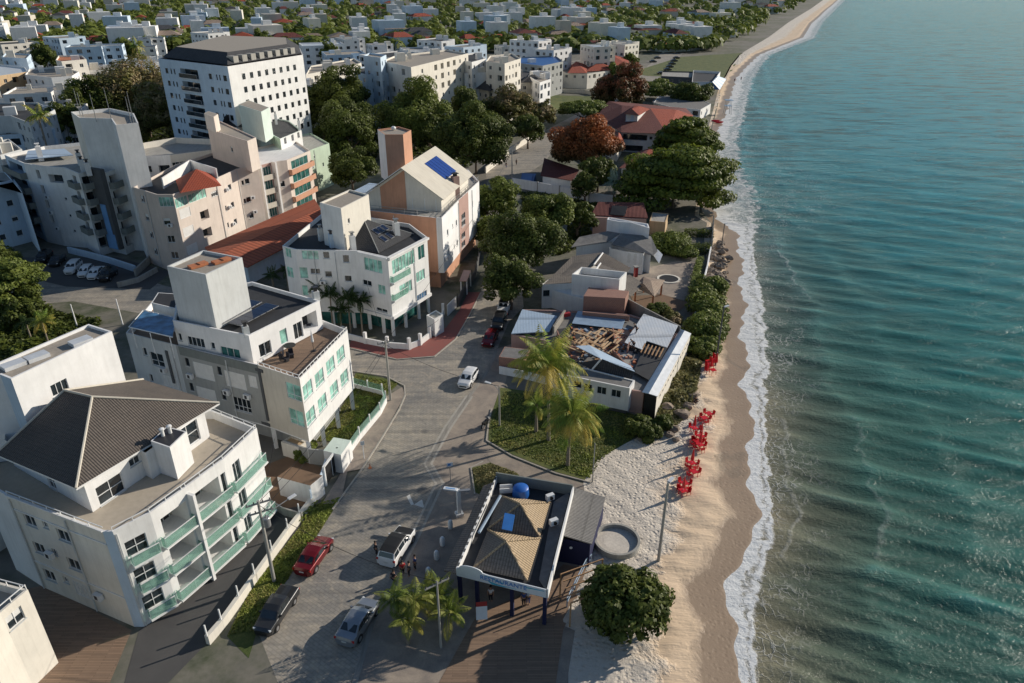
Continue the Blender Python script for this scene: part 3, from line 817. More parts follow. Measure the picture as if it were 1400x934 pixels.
def make_car(kind, pm, label, roofm=None, hoodm=None, group=None, cat='car', name='parked_car'):
    D = CARS[kind]; st = D['st']; root = empty(name, (0, 0, 0), label, cat, group)
    mb = MB(); n = len(st); zb = .22
    def ring(x, w, zb_, zh, zr):
        zr_ = zh+.015 if zr is None else zr; wr = w-.10 if zr is None else w*.80
        e = .55 if abs(x) > D['L']/2-.1 else 1
        return [(x, 0, zb), (x, w*.86, zb), (x, w*.97, zb+.13), (x, w, zb+(zh-zb)*.55), (x, w*.975, zh-.04), (x, w*.94, zh), (x, wr, zr_-.04 if zr else zr_), (x, wr-.10, zr_+.0 if zr else zr_+.015), (x, wr*.5, zr_+(.02 if zr else .028)), (x, 0, zr_+(.028 if zr else .035))]
    R = [ring(x, w, zb, zh, zr) for x, w, zh, zr in st]
    m = 10
    for i in range(n-1):
        za, zc = st[i][3], st[i+1][3]
        for k in range(m-1):
            for s in (1, -1):
                q = [(R[i][k][0], s*R[i][k][1], R[i][k][2]), (R[i+1][k][0], s*R[i+1][k][1], R[i+1][k][2]), (R[i+1][k+1][0], s*R[i+1][k+1][1], R[i+1][k+1][2]), (R[i][k+1][0], s*R[i][k+1][1], R[i][k+1][2])]
                if s > 0: q = q[::-1]
                top = k >= 6; side = k == 5
                cabin = za and zc; edge = (za is None) != (zc is None)
                mat = pm
                if roofm and top and cabin: mat = roofm
                if hoodm and k >= 6 and za is None and zc is None and st[i][0] > 0: mat = hoodm
                if k < 2: mat = 'black'
                mb.mat(mat); mb.face(q)
    for i in (0, n-1):
        pts = [(p[0], p[1], p[2]) for p in R[i]]+[(p[0], -p[1], p[2]) for p in R[i][::-1]]
        mb.mat(pm); mb.face(pts if i else pts[::-1])
    bo = mb.build('body', root, smooth=True, sharp=42)
    # glass slightly proud of the cabin sides and screens
    gl = MB().mat('dark_glass')
    for i in range(n-1):
        za, zc = st[i][3], st[i+1][3]
        a, b = R[i], R[i+1]
        if za is None and zc is None: continue
        f0, f1 = (.10, .92)
        for s in (1, -1):
            def pt(f, t, o=.012):
                x = a[5][0]+(b[5][0]-a[5][0])*f
                y0 = a[5][1]+(b[5][1]-a[5][1])*f; z0 = a[5][2]+(b[5][2]-a[5][2])*f
                y1 = a[6][1]+(b[6][1]-a[6][1])*f; z1 = a[6][2]+(b[6][2]-a[6][2])*f
                return (x, s*(y0+(y1-y0)*t+o), z0+(z1-z0)*t+o*.4)
            if za and zc:
                q = [pt(f0*.5, .08), pt(1-f0*.5, .08), pt(1-f0*.5, .90), pt(f0*.5, .90)]
            elif za is None: q = [pt(.40, .10), pt(1, .08), pt(1, .90), pt(.97, .90)]
            else: q = [pt(0, .08), pt(.60, .10), pt(.03, .90), pt(0, .90)]
            gl.face(q if s < 0 else q[::-1])
        if (za is None) != (zc is None):   # screens
            lo, hi = (a, b) if za is None else (b, a); f = .12
            def sp(t, s):
                y = (lo[7][1]*(1-t)+hi[7][1]*t)*.98; x = lo[7][0]*(1-t)+hi[7][0]*t; z = lo[7][2]*(1-t)+hi[7][2]*t
                dx = .012 if lo[7][0] > hi[7][0] else -.012
                return (x+dx, s*y, z+.014)
            zl = MB
            gl.face([sp(f, -1), sp(f, 1), sp(.93, 1), sp(.93, -1)] if lo[7][0] < hi[7][0] else [sp(f, 1), sp(f, -1), sp(.93, -1), sp(.93, 1)])
    gl.build('window', root)
    # lights, bumper, mirrors, plates
    xf = st[-2][0]; xr = st[1][0]; w = st[-2][1]
    for s in (-1, 1):
        h = MB().mat('head_light'); h.box((xf+.07, s*(w-.16), st[-2][2]-.10), (.16, .26, .13), -s*.5); h.build('headlight', root)
        t = MB().mat('tail_red'); t.box((xr-.03, s*(st[1][1]-.10), st[1][2]-.14), (.07, .2, .2)); t.build('tail_light', root)
        mi = MB().mat(pm); mi.box((st[-3][0]-.55, s*(D['W']/2+.06), st[-3][2]+.10), (.14, .2, .13)); mi.build('mirror', root)
    p = MB().mat('plate'); p.box((st[0][0]-.012, 0, .66), (.02, .42, .13)); p.build('number_plate', root)
    gr = MB().mat('black'); gr.box((st[-1][0]+.005, 0, .45), (.03, .9, .16)); gr.build('grille', root)
    if kind == 'pickup':
        bd = MB().mat('black'); bd.box((-1.75, 0, 1.115), (1.4, 1.45, .02)); bd.build('bed_cover', root)
    for x in (-D['L']*.30, D['L']*.305):
        for s in (-1, 1):
            wh = MB().mat('rubber'); y = s*(D['W']/2-.10)
            wh.tube((x, y-.1, .33), (x, y+.1, .33), .33, n=20)
            wo = wh.build('wheel', root, smooth=True)
            ri = MB().mat('rim'); ri.tube((x, y+s*.101, .33), (x, y+s*.115, .33), .21, n=14); ri.build('rim', wo)
            ar = MB().mat('black'); ar.tube((x, s*(D['W']/2-.02), .36), (x, s*(D['W']/2+.012), .36), .38, n=20); ar.build('wheel_arch', root)
    return root
def place(o, px, heading_px, z=0.):
    """centre pixel on the ground, second pixel gives the direction the front points to"""
    c = g(px[0], px[1], .6); f = g(heading_px[0], heading_px[1], .6)
    o.location = (c.x, c.y, z); o.rotation_euler[2] = math.atan2(f.y-c.y, f.x-c.x); return o

def make_motorbike(label, bodym='paint_black'):
    root = empty('motorbike', (0, 0, 0), label, 'motorbike')
    for x in (-.62, .62):
        w = MB().mat('rubber'); w.tube((x, -.05, .3), (x, .05, .3), .3, n=18); wo = w.build('wheel', root)
        r = MB().mat('rim'); r.tube((x, -.055, .3), (x, .055, .3), .19, n=12); r.build('rim', wo)
    b = MB().mat(bodym); b.path([(-.75, 0, .72), (-.3, 0, .62), (.05, 0, .78), (.35, 0, .85)], [.08, .14, .17, .1], 8); b.box((0, 0, .42), (.45, .22, .3)); b.build('frame', root)
    s = MB().mat('black'); s.box((-.35, 0, .80), (.6, .24, .08)); s.build('seat', root)
    h = MB().mat('dark_metal'); h.tube((.62, 0, .3), (.38, 0, 1.0), .035); h.tube((.38, -.35, 1.02), (.38, .35, 1.02), .02); h.build('handlebar', root)
    l = MB().mat('head_light'); l.lathe((.5, 0, .85), [(.02, 0), (.09, .03), (.09, .12), (.03, .16)], 10); l.build('headlight', root)
    return root

# ------------------------------------------------------------------ people
def skin_obj(name, verts, edges, radii, mat, parent, sub=1):
    me = bpy.data.meshes.new(name); me.from_pydata(verts, edges, []); me.materials.append(MATS[mat])
    o = bpy.data.objects.new(name, me); COL.objects.link(o); o.parent = parent
    sk = o.modifiers.new('Skin', 'SKIN'); sk.use_smooth_shade = True
    if not me.skin_vertices: 
        bpy.context.view_layer.objects.active = o
    lay = me.skin_vertices[0].data if me.skin_vertices else None
    if lay:
        for i, r in enumerate(radii): lay[i].radius = (r, r)
        lay[0].use_root = True
    s = o.modifiers.new('Sub', 'SUBSURF'); s.levels = sub; s.render_levels = sub
    return o
def person(px, py, face, label, shirt='cloth_dark', trousers='cloth_dark', pose='stand', z=0., h=1.7, world=None):
    p = world or g(px, py, z)
    root = empty('person', (p[0], p[1], z), label, 'person', rz=face)
    k = h/1.75
    if pose == 'stand': leg = [(-.02, .10), (.03, -.10)]; lean = 0; hipz = .92; arm = [(.05, .25, .85), (.08, -.25, .86)]
    elif pose == 'walk': leg = [(.30, .09), (-.28, -.09)]; lean = .05; hipz = .89; arm = [(-.18, .25, .88), (.24, -.24, .92)]
    elif pose == 'bend': leg = [(-.05, .14), (.12, -.14)]; lean = .50; hipz = .80; arm = [(.62, .12, .35), (.66, -.10, .32)]
    elif pose == 'crouch': leg = [(.12, .14), (.05, -.14)]; lean = .30; hipz = .38; arm = [(.55, .10, .30), (.52, -.10, .28)]
    hip = Vector((-.05 if lean > .2 else 0, 0, hipz))
    a = lean*1.6; up = Vector((math.sin(a), 0, math.cos(a)))
    chest = hip+up*.40; neck = hip+up*.55; head0 = hip+up*.64; head = hip+up*.76; 
    V = [hip, hip+up*.2, chest, neck, head0, head]; E_ = [(0, 1), (1, 2), (2, 3), (3, 4), (4, 5)]; Rr = [.15, .14, .155, .065, .085, .095]
    LG = []
    for (fx, sy) in leg:
        s = 1 if sy > 0 else -1
        foot = Vector((fx, sy, .05)); hp = hip+Vector((0, s*.09, -.06))
        kn = hp.lerp(foot, .5)+Vector((.04 if pose != 'crouch' else .38, 0, .0 if pose != 'crouch' else .14))
        i = len(V); V += [hp, kn, foot+Vector((0, 0, .05)), foot+Vector((.15, 0, -.01))]; E_ += [(0, i), (i, i+1), (i+1, i+2), (i+2, i+3)]; Rr += [.105, .065, .042, .04]; LG.append((hp, kn, foot))
    AR = []
    for q in arm:
        s = 1 if q[1] > 0 else -1
        sh = chest+Vector((0, s*.19, .04)); ha = Vector(q); el = sh.lerp(ha, .5)+Vector((-.05, s*.04, 0))
        d = (ha-el).normalized()
        i = len(V); V += [sh, el, ha, ha+d*.09]; E_ += [(2, i), (i, i+1), (i+1, i+2), (i+2, i+3)]; Rr += [.058, .042, .03, .026]; AR.append((sh, el, ha))
        for f in range(3):
            j = len(V); V.append(ha+d*.16+Vector((0, (f-1)*.025, 0))); E_.append((i+3, j)); Rr.append(.011)
        j = len(V); V.append(ha+d*.07+Vector((.05, 0, .0))); E_.append((i+2, j)); Rr.append(.012)
    sc = lambda L: [tuple(v*k) for v in L]
    skin_obj('body', sc(V), E_, [r*k for r in Rr], 'skin', root)
    SV = [hip+up*.02, hip+up*.2, chest, neck-up*.03]; SE = [(0, 1), (1, 2), (2, 3)]; SR = [.165, .16, .175, .085]
    for sh, el, ha in AR:
        i = len(SV); SV += [sh, sh.lerp(el, .8)]; SE += [(2, i), (i, i+1)]; SR += [.075, .058]
    skin_obj('shirt', sc(SV), SE, [r*k for r in SR], shirt, root)
    TV = [hip+up*.04]; TE = []; TR = [.165]
    for hp, kn, ft in LG:
        i = len(TV); TV += [hp, kn, kn.lerp(ft+Vector((0, 0, .05)), .85)]; TE += [(0, i), (i, i+1), (i+1, i+2)]; TR += [.118, .08, .06]
    skin_obj('trousers', sc(TV), TE, [r*k for r in TR], trousers, root)
    mb = MB().mat('hair'); hc = head*k+root.location if False else head*k
    prof = [(.02, .125), (.07, .105), (.10, .06), (.105, .0), (.09, -.04)]
    ha = MB().mat('hair'); ha.lathe((hc.x-.02, hc.y, hc.z), [(r*k, zz*k) for r, zz in prof[::-1]], 12)
    me_o = ha.build('hair', None, smooth=True); me_o.data.transform(Matrix.Translation(me_o.location)); me_o.location = (0, 0, 0); me_o.parent = root
    return root

# ------------------------------------------------------------------ street furniture
def utility_pole(bpx, toppy, label, arms=1, transformer=False, lamp=None, r=.16, name='utility_pole', cat='utility pole', mat='concrete', rot=.6, base=None):
    b = base or g(*bpx); z = top_z(b, toppy)
    root = empty(name, (b.x, b.y, 0), label, cat)
    m = MB().mat(mat); m.tube((b.x, b.y, -.1), (b.x, b.y, z), r, r*.7, 10); m.build('post', root, smooth=True)
    dx, dy = math.cos(rot), math.sin(rot)
    for k in range(arms):
        zz = z-.25-.9*k; m = MB().mat('concrete'); m.box((b.x, b.y, zz), (2.0, .1, .12), rot)
        c = m.build('cross_arm', root)
        for s in (-.9, -.35, .35, .9):
            q = MB().mat('dark_metal'); q.lathe((b.x+dx*s, b.y+dy*s, zz+.06), [(.03, 0), (.06, .05), (.03, .1), (.06, .14), (.02, .2)], 8); q.build('insulator', c)
    if transformer:
        m = MB().mat('grey_metal'); m.lathe((b.x+.42, b.y-.1, z-2.5), [(.25, 0), (.3, .05), (.3, .85), (.26, .9)], 14)
        m.tube((b.x+.42, b.y-.1, z-1.6), (b.x+.42, b.y-.1, z-1.3), .05); m.build('transformer', root, smooth=True)
    if lamp:
        a, ln = lamp; ex, ey = b.x+math.cos(a)*ln, b.y+math.sin(a)*ln; zl = z-1.6 if arms else z-.1
        m = MB().mat('grey_metal'); m.path([(b.x, b.y, zl-.5), (b.x+math.cos(a)*ln*.4, b.y+math.sin(a)*ln*.4, zl), (ex, ey, zl+.1)], .04, 6)
        m.mat('sheet_white'); m.box((ex, ey, zl+.1), (.75, .28, .12), a); m.build('street_lamp_head', root)
    return root, Vector((b.x, b.y, z))
def cable(p, q, sag, label, r=.02, n=14, parent=None):
    mb = MB().mat('black'); pts = []
    for k in range(n+1):
        f = k/n; v = Vector(p).lerp(Vector(q), f); v.z -= sag*4*f*(1-f); pts.append(v)
    mb.path(pts, r, 4); o = mb.build('overhead_cable'); return tag(o, label, 'cable', 'overhead cables along the street')
def fence(pts, h, label, mat='white_plaster', posts=True, step=2.4, cap=.12, t=.16, post_h=.6, panel=None, name='garden_wall', cat='wall', pmat=None, pw=.22):
    """low wall along world points with square posts and optional panels between them"""
    P = [Vector(p[:2]) for p in pts]
    root = empty(name, (P[0].x, P[0].y, 0), label, cat)
    mb = MB().mat(mat); n = len(P)
    for k, (a, b) in enumerate(zip(P[:-1], P[1:])):
        d = (b-a); L = d.length; c = (a+b)/2; hk = h+.004*(k % 2); mb.box((c.x, c.y, hk/2-.05), (L+t*.5, t, hk+.1), math.atan2(d.y, d.x))
    mb.build('base_wall', root)
    if posts:
        for a, b in zip(P[:-1], P[1:]):
            d = b-a; L = d.length; k = max(1, int(round(L/step)))
            for j in range(k+(1 if b is P[-1] else 0)):
                q = a+d*(j/k); m = MB().mat(pmat or mat); m.box((q.x, q.y, (h+post_h)/2), (pw, pw, h+post_h-.004*0), math.atan2(d.y, d.x)+.001); m.build('post', root)
                if panel and j < k:
                    e = a+d*((j+1)/k); m = MB().mat(panel); c = (q+e)/2; m.box((c.x, c.y, h+post_h*.42), ((e-q).length-pw, .03, post_h*.8), math.atan2(d.y, d.x)); m.build('panel', root)
    return root

# ================================================================== SETTING
SEA_Z = -0.35
SHORE_PX = [(1003, 934), (1003, 856), (999, 808), (1000, 785), (1024, 739), (1031, 698), (1028, 661), (1022, 596), (1026, 560), (1015, 518), (1022, 500), (1012, 468), (1017, 440),
            (1013, 392), (1012, 346), (1005, 318), (978, 296), (964, 262), (962, 226), (978, 188), (993, 153), (1006, 107), (1022, 90), (1038, 75)]
OUT_PX = [(1036, 934), (1035, 856), (1038, 808), (1045, 775), (1061, 735), (1056, 684), (1056, 647), (1048, 592), (1049, 532), (1053, 495), (1047, 440),
          (1040, 392), (1030, 346), (1033, 318), (1040, 290), (1036, 262), (1014, 226), (1010, 190), (1020, 150), (1030, 110), (1042, 90), (1054, 75)]
SH = [g(1000, 1180)+Vector((-1, -60, 0))]+[g(x, y, SEA_Z) for x, y in SHORE_PX]
SH += [Vector((240, 640, 0)), Vector((330, 860, 0)), Vector((480, 1200, 0)), Vector((700, 1700, 0)), Vector((1400, 3400, 0)), Vector((2600, 7000, 0))]
OUT = [SH[0]+Vector((3, 0, 0))]+[g(x, y, SEA_Z) for x, y in OUT_PX]+[SH[-6]+Vector((10, 0, 0)), SH[-5]+Vector((12, 0, 0)), SH[-4]+Vector((14, 0, 0)), SH[-3]+Vector((16, 0, 0)), SH[-2]+Vector((30, 0, 0)), SH[-1]+Vector((60, 0, 0))]
shy = np.array([p.y for p in SH]); shx = np.array([p.x for p in SH])
ouy = np.array([p.y for p in OUT]); oux = np.array([p.x for p in OUT])
assert (np.diff(shy) > 0).all(), shy
def smooth_interp(y, ys, xs):
    a = np.interp(y, ys, xs); k = .8+np.asarray(y)*.008
    return (a+np.interp(y-k, ys, xs)+np.interp(y+k, ys, xs))/3
def shore_x(y):
    y = np.asarray(y, dtype=float); return smooth_interp(y, shy, shx)+.45*np.sin(y*.37+1)+.30*np.sin(y*.91+2.2)+.18*np.sin(y*1.9)
def out_x(y): return np.maximum(smooth_interp(y, ouy, oux), shore_x(y)+1.0)

def grid_mesh(name, X, Y, Z, mat, attrs, kind, label=None):
    ny, nx = X.shape
    me = bpy.data.meshes.new(name)
    co = np.stack([X, Y, Z], -1).reshape(-1, 3)
    idx = np.arange(ny*nx).reshape(ny, nx)
    q = np.stack([idx[:-1, :-1], idx[:-1, 1:], idx[1:, 1:], idx[1:, :-1]], -1).reshape(-1, 4)
    me.vertices.add(len(co)); me.vertices.foreach_set('co', co.ravel())
    me.loops.add(q.size); me.loops.foreach_set('vertex_index', q.ravel().astype(np.int32))
    me.polygons.add(len(q)); me.polygons.foreach_set('loop_start', np.arange(0, q.size, 4, dtype=np.int32))
    try: me.polygons.foreach_set('loop_total', np.full(len(q), 4, dtype=np.int32))
    except Exception: pass
    me.materials.append(MATS[mat])
    for k, v in attrs.items():
        a = me.attributes.new(k, 'FLOAT', 'POINT'); a.data.foreach_set('value', v.ravel().astype(np.float32))
    me.update(); me.validate(); me.polygons.foreach_set('use_smooth', [True]*len(me.polygons))
    o = bpy.data.objects.new(name, me); COL.objects.link(o); o['kind'] = kind
    return o

# ---- sea
def seamat():
    m, nt, b, o = newmat('sea')
    p = pos(nt)
    at = lambda n: (lambda a: (setattr(a, 'attribute_name', n), a.outputs['Fac'])[1])(nt.nodes.new('ShaderNodeAttribute'))
    d = at('dist'); w = at('band'); dn = at('far'); cr = at('crest'); hg = at('height')
    # colour: sandy olive shallows, green, then blue with distance
    big = noise(nt, p, .035, 5, .6, .8)
    dd = math_(nt, 'ADD', d, math_(nt, 'MULTIPLY', math_(nt, 'SUBTRACT', big, .5), 9.0))
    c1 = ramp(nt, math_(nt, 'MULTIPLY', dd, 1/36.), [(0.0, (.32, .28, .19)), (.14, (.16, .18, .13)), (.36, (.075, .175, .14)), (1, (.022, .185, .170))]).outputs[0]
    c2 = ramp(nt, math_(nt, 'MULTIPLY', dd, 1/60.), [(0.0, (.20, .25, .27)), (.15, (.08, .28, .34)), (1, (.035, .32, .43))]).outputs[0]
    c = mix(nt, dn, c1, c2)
    st = nt.nodes.new('ShaderNodeMapping'); st.inputs['Rotation'].default_value = (0, 0, math.radians(24)); st.inputs['Scale'].default_value = (.22, 1, 1)
    nt.links.new(p, st.inputs[0])
    pat = noise(nt, st.outputs[0], .35, 5, .65, .4)
    c = mix(nt, ramp(nt, pat, [(.38, .10), (.66, 0)]).outputs[0], c, sc_((.02, .04, .04), .7))
    pat2 = noise(nt, st.outputs[0], .16, 6, .7, .5)
    pm = math_(nt, 'ADD', math_(nt, 'MULTIPLY', pat, .5), math_(nt, 'MULTIPLY', pat2, .5))  # wave light painted as ripples: troughs darkened, crests tinted paler cyan
    fm = math_(nt, 'MULTIPLY_ADD', dn, .9, .06)
    c = mix(nt, fm, c, mix(nt, 1.0, c, ramp(nt, pm, [(.40, .42), (.5, 1.0), (.62, 1.0)]).outputs[0], 'MULTIPLY'))
    c = mix(nt, math_(nt, 'MULTIPLY', math_(nt, 'MULTIPLY', ramp(nt, pm, [(.5, 0), (.60, 1)]).outputs[0], .45), fm), c, (.07, .38, .46))
    c = mix(nt, 1.0, c, ramp(nt, hg, [(.12, .62), (.5, 1.0), (.9, 1.0)]).outputs[0], 'MULTIPLY')  # light on the waves put into the colour: troughs darker, crests lighter
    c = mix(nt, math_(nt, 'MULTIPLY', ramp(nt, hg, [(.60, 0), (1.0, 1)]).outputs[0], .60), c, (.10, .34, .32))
    c = mix(nt, math_(nt, 'MULTIPLY', ramp(nt, hg, [(.80, 0), (1.0, 1)]).outputs[0], .28), c, (.55, .66, .66))  # thin pale highlight painted along the highest crests
    # foam: the breaking band along the sand
    fn = noise(nt, p, 1.1, 8, .72, .9); fn2 = noise(nt, p, .32, 4, .6, .6)
    k = math_(nt, 'DIVIDE', d, w)                                  # 0 at waterline, 1 at outer edge
    k = math_(nt, 'ADD', k, math_(nt, 'MULTIPLY', math_(nt, 'SUBTRACT', fn2, .5), 1.2))
    env = math_(nt, 'MULTIPLY', ramp(nt, math_(nt, 'MULTIPLY', k, .75), [(0, .92), (.25, .70), (.45, .50), (.62, .66), (.92, .0)]).outputs[0], 1.2)
    wide = ramp(nt, math_(nt, 'MULTIPLY', w, .06), [(.28, 1.0), (.55, .80)]).outputs[0]
    c = mix(nt, math_(nt, 'MULTIPLY', math_(nt, 'SUBTRACT', 1.0, wide), math_(nt, 'MULTIPLY', ramp(nt, k, [(.6, 1), (1.5, 0)]).outputs[0], 3.2), clamp=True), c, (.44, .48, .50))
    env = math_(nt, 'MULTIPLY', env, wide)
    thr = math_(nt, 'SUBTRACT', env, fn)
    foam = ramp(nt, math_(nt, 'MULTIPLY_ADD', thr, 4.5, .18), [(0, 0), (1, 1)]).outputs[0]
    lace = nt.nodes.new('ShaderNodeTexVoronoi'); lace.feature = 'DISTANCE_TO_EDGE'; lace.inputs['Scale'].default_value = 1.3
    wv = nt.nodes.new('ShaderNodeVectorMath'); wv.operation = 'MULTIPLY_ADD'
    nz = nt.nodes.new('ShaderNodeTexNoise'); nz.inputs['Scale'].default_value = .8; nz.inputs['Detail'].default_value = 5; nt.links.new(p, nz.inputs['Vector'])
    nt.links.new(nz.outputs[1], wv.inputs[0]); wv.inputs[1].default_value = (2.2, 2.2, 0); nt.links.new(p, wv.inputs[2]); nt.links.new(wv.outputs[0], lace.inputs['Vector'])
    lf = ramp(nt, lace.outputs['Distance'], [(0.0, 1), (.10, 0)]).outputs[0]
    lenv = ramp(nt, math_(nt, 'DIVIDE', d, math_(nt, 'MULTIPLY', w, 3.6)), [(.0, 1), (.35, .75), (1, 0)]).outputs[0]
    lace_f = math_(nt, 'MULTIPLY', math_(nt, 'MULTIPLY', lf, math_(nt, 'MULTIPLY', lenv, .62)), ramp(nt, fn2, [(.42, 0), (.6, 1)]).outputs[0])
    # whitecap streaks on crests
    wc = noise(nt, st.outputs[0], .9, 7, .75, .3); wc2 = noise(nt, p, .045, 3, .5, .5)
    cap = math_(nt, 'MULTIPLY', ramp(nt, wc, [(.68, 0), (.76, 1)]).outputs[0], ramp(nt, wc2, [(.56, 0), (.66, 1)]).outputs[0])
    cap = math_(nt, 'MULTIPLY', cap, .30)
    crf = math_(nt, 'MULTIPLY', cr, ramp(nt, fn, [(.40, 0), (.55, 1)]).outputs[0])
    tot = math_(nt, 'MAXIMUM', math_(nt, 'MAXIMUM', foam, lace_f), math_(nt, 'MAXIMUM', cap, crf), clamp=True)
    tot.node.use_clamp = True
    gls = math_(nt, 'SUBTRACT', 1, tot)
    fc = mix(nt, noise(nt, p, 2.5, 5, .7), (.50, .52, .53), (.86, .87, .87))
    c = mix(nt, tot, c, fc)
    nt.links.new(c, b.inputs['Base Color'])
    nt.links.new(math_(nt, 'MULTIPLY_ADD', tot, .6, .16), b.inputs['Roughness'])
    nt.links.new(math_(nt, 'MULTIPLY', gls, math_(nt, 'MULTIPLY_ADD', dn, -.08, .12)), b.inputs['Specular IOR Level'])
    b.inputs['IOR'].default_value = 1.33
    # ripples
    st2 = nt.nodes.new('ShaderNodeMapping'); st2.inputs['Rotation'].default_value = (0, 0, math.radians(18)); st2.inputs['Scale'].default_value = (.35, 1, 1)
    nt.links.new(p, st2.inputs[0])
    h1 = noise(nt, st2.outputs[0], .55, 7, .62, .5); h2 = noise(nt, p, 2.6, 5, .6, .3)
    h = math_(nt, 'ADD', math_(nt, 'MULTIPLY', h1, math_(nt, 'MULTIPLY_ADD', dn, 1.3, .5)), math_(nt, 'MULTIPLY', h2, .16))
    h = math_(nt, 'ADD', h, math_(nt, 'MULTIPLY', tot, .25))
    bump(nt, b, h, 1.0, .55)
seamat()

rows = np.concatenate([np.arange(-30, 30, 1.2), np.geomspace(30, 160, 420), np.geomspace(160.6, 700, 260)[0:], np.geomspace(712, 7000, 60)])
sx = shore_x(rows)
ncol = 330
tcol = np.linspace(0, 1, ncol)
W = 120+np.maximum(rows, 20)*.95
off = -2.0+tcol[None, :]**1.7*W[:, None]
X = sx[:, None]+off; Y = np.repeat(rows[:, None], ncol, 1)
D = off
rs = np.random.RandomState(3)
Z = np.zeros_like(X)
def wave(lam, az, amp, nh=1.0, ph=0.):
    a = math.radians(az); kx, ky = math.cos(a), math.sin(a)
    wob = 1.5*np.sin(X*.021+Y*.013+ph)+.9*np.sin(X*.05-Y*.031+ph*2)
    s = np.sin((X*kx+Y*ky)*2*math.pi/lam+wob+ph)
    g_ = np.clip(1+.9*np.sin(X*.037+ph*3)*np.sin(Y*.029+ph), .1, 2)
    res = np.clip(1.6-(.0048*Y+.003*D)*(8/lam), 0.0, 1)
    return amp*g_*res*(np.sign(s)*0+(1-np.abs(np.sin((X*kx+Y*ky)*math.pi/lam+wob/2+ph)))*1.4-.7)
for lam, az, amp, ph in ((7.5, 62, .09, .3), (5.1, 74, .11, 1.1), (9.8, 50, .06, 2.2), (3.3, 68, .11, .7), (13, 66, .05, 3.), (2.3, 79, .085, 1.9), (1.7, 60, .06, .2), (4.1, 56, .10, 4.), (2.9, 62, .08, 2.7)):
    Z += wave(lam, az, amp, ph=ph)
# refracted swell rolling towards the sand, steepening near it
sw = np.clip(1-np.abs(D-10)/22, 0, 1)
phs = D*2*math.pi/8.5+Y*.055+.9*np.sin(Y*.045)+.5*np.sin(Y*.16+1)
swell = (1-np.abs(np.sin(phs/2)))**1.3
Z += .15*sw*(swell-.35)*np.clip((D+.5)/5, 0, 1)
Z *= np.clip(D/7.0, 0.0, 1)**1.2
crest = ((swell > .90)*np.clip(1-np.abs(D-7)/7, 0, 1)).astype(float)*(np.sin(Y*.11+1.3) > .3)*.4
far = np.clip((Y-70)/170, 0, 1)*np.ones_like(X)
far = np.clip(far, 0, 1)
band = np.repeat((out_x(rows)-sx)[:, None], ncol, 1)
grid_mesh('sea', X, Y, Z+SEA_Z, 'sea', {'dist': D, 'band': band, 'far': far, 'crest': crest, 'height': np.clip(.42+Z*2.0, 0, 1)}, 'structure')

# ---- beach
def sandmat():
    m, nt, b, o = newmat('sand')
    p = pos(nt)
    a = nt.nodes.new('ShaderNodeAttribute'); a.attribute_name = 'dist'; d = a.outputs['Fac']
    a2 = nt.nodes.new('ShaderNodeAttribute'); a2.attribute_name = 'inland'; inl = a2.outputs['Fac']
    n1 = noise(nt, p, .25, 6, .65, .5); n2 = noise(nt, p, 1.6, 6, .75, .4); n3 = noise(nt, p, 3.2, 5, .8)
    # dry pale trodden sand against smooth damp sand
    k = math_(nt, 'ADD', inl, math_(nt, 'MULTIPLY', math_(nt, 'SUBTRACT', n1, .5), .8))
    dry = ramp(nt, k, [(.42, 0), (.60, 1)]).outputs[0]
    c = mix(nt, n1, (.56, .42, .285), (.71, .555, .40))
    cd = mix(nt, n2, (.52, .46, .39), (.78, .71, .62))
    c = mix(nt, dry, c, cd)
    de = math_(nt, 'ADD', d, math_(nt, 'MULTIPLY', math_(nt, 'SUBTRACT', n1, .5), 3.0))
    wet = ramp(nt, math_(nt, 'MULTIPLY', de, -1/6.), [(0.0, 1), (.45, .9), (.56, .35), (.62, 0)]).outputs[0]
    c = mix(nt, math_(nt, 'MULTIPLY', wet, .9), c, (.25, .175, .115))
    pz = noise(nt, p, .13, 4, .6, .8)
    dark = math_(nt, 'MULTIPLY', ramp(nt, pz, [(.62, 0), (.64, 1)]).outputs[0], math_(nt, 'SUBTRACT', 1, dry))
    c = mix(nt, math_(nt, 'MULTIPLY', dark, .45), c, (.19, .15, .105))
    nt.links.new(c, b.inputs['Base Color'])
    nt.links.new(math_(nt, 'MULTIPLY_ADD', wet, -.5, .92), b.inputs['Roughness'])
    # footprints where dry, wash ridges where damp
    st = nt.nodes.new('ShaderNodeMapping'); st.inputs['Rotation'].default_value = (0, 0, math.radians(-20)); st.inputs['Scale'].default_value = (.25, 1.4, 1); nt.links.new(p, st.inputs[0])
    rid = noise(nt, st.outputs[0], .9, 4, .6)
    vor = nt.nodes.new('ShaderNodeTexVoronoi'); vor.inputs['Scale'].default_value = 2.2; nt.links.new(p, vor.inputs[0])
    foot = math_(nt, 'ADD', math_(nt, 'MULTIPLY', ramp(nt, vor.outputs[0], [(.0, 0), (.45, 1)]).outputs[0], .8), n3)
    foot = math_(nt, 'MULTIPLY', foot, math_(nt, 'MULTIPLY_ADD', dry, .85, .10))
    h = math_(nt, 'ADD', foot, math_(nt, 'MULTIPLY', math_(nt, 'MULTIPLY', rid, math_(nt, 'SUBTRACT', 1, wet)), .9))
    bump(nt, b, h, 1.0, .2)
sandmat()
LEFT_PX = [(790, 934), (800, 862), (770, 850), (800, 790), (812, 745), (812, 690), (808, 660), (828, 628), (866, 606), (900, 590), (925, 575), (945, 552), (958, 520), (965, 495), (978, 470), (988, 440), (986, 400), (975, 380), (972, 352), (968, 330), (972, 305), (955, 295), (958, 262), (955, 226), (968, 188), (978, 150), (985, 120), (1000, 90), (1012, 75)]
LP = [Vector((6, -70, 0))]+sorted([g(x, y) for x, y in LEFT_PX], key=lambda p: p.y)
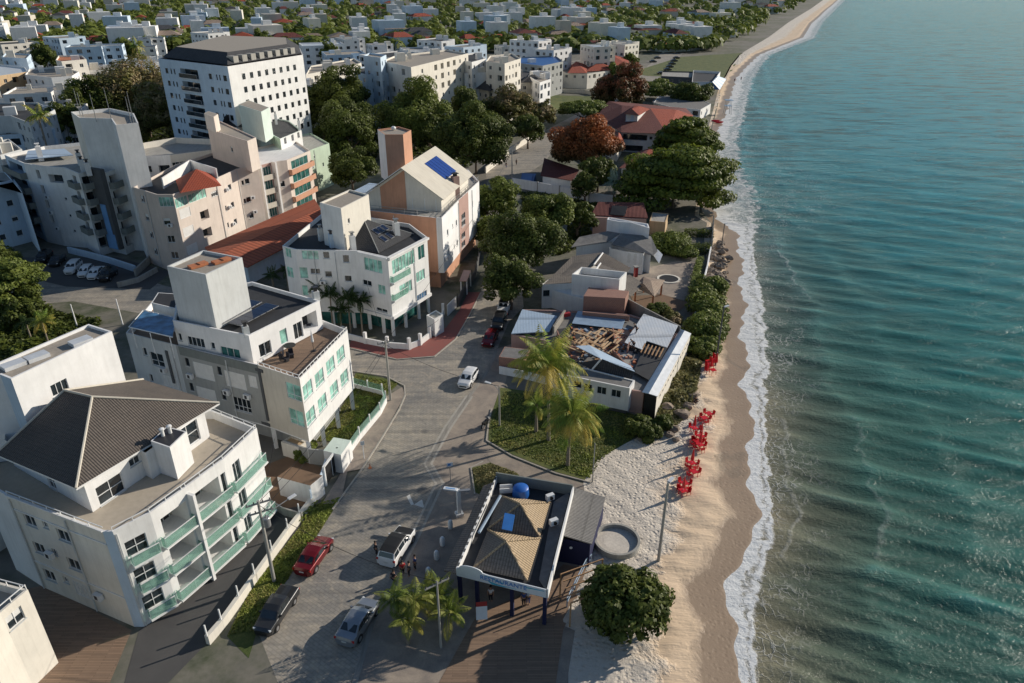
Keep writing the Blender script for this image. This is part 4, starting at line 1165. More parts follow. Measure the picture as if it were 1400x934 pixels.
LP += [Vector((212, 640, 0)), Vector((305, 860, 0)), Vector((455, 1200, 0)), Vector((670, 1700, 0)), Vector((1360, 3400, 0)), Vector((2500, 7000, 0))]
ly = np.array([p.y for p in LP]); lx = np.array([p.x for p in LP])
def left_x(y): return np.interp(y, ly, lx)
rows = np.concatenate([np.arange(-30, 36, 2.), np.linspace(36, 130, 340), np.geomspace(131, 520, 160), np.geomspace(540, 7000, 30)])
nc = 90
t = np.linspace(0, 1, nc)
lxx = left_x(rows)-.8; sxx = shore_x(rows)+14
X = lxx[:, None]+(sxx-lxx)[:, None]*t[None, :]; Y = np.repeat(rows[:, None], nc, 1)
D = X-shore_x(rows)[:, None]
bw = np.maximum((shore_x(rows)-left_x(rows))[:, None], .5)
inl = np.clip(-D/bw, 0, 1)
inl = np.where(bw > 9, np.clip((inl-.12)*1.25, 0, 1), inl*.5)
prof = np.where(D < 0, np.where(D < -3.6, .05-.20*(1-np.clip((-D-3.6+.45*np.sin(Y*1.7+np.sin(Y*.6)*2))/1.5, 0, 1)), np.minimum(-.15, SEA_Z+(-D)*.055)), SEA_Z+D*-.2)
nz = .05*np.sin(X*1.3+np.sin(Y*.9)*1.1)*np.sin(Y*1.1+X*.4)+.03*np.sin(X*2.9+Y*2.2)
rid = .07*np.sin(Y*2.3+1.5*np.sin(Y*.5)+.55*X)*np.clip(1-np.abs(D+6.2)/3.2, 0, 1)
Z = prof+nz*np.clip(-D-5, 0, 1)+np.where(D < -2, rid, 0)+.02
Z = np.where(np.abs(X-lxx[:, None]) < .9, .02, Z)
grid_mesh('beach', X, Y, Z, 'sand', {'dist': D, 'inland': inl}, 'structure')

# ---- land sheet
def sheet(name, pts, z, mat, kind='structure', world=False, label=None, cat=None):
    mb = MB().mat(mat); W_ = [Vector((p[0], p[1], z)) if world else Vector((*g(*p)[:2], z)) for p in pts]
    if area(W_) < 0: W_ = W_[::-1]
    mb.face(W_); o = mb.build(name); o['kind'] = kind; return o
ys = np.concatenate([np.linspace(-70, 500, 60), np.geomspace(520, 7000, 30)])
pts = [(float(left_x(y))+.6, float(y)) for y in ys]
me_ = MB().mat('ground')
for i in range(len(pts)-1):
    me_.face([(-6000, pts[i][1], 0), (pts[i][0], pts[i][1], 0), (pts[i+1][0], pts[i+1][1], 0), (-6000, pts[i+1][1], 0)])
o = me_.build('ground'); o['kind'] = 'structure'

sheet('street', [(380, 934), (352, 862), (386, 803), (436, 728), (468, 679), (495, 642), (520, 603), (554, 541), (553, 528), (528, 515), (481, 508), (440, 492), (330, 462), (200, 430), (100, 412), (0, 420), (-90, 430), (-90, 330), (0, 352), (120, 360), (230, 392), (350, 424), (430, 452), (477, 475), (543, 491), (594, 487), (623, 463), (642, 430), (657, 400), (662, 380), (672, 330), (668, 270), (664, 236), (700, 205), (742, 180), (800, 150), (850, 115), (884, 92), (905, 72), (935, 72), (912, 95), (895, 112), (840, 140), (768, 176), (756, 206), (745, 222), (703, 250), (700, 300), (712, 380), (716, 420), (696, 440), (680, 477), (665, 510), (641, 543), (612, 585), (585, 634), (601, 661), (566, 736), (524, 816), (505, 860), (480, 934)], .004, 'street')
sheet('pavement', [(505, 862), (524, 816), (566, 736), (601, 661), (585, 634), (612, 585), (641, 543), (665, 510), (680, 477), (700, 470), (692, 520), (680, 565), (668, 585), (665, 607), (700, 626), (760, 650), (806, 664), (812, 700), (812, 745), (800, 790), (772, 850), (800, 862), (790, 934), (485, 934)], .008, 'pavement')
sheet('pavement', [(475, 646), (495, 642), (520, 603), (554, 541), (550, 530), (520, 548), (498, 590), (462, 655), (440, 690), (455, 690), (468, 679)], .10, 'pavement')
sheet('pavement', [(480, 466), (477, 475), (543, 491), (594, 487), (623, 463), (642, 430), (657, 400), (640, 400), (628, 425), (610, 448), (580, 468), (553, 474), (520, 470)], .06, 'red_pavement')
def strip(name, pts, w, z0, z1, mat, z=0.):
    mb = MB().mat(mat); P = [g(*p) for p in pts]
    for k, (a, b) in enumerate(zip(P[:-1], P[1:])):
        d = b-a; c = (a+b)/2; zz = z1+.004*(k % 2); mb.box((c.x, c.y, (z0+zz)/2), (d.length+w*.6, w, zz-z0), math.atan2(d.y, d.x))
    o = mb.build(name); o['kind'] = 'structure'; return o
strip('kerb', [(455, 697), (468, 679), (495, 642), (520, 603), (546, 560), (554, 541), (553, 528), (528, 515), (481, 508), (440, 493), (330, 463)], .16, 0, .13, 'kerb')
strip('kerb', [(477, 476), (543, 492), (594, 488), (623, 464), (642, 431), (657, 401)], .16, 0, .11, 'kerb')
strip('gutter', [(641, 543), (612, 585), (585, 634), (601, 661), (566, 736), (548, 770)], .95, 0, .014, 'kerb')
strip('gutter', [(680, 477), (665, 510), (641, 543), (612, 585), (585, 634), (601, 661), (566, 736), (524, 816), (505, 862), (485, 934)], .45, 0, .020, 'old_concrete')
strip('kerb', [(672, 560), (668, 578), (665, 603), (700, 624), (760, 648), (806, 660), (812, 655)], .14, 0, .12, 'kerb')
strip('kerb', [(649, 676), (644, 640), (660, 632)], .14, 0, .1, 'kerb')
sheet('lawn', [(668, 602), (669, 580), (674, 560), (684, 530), (760, 540), (872, 568), (880, 590), (848, 612), (822, 632), (806, 658), (760, 645), (700, 621)], .012, 'lawn')
sheet('lawn', [(644, 640), (672, 632), (712, 648), (690, 668), (655, 676), (647, 672)], .012, 'lawn')
sheet('lawn', [(310, 870), (345, 800), (398, 735), (432, 690), (455, 672), (468, 679), (436, 728), (386, 803), (352, 862), (340, 900)], .012, 'lawn')
sheet('lawn', [(430, 600), (470, 552), (487, 508), (548, 522), (520, 548), (495, 580), (478, 606)], .012, 'lawn')
sheet('path', [(662, 622), (700, 630), (790, 664), (782, 672), (714, 651), (672, 634)], .016, 'pavement')
sheet('yard', [(26, 808), (60, 800), (180, 862), (150, 934), (0, 934), (-60, 860)], .010, 'deck')
sheet('yard', [(190, 862), (340, 705), (430, 650), (440, 690), (398, 735), (300, 862), (230, 934), (170, 934)], .014, 'asphalt_dark')
sheet('yard', [(352, 640), (400, 622), (440, 640), (425, 690), (360, 700)], .018, 'yard_brown')
sheet('lawn', [(860, 100), (930, 78), (1020, 72), (1000, 98), (978, 118), (950, 106), (885, 104)], .02, 'lawn')
sheet('lawn', [(752, 130), (812, 132), (800, 150), (750, 150)], .02, 'lawn')
sheet('lawn', [(700, 262), (770, 268), (860, 290), (800, 300), (720, 300)], .02, 'lawn')
sheet('car_park', [(30, 352), (160, 352), (235, 372), (205, 396), (90, 392), (40, 380)], .016, 'asphalt_dark')
mk = MB().mat('road_paint')
for q in ([(566, 690), (577, 683), (580, 695)], [(560, 676), (566, 690), (562, 691), (556, 679)]):
    mk.face([(*g(*p)[:2], .010) for p in q][::-1])
o = mk.build('road_marking'); o['kind'] = 'structure'

# ================================================================== BUILDINGS, FRONT ROW
# ---- A: white building with brown hipped roof, bottom left
A = Bld('apartment_building', 'white curved building with green glass balconies and a large brown hipped roof over its terrace', 'building',
        [(8, 677), (140, 727), (154, 727), (205, 701), (254, 666), (305, 628), (351, 585), (291, 561), (150, 560), (-10, 612), (-30, 655)], 9.8,
        wall='white_plaster', parapet=.85, roof='terrace_tile', edge_mats={0: 'cream_plaster', 1: 'blue_shade_paint'})
for px, py, w_, h_ in ((41, 712, 1.3, 1.15), (87, 733, 1.4, 1.15), (54, 750, 1.3, 1.15), (101, 772, 1.4, 1.15), (68, 787, 1.3, 1.15)):
    A.w(0, px, py, w_, h_, 'win', blind=False)
for px, py in ((62, 718), (75, 755), (90, 793)): A.w(0, px, py, .6, .65, 'win', mull=1, blind=False)
A.w(0, 113, 807, 1.8, 1.5, 'shut', mull=3)
A.band(0, 8.55, .12, .06); A.band(0, 3.15, .12, .06); A.band(0, 9.84, .1, .1)
for i in range(2, 6):
    L = A.e(i)[2]
    for k, zf in enumerate((6.35, 3.55, .75)):
        if i == 2: A.add(i, L*.45, zf+1.25, 1.6, 1.5, 'win', mull=1, trans=.5, blind=False); 
        elif i == 5: A.add(i, L*.28, zf+1.2, 1.0, 2.1, 'door', mull=1)
        else: A.add(i, L*(.55 if i == 3 else .42), zf+1.2, min(L*.72, 3.4), 2.2, 'loggia', depth=2.2, rail=False, back='beige_plaster')
        if i == 4: A.add(i, L*.93, zf+1.2, .7, 2.1, 'door', mull=0)
for k, zf in enumerate((6.3, 3.5, .7)):
    for i in range(2, 6):
        L = A.e(i)[2]; A.balcony(i, .15 if i > 2 else .5, L-.1, zf, .62)
    # fins
for i in (4,):
    mb = MB().mat('white_plaster'); A.wbox(mb, i, -.12, .14, .1, 9.2, .004, .68); mb.build('column', A.root)
A.finish()
# rail on the parapet
mb = MB().mat('white_metal')
for i in (0, 2, 3, 4, 5, 6):
    L = A.e(i)[2]
    A.wbox(mb, i, 0, L, 10.12, 10.18, -.12, -.06)
    for k in range(int(L/1.5)+1): A.wbox(mb, i, min(k*1.5, L-.06), min(k*1.5, L-.06)+.05, 9.803, 10.12, -.12, -.07)
mb.build('railing', A.root)
# penthouse under the hipped roof
pw = [g(127, 700, 9.0), g(200, 650, 9.0), g(209, 655, 9.0), g(287, 597, 9.0), g(230, 560, 9.0), g(22, 618, 9.0), g(20, 637, 9.0)]
ez = 11.75
PB = Bld('penthouse', None, None, world=pw, h=ez-.1, z0=8.97, wall='white_plaster', parapet=0, roof=None, root=A.root, part='penthouse_wall')
PB.w(0, 152, 670, 2.3, 1.9, 'win', mull=1, trans=.5, blind=False); PB.w(0, 188, 628, 1.5, .7, 'win', mull=1, blind=False)
PB.w(2, 258, 596, 2.4, 2.1, 'door', mull=1, trans=.5); PB.w(6, 72, 664, 1.1, 1.9, 'win', mull=1, trans=.5, blind=False)
PB.finish()
ef = g(104, 668, ez); er = g(300, 551, ez); ek = g(196, 519, ez); el = g(-6, 621, ez)
apx = g(126, 543, 15.0); apy = g(88, 534, 15.0)
hip(A.root, [er, ek, el, ef], [apx, apy] if False else [apx, apy], 'house_tile') if False else None
mb = MB()
def rf(mb, pts):
    pts = [Vector(p) for p in pts]
    if (pts[1]-pts[0]).cross(pts[2]-pts[0]).z < 0: pts = pts[::-1]
    mb.face(pts)
mb.mat('house_tile'); rf(mb, [ef, er, apx]); rf(mb, [er, ek, apy, apx]); rf(mb, [ek, el, apy]); rf(mb, [el, ef, apx, apy])
mb.mat('beige_plaster')
for p, q in ((ef, apx), (er, apx), (ek, apy), (el, apy), (apx, apy)): mb.tube(p+Vector((0, 0, .04)), q+Vector((0, 0, .04)), .10, n=6)
mb.mat('white_plaster'); mb.slab([p-Vector((0, 0, .02)) for p in (ef, er, ek, el)], .16)
mb.build('roof', A.root)
c = block(A.root, 'chimney', [(206, 603), (232, 612), (255, 590), (228, 583)], 12.2, 9.0, 'white_plaster', 'dark_metal')
for px, py in ((222, 592), (232, 588)):
    mb = MB().mat('white_metal'); p = g(px, py, 12.5); mb.lathe((p.x, p.y, 12.2), [(.14, 0), (.14, .55), (.22, .6), (.22, .72), (.05, .8)], 10); mb.build('chimney_pot', A.root, smooth=True)
# tower with flat roof
TW = Bld('tower', None, None, [(0, 512), (15, 518), (153, 453), (121, 443), (-60, 520)], 17.2, 9.0, wall='bright_plaster', parapet=.25, roof='gravel_roof', root=A.root, part='tower', edge_mats={0: 'blue_shade_paint'})
TW.w(1, 82, 530, 1.5, 1.1, 'win', mull=2, blind=False); TW.finish()
for px, py in ((18, 498), (50, 487), (110, 466)):
    mb = MB().mat('sheet_white'); p = g(px, py, 17.2); mb.box((p.x, p.y, 17.15), (1.7, 1.1, .35), .95); mb.build('roof_hatch', A.root)
# neighbour corner at the bottom left
A2 = Bld('apartment_building', 'cream building corner with railed terrace at the lower left edge of the view', 'building', [(-60, 780), (38, 806), (0, 838), (-30, 870), (-140, 860)], 7.5, wall='cream_plaster', parapet=.7, roof='terrace_tile')
A2.w(1, 18, 848, 1.6, 1.2); A2.finish()
mb = MB().mat('white_metal')
for i in (0, 1):
    L = A2.e(i)[2]; A2.wbox(mb, i, 0, L, 7.9, 7.96, -.12, -.06)
    for k in range(int(L/1.2)+1): A2.wbox(mb, i, min(k*1.2, L-.06), min(k*1.2, L-.06)+.05, 7.503, 7.9, -.12, -.07)
mb.build('railing', A2.root)
A3 = Bld('apartment_building', 'grey plastered block at the left edge behind the brown hipped roof', 'building', [(-80, 575), (14, 590), (30, 640), (-60, 690)], 6.5, wall='light_grey_plaster', parapet=.3, roof='old_concrete')
A3.grid(0, 1.8, 2.8, 2, 3, 1.1, 1.0); A3.finish()

# ---- B: white and grey building with timber roof deck
Zd = 10.4
B = Bld('apartment_building', 'white and grey building with a timber roof deck and pale green windows beside the street', 'building',
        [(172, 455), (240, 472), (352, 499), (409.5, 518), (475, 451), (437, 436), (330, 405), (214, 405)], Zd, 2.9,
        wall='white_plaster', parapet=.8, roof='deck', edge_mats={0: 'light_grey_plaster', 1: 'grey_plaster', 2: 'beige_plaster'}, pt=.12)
B.w(0, 215, 492, 2.0, 1.7, 'win', trans=.4, blind=False); B.w(0, 198, 481, .6, 1.0); B.w(0, 207, 517, .5, 1.0); B.w(0, 233, 522, 2.2, 1.4, 'shut')
for px, py in ((279, 508), (322, 520), (283, 541)): B.w(1, px, py, 2.7, 1.9, 'shut', mull=0)
B.w(1, 346, 522, 1.0, 1.4, 'shut', mull=1)
for px, py in ((243, 489), (256, 495), (300, 507), (245, 523), (262, 529), (306, 541)): B.w(1, px, py, .55, 1.0, 'win', mull=0, frame='dark_metal', blind=False)
B.w(1, 331, 554, 2.4, 1.7, 'win', mull=3, trans=.35, blind=False); B.w(2, 357, 557, .9, 1.3, 'win')
B.w(2, 401.6, 536, 2.0, 1.9, 'green', mull=1, trans=.3, glass='green_glass'); B.w(2, 405.5, 571, 2.0, 1.9, 'green', mull=1, trans=.3)
for px, py in ((421, 533), (437, 517), (452, 500), (466, 485)): B.w(3, px, py, 1.9, 1.7, 'green', mull=1, trans=.3, sill=True)
for px, py in ((425, 569), (441, 551), (457, 533), (471, 517)): B.w(3, px, py, 1.9, 1.7, 'green', mull=1, trans=.3, sill=True)
# stepped dark frame on the grey wall
fr = MB().mat('dark_grey_plaster')
def wl(b, mb, i, p, q, w_=.35, d=.1):
    u0, z0 = b.on(i, *p); u1, z1 = b.on(i, *q)
    if abs(u1-u0) > abs(z1-z0): b.wbox(mb, i, min(u0, u1)-w_/2, max(u0, u1)+w_/2, (z0+z1)/2-w_/2, (z0+z1)/2+w_/2, .004, d)
    else: b.wbox(mb, i, (u0+u1)/2-w_/2, (u0+u1)/2+w_/2, min(z0, z1)+w_/2, max(z0, z1)-w_/2, .004, d)
wl(B, fr, 1, (229, 478), (237, 525)); wl(B, fr, 2, (353, 502), (368, 577)); wl(B, fr, 2, (351, 505), (358, 507)); wl(B, fr, 2, (356, 576), (368, 581))
fr.mat('greenish_grey'); L1 = B.e(1)[2]; B.wbox(fr, 1, .4, L1, 9.35, 10.35, .004, .06); fr.build('facade_frame', B.root)
B.finish()
# ground floor: recessed dark base and columns
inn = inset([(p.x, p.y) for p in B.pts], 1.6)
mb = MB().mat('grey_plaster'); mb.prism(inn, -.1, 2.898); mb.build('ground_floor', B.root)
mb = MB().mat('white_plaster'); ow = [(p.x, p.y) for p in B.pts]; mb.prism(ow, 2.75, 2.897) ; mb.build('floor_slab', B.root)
for i, f in ((3, .02), (3, .3), (3, .62), (3, .97), (2, .04), (1, .03), (1, .5), (0, .05)):
    p = B.P(i, B.e(i)[2]*f, 0, -.3); mb = MB().mat('white_plaster'); mb.box((p.x, p.y, 1.37), (.4, .4, 2.75), .5); mb.build('column', B.root)
mb = MB().mat('white_plaster')
for i, L in ((3, B.e(3)[2]), (2, B.e(2)[2])):
    B.wbox(mb, i, 0, L, Zd+.32, Zd+.38, -.1, -.04)
    for k in range(int(L/.8)+1): B.wbox(mb, i, min(k*.8, L-.08), min(k*.8, L-.08)+.07, Zd+.003, Zd+.32, -.1, -.04)
mb.build('railing', B.root)
# upper storey
Zu = 13.2
U = Bld('upper', None, None, [(236, 438), (340, 459), (437, 411), (345, 385), (245, 405)], Zu, Zd-.7, wall='bright_plaster', parapet=.45, roof='dark_roof', root=B.root, part='upper_storey_wall', edge_mats={0: 'white_plaster'})
U.w(0, 246, 461, .5, .9, mull=0); U.w(0, 268, 468, 2.3, 1.1, mull=3, blind=False); U.w(0, 291, 473, .55, .8, mull=0, blind=False); U.w(0, 315, 482, 2.5, 1.1, 'teal', mull=2)
U.w(1, 359, 479, .8, 1.5, mull=0, blind=False); U.w(1, 367, 475, .8, 1.5, mull=0, blind=False); U.w(1, 388, 460, 1.0, 1.7, 'green'); U.w(1, 396, 455, .9, 1.6, mull=0); U.w(1, 408, 452, 1.3, 1.9, 'door'); U.w(1, 424, 440, 2.2, 2.0, 'dark', depth=1.6)
U.finish()
T = Bld('tower', None, None, [(228, 364), (281, 375.5), (331, 352), (278, 342)], 19.0, Zu-.5, wall='light_grey_plaster', parapet=.3, roof='gravel_roof', root=B.root, part='water_tower_wall', edge_mats={1: 'light_grey_plaster'})
T.finish()
for px, py in ((268, 364), (300, 358)):
    p = g(px, py, 18.8); mb = MB().mat('orange_stuff'); mb.box((p.x, p.y, 18.85), (1.4, 1.0, .22), .8); mb.box((p.x+.5, p.y+.5, 18.9), (.9, .8, .3), .9); mb.build('roof_hatch', B.root)
# solar collectors in two rows
for r, (p0, p1, n_) in enumerate((((301, 438), (345, 414), 6), ((325, 441), (368, 419), 6))):
    a = g(*p0, Zu-.1); b = g(*p1, Zu-.1)
    for k in range(n_):
        c = a.lerp(b, k/(n_-1)); an = math.atan2(b.y-a.y, b.x-a.x)
        mb = MB().mat('grey_metal'); mb.box((c.x, c.y, Zu-.08), (1.08, 1.9, .06), an); mb.mat('solar'); mb.box((c.x, c.y, Zu-.04), (.96, 1.78, .03), an); mb.build('solar_panel', B.root)
chimney(B.root, 335, 446, Zu-.4, Zu+.8, .6, 'light_grey_plaster', 'dark_metal'); chimney(B.root, 431, 398, Zu-.4, Zu+.8, .7, 'light_grey_plaster', 'dark_metal')
for px, py in ((256, 432), (264, 435), (273, 437)):
    p = g(px, py, Zu-.2); mb = MB().mat('grey_metal'); mb.lathe((p.x, p.y, Zu-.45), [(.35, 0), (.42, .1), (.42, .5), (.2, .62)], 12); mb.build('roof_vent', B.root, smooth=True)
# left lower terrace with pergola
t0 = g(172, 455, Zd+.05); 
mb = MB().mat('white_metal')
for f in range(7):
    a = g(176+9.5*f, 447-1.0*f, Zd+1.9); b = g(196+7*f, 424+1.5*f, Zd+1.9); mb.tube(a, b, .05, n=6)
mb.tube(g(176, 447, Zd+1.9), g(236, 461, Zd+1.9), .06); mb.tube(g(196, 424, Zd+1.9), g(240, 434, Zd+1.9), .06)
for px, py in ((180, 448), (205, 455), (232, 461)): a = g(px, py, Zd+1.9); mb.tube(a, Vector((a.x, a.y, Zd-.6)), .05)
mb.build('pergola', B.root)
mb = MB().mat('blue_glass'); mb.slab([g(178, 447, Zd+1.95), g(236, 460, Zd+1.95), g(240, 435, Zd+1.95), g(197, 425, Zd+1.95)], .04); mb.build('pergola_glass', B.root)
block(B.root, 'parapet_wall', [(207, 414), (240, 422), (246, 402), (216, 400)], Zd+2.4, Zd-.7, 'white_plaster', 'dark_roof')

for px, py in ((225, 505), (262, 513), (312, 535), (340, 541)): B.ac(1 if px > 240 else 0, px, py)
# ---- C: white building with green corner windows
Zc = 12.0
Cb = Bld('apartment_building', 'white building with dark pyramid roof and tall green glass corner windows behind a low wall', 'building',
         [(386, 336), (404, 341), (490, 343), (530, 352), (584, 324), (560, 306), (500, 296), (440, 292)], Zc, 2.7, wall='white_plaster', parapet=.6, roof='dark_roof')
for px, py, w_, h_, k in ((394, 345, 1.2, 1.5, 'green'),): Cb.w(0, px, py, w_, h_, k)
Cb.w(0, 396, 372, 1.5, 1.6, 'green')
for px, py, w_, h_, k in ((424, 348, 2.4, 1.5, 'green'), (446, 349, .9, 1.0, 'win'), (473, 354, .9, 1.1, 'win'), (412, 373, 1.9, 1.7, 'green'), (431, 371, 1.4, .8, 'win'), (449, 375, 1.0, .9, 'win'), (476, 381, 1.0, .9, 'win'), (412, 397, 2.0, 1.6, 'green')):
    Cb.w(1, px, py, w_, h_, k, blind=False)
for px, py, w_, h_, k in ((510, 363, 3.2, 1.9, 'green'), (502, 387, 1.6, .8, 'win'), (500, 363, 1.4, 1.9, 'green'), (522, 396, 1.3, 1.4, 'green'), (522, 424, 2.0, .5, 'win')): Cb.w(2, px, py, w_, h_, k, blind=False)
Cb.w(3, 552, 358, 5.4, 2.1, 'green', mull=6, frame='white_metal'); Cb.w(3, 576, 345, 1.6, 2.1, 'teal', mull=1); Cb.w(3, 575, 377, 2.2, 1.6, 'green'); Cb.w(3, 555, 394, 3.0, 1.7, 'green'); Cb.w(3, 560, 424, 3.4, 1.1, 'win', glass='blue_glass', mull=4); Cb.w(3, 577, 405, 2.6, 1.1, 'win', glass='blue_glass', mull=3)
L3 = Cb.e(3)[2]
Cb.finish()
Cb.balcony(3, .05, 4.2, 8.3, .7, 'rail_glass'); Cb.balcony(3, .05, 3.4, 5.6, .6)
mb = MB().mat('white_plaster'); 
for i in (2, 3): Cb.wbox(mb, i, -.02, Cb.e(i)[2]+.02, Zc-.35, Zc-.02, .004, .35)
for i in (2, 3): Cb.wbox(mb, i, -.02, Cb.e(i)[2]+.02, 2.75, 3.2, .004, .25)
mb.build('cornice', Cb.root)
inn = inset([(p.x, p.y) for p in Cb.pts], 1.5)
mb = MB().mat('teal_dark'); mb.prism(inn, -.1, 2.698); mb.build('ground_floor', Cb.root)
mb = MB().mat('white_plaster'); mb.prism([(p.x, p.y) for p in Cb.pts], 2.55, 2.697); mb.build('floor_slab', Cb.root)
for i, f in ((1, .1), (1, .45), (1, .8), (2, .1), (2, .6), (3, .03), (3, .35), (3, .7), (3, .97)):
    p = Cb.P(i, Cb.e(i)[2]*f, 0, -.3); mb = MB().mat('white_plaster'); mb.box((p.x, p.y, 1.27), (.4, .4, 2.55), .5); mb.build('column', Cb.root)
# pyramid roof
zr = Zc-.5; q = [g(487, 343, zr), g(520, 345, zr), g(563, 322, zr), g(500, 303, zr)]; ap = g(497, 299, Zc+2.3)
q = [g(478, 340, zr), g(518, 346, zr), g(566, 320, zr), g(520, 308, zr)]
mb = MB().mat('slate_tile')
for a, b in ((0, 1), (1, 2), (2, 3), (3, 0)): rf(mb, [q[a], q[b], ap])
mb.mat('grey_plaster')
for a in q: mb.tube(a, ap, .07, n=6)
mb.build('roof', Cb.root)
for r in range(2):
    for k in range(3):
        f = (k+.9)/4.4; a = q[1].lerp(q[2], f+.12); c = a.lerp(ap, .26+.26*r)+Vector((0, 0, .1)); n_ = (q[2]-q[1]).cross(ap-q[1]).normalized()
        if n_.z < 0: n_ = -n_
        tx = (q[2]-q[1]).normalized(); ty = n_.cross(tx); mb = MB().mat('grey_metal')
        w2, h2 = .42, .62
        mb.slab([c+tx*a_*w2+ty*b_*h2 for a_, b_ in ((-1, -1), (1, -1), (1, 1), (-1, 1))], .05)
        mb.mat('solar'); c2 = c+n_*.01; mb.slab([c2+tx*a_*w2*.88+ty*b_*h2*.9 for a_, b_ in ((-1, -1), (1, -1), (1, 1), (-1, 1))], .03); mb.build('solar_panel', Cb.root)
T = Bld('tower', None, None, [(437, 277), (466, 285), (504, 266), (478, 259)], Zc+5.6, Zc-.6, wall='cream_plaster', parapet=.25, roof='gravel_roof', root=Cb.root, part='tower_wall', edge_mats={0: 'white_plaster'})
T.w(1, 477, 302, .5, .7, mull=0, blind=False); T.finish()
chimney(Cb.root, 481, 322, Zc-.6, Zc+1.6, .7); chimney(Cb.root, 541, 304, Zc-.6, Zc+1.9, .8); chimney(Cb.root, 437, 312, Zc-.6, Zc+1.3, .6); chimney(Cb.root, 452, 320, Zc-.6, Zc+1.4, .6, 'blue_shade_paint', 'dark_metal')
Cb2 = MB().mat('white_plaster')

# ---- D: peach building with gable
Zp = 12.2
Dd = Bld('apartment_building', 'peach and white building with a gabled attic, blue roof panels and a tall peach tower', 'building',
         [(470, 284), (596, 298), (604, 298), (627, 274), (640, 262), (655, 248), (640, 232), (560, 228)], Zp, 3.0, wall='bright_plaster', parapet=.35, roof='concrete',
         edge_mats={0: 'peach_plaster', 1: 'white_plaster', 3: 'mauve_plaster', 7: 'peach_plaster'})
for px, py in ((612, 318), (613, 345)): Dd.w(2, px, py, .8, 1.0, mull=1, blind=False)
for px, py in ((619, 309), (621, 337)): Dd.w(2, px, py, .4, .7, mull=0, blind=False)
for px, py in ((624, 305), (625, 332)): Dd.w(2, px, py, .8, 1.0, mull=1, blind=False)
for py in (296, 305, 322, 334): Dd.w(3, 633.5, py, 2.2, 1.1, 'win', mull=2, blind=False)
for px, py in ((646, 279), (648, 305)): Dd.w(4, px, py, .6, 1.0, mull=0)
Dd.w(0, 560, 312, .9, .6, blind=False); Dd.w(0, 575, 340, 1.2, .9, blind=False); Dd.w(0, 530, 312, .9, .6)
Dd.finish()
inn = inset([(p.x, p.y) for p in Dd.pts], .9)
mb = MB().mat('peach_plaster'); mb.prism(inn, -.1, 2.998); mb.build('ground_floor', Dd.root)
zt = Zp-.35
mb = MB().mat('grey_metal')
for i in (0, 1, 2, 3, 4):
    L = Dd.e(i)[2]
    for zz in (Zp+.45, Zp+.85): Dd.wbox(mb, i, 0, L, zz, zz+.06, -.12, -.06)
    for k in range(int(L/2.2)+1): Dd.wbox(mb, i, min(k*2.2, L-.08), min(k*2.2, L-.08)+.07, Zp+.003, Zp+.85, -.12, -.05)
mb.build('railing', Dd.root)
# attic with gable
ze = zt+2.3
gl_, gr_ = g(500, 266, ze), g(603, 270, ze); gl_.z = gr_.z = zt
tx = (gr_-gl_); mid = gl_.lerp(gr_, .52); zpk = top_z(mid, 228); back = g(640, 239, ze)-g(603, 270, ze)
def D3(f, k, z): p = gl_+tx*f+back*k; return Vector((p.x, p.y, z))
mb = MB().mat('cream_plaster')
mb.face([D3(0, 0, zt), D3(1, 0, zt), D3(1, 0, ze), D3(.52, 0, zpk-.25), D3(0, 0, ze)])
mb.face([D3(1, 0, zt), D3(1, 1, zt), D3(1, 1, ze), D3(1, 0, ze)]); mb.face([D3(1, 1, zt), D3(0, 1, zt), D3(0, 1, ze), D3(.52, 1, zpk-.25), D3(1, 1, ze)]); mb.face([D3(0, 1, zt), D3(0, 0, zt), D3(0, 0, ze), D3(0, 1, ze)])
mb.mat('peach_plaster'); n_ = Vector((tx.y, -tx.x, 0)).normalized()*.06
mb.slab([p+n_ for p in (D3(.2, 0, zt+.02), D3(.54, 0, zt+.02), D3(.54, 0, zpk-.5), D3(.2, 0, ze+(zpk-ze)*.3))], .01) if False else mb.face([p+n_ for p in (D3(.2, 0, zt+.02), D3(.54, 0, zt+.02), D3(.54, 0, zpk-.5), D3(.2, 0, ze+(zpk-ze)*.28))])
mb.build('attic_wall', Dd.root)
mb = MB().mat('beige_plaster'); mb.slab([D3(.52, -.05, zpk), D3(1.05, -.05, ze-.1), D3(1.05, 1.05, ze-.1), D3(.52, 1.05, zpk)], .16)
mb.mat('white_plaster'); mb.slab([D3(.518, -.05, zpk), D3(-.06, -.05, ze-.2), D3(-.06, 1.05, ze-.2), D3(.518, 1.05, zpk)], .16)
mb.build('roof', Dd.root)
for k in range(5):
    mb = MB().mat('solar_blue'); a, b = .42+.08*k, .42+.08*k+.072
    P_ = lambda f, kk: D3(.52+.53*f, kk, zpk+(ze-.1-zpk)*f+.08)
    mb.slab([P_(.2, a), P_(.72, a), P_(.72, b), P_(.2, b)], .05); mb.build('solar_panel', Dd.root)
mb = MB().mat('white_metal'); n2 = Vector((tx.y, -tx.x, 0)).normalized()*.02
for f in (.62, .78, .93): 
    a = D3(f, 0, zt)+n2; mb.box((a.x, a.y, zt+1.0), (.1, .1, 2.0))
mb.build('trim', Dd.root)
T = Bld('tower', None, None, [(516, 177), (526, 184), (551, 184), (562, 178), (545, 173)], Zp+8.4, Zp-.4, wall='peach_plaster', parapet=.3, roof='gravel_roof', root=Dd.root, part='tower_wall', edge_mats={0: 'white_plaster'})
T.finish()
p = g(538, 176, Zp+8.4); mb = MB().mat('white_metal'); mb.lathe((p.x, p.y, Zp+8.2), [(.3, 0), (.5, .3), (.3, .6)], 12); mb.build('satellite_dish', Dd.root, smooth=True)
chimney(Dd.root, 622, 241, zt, Zp+3.4, 1.1, 'mauve_plaster', 'black')
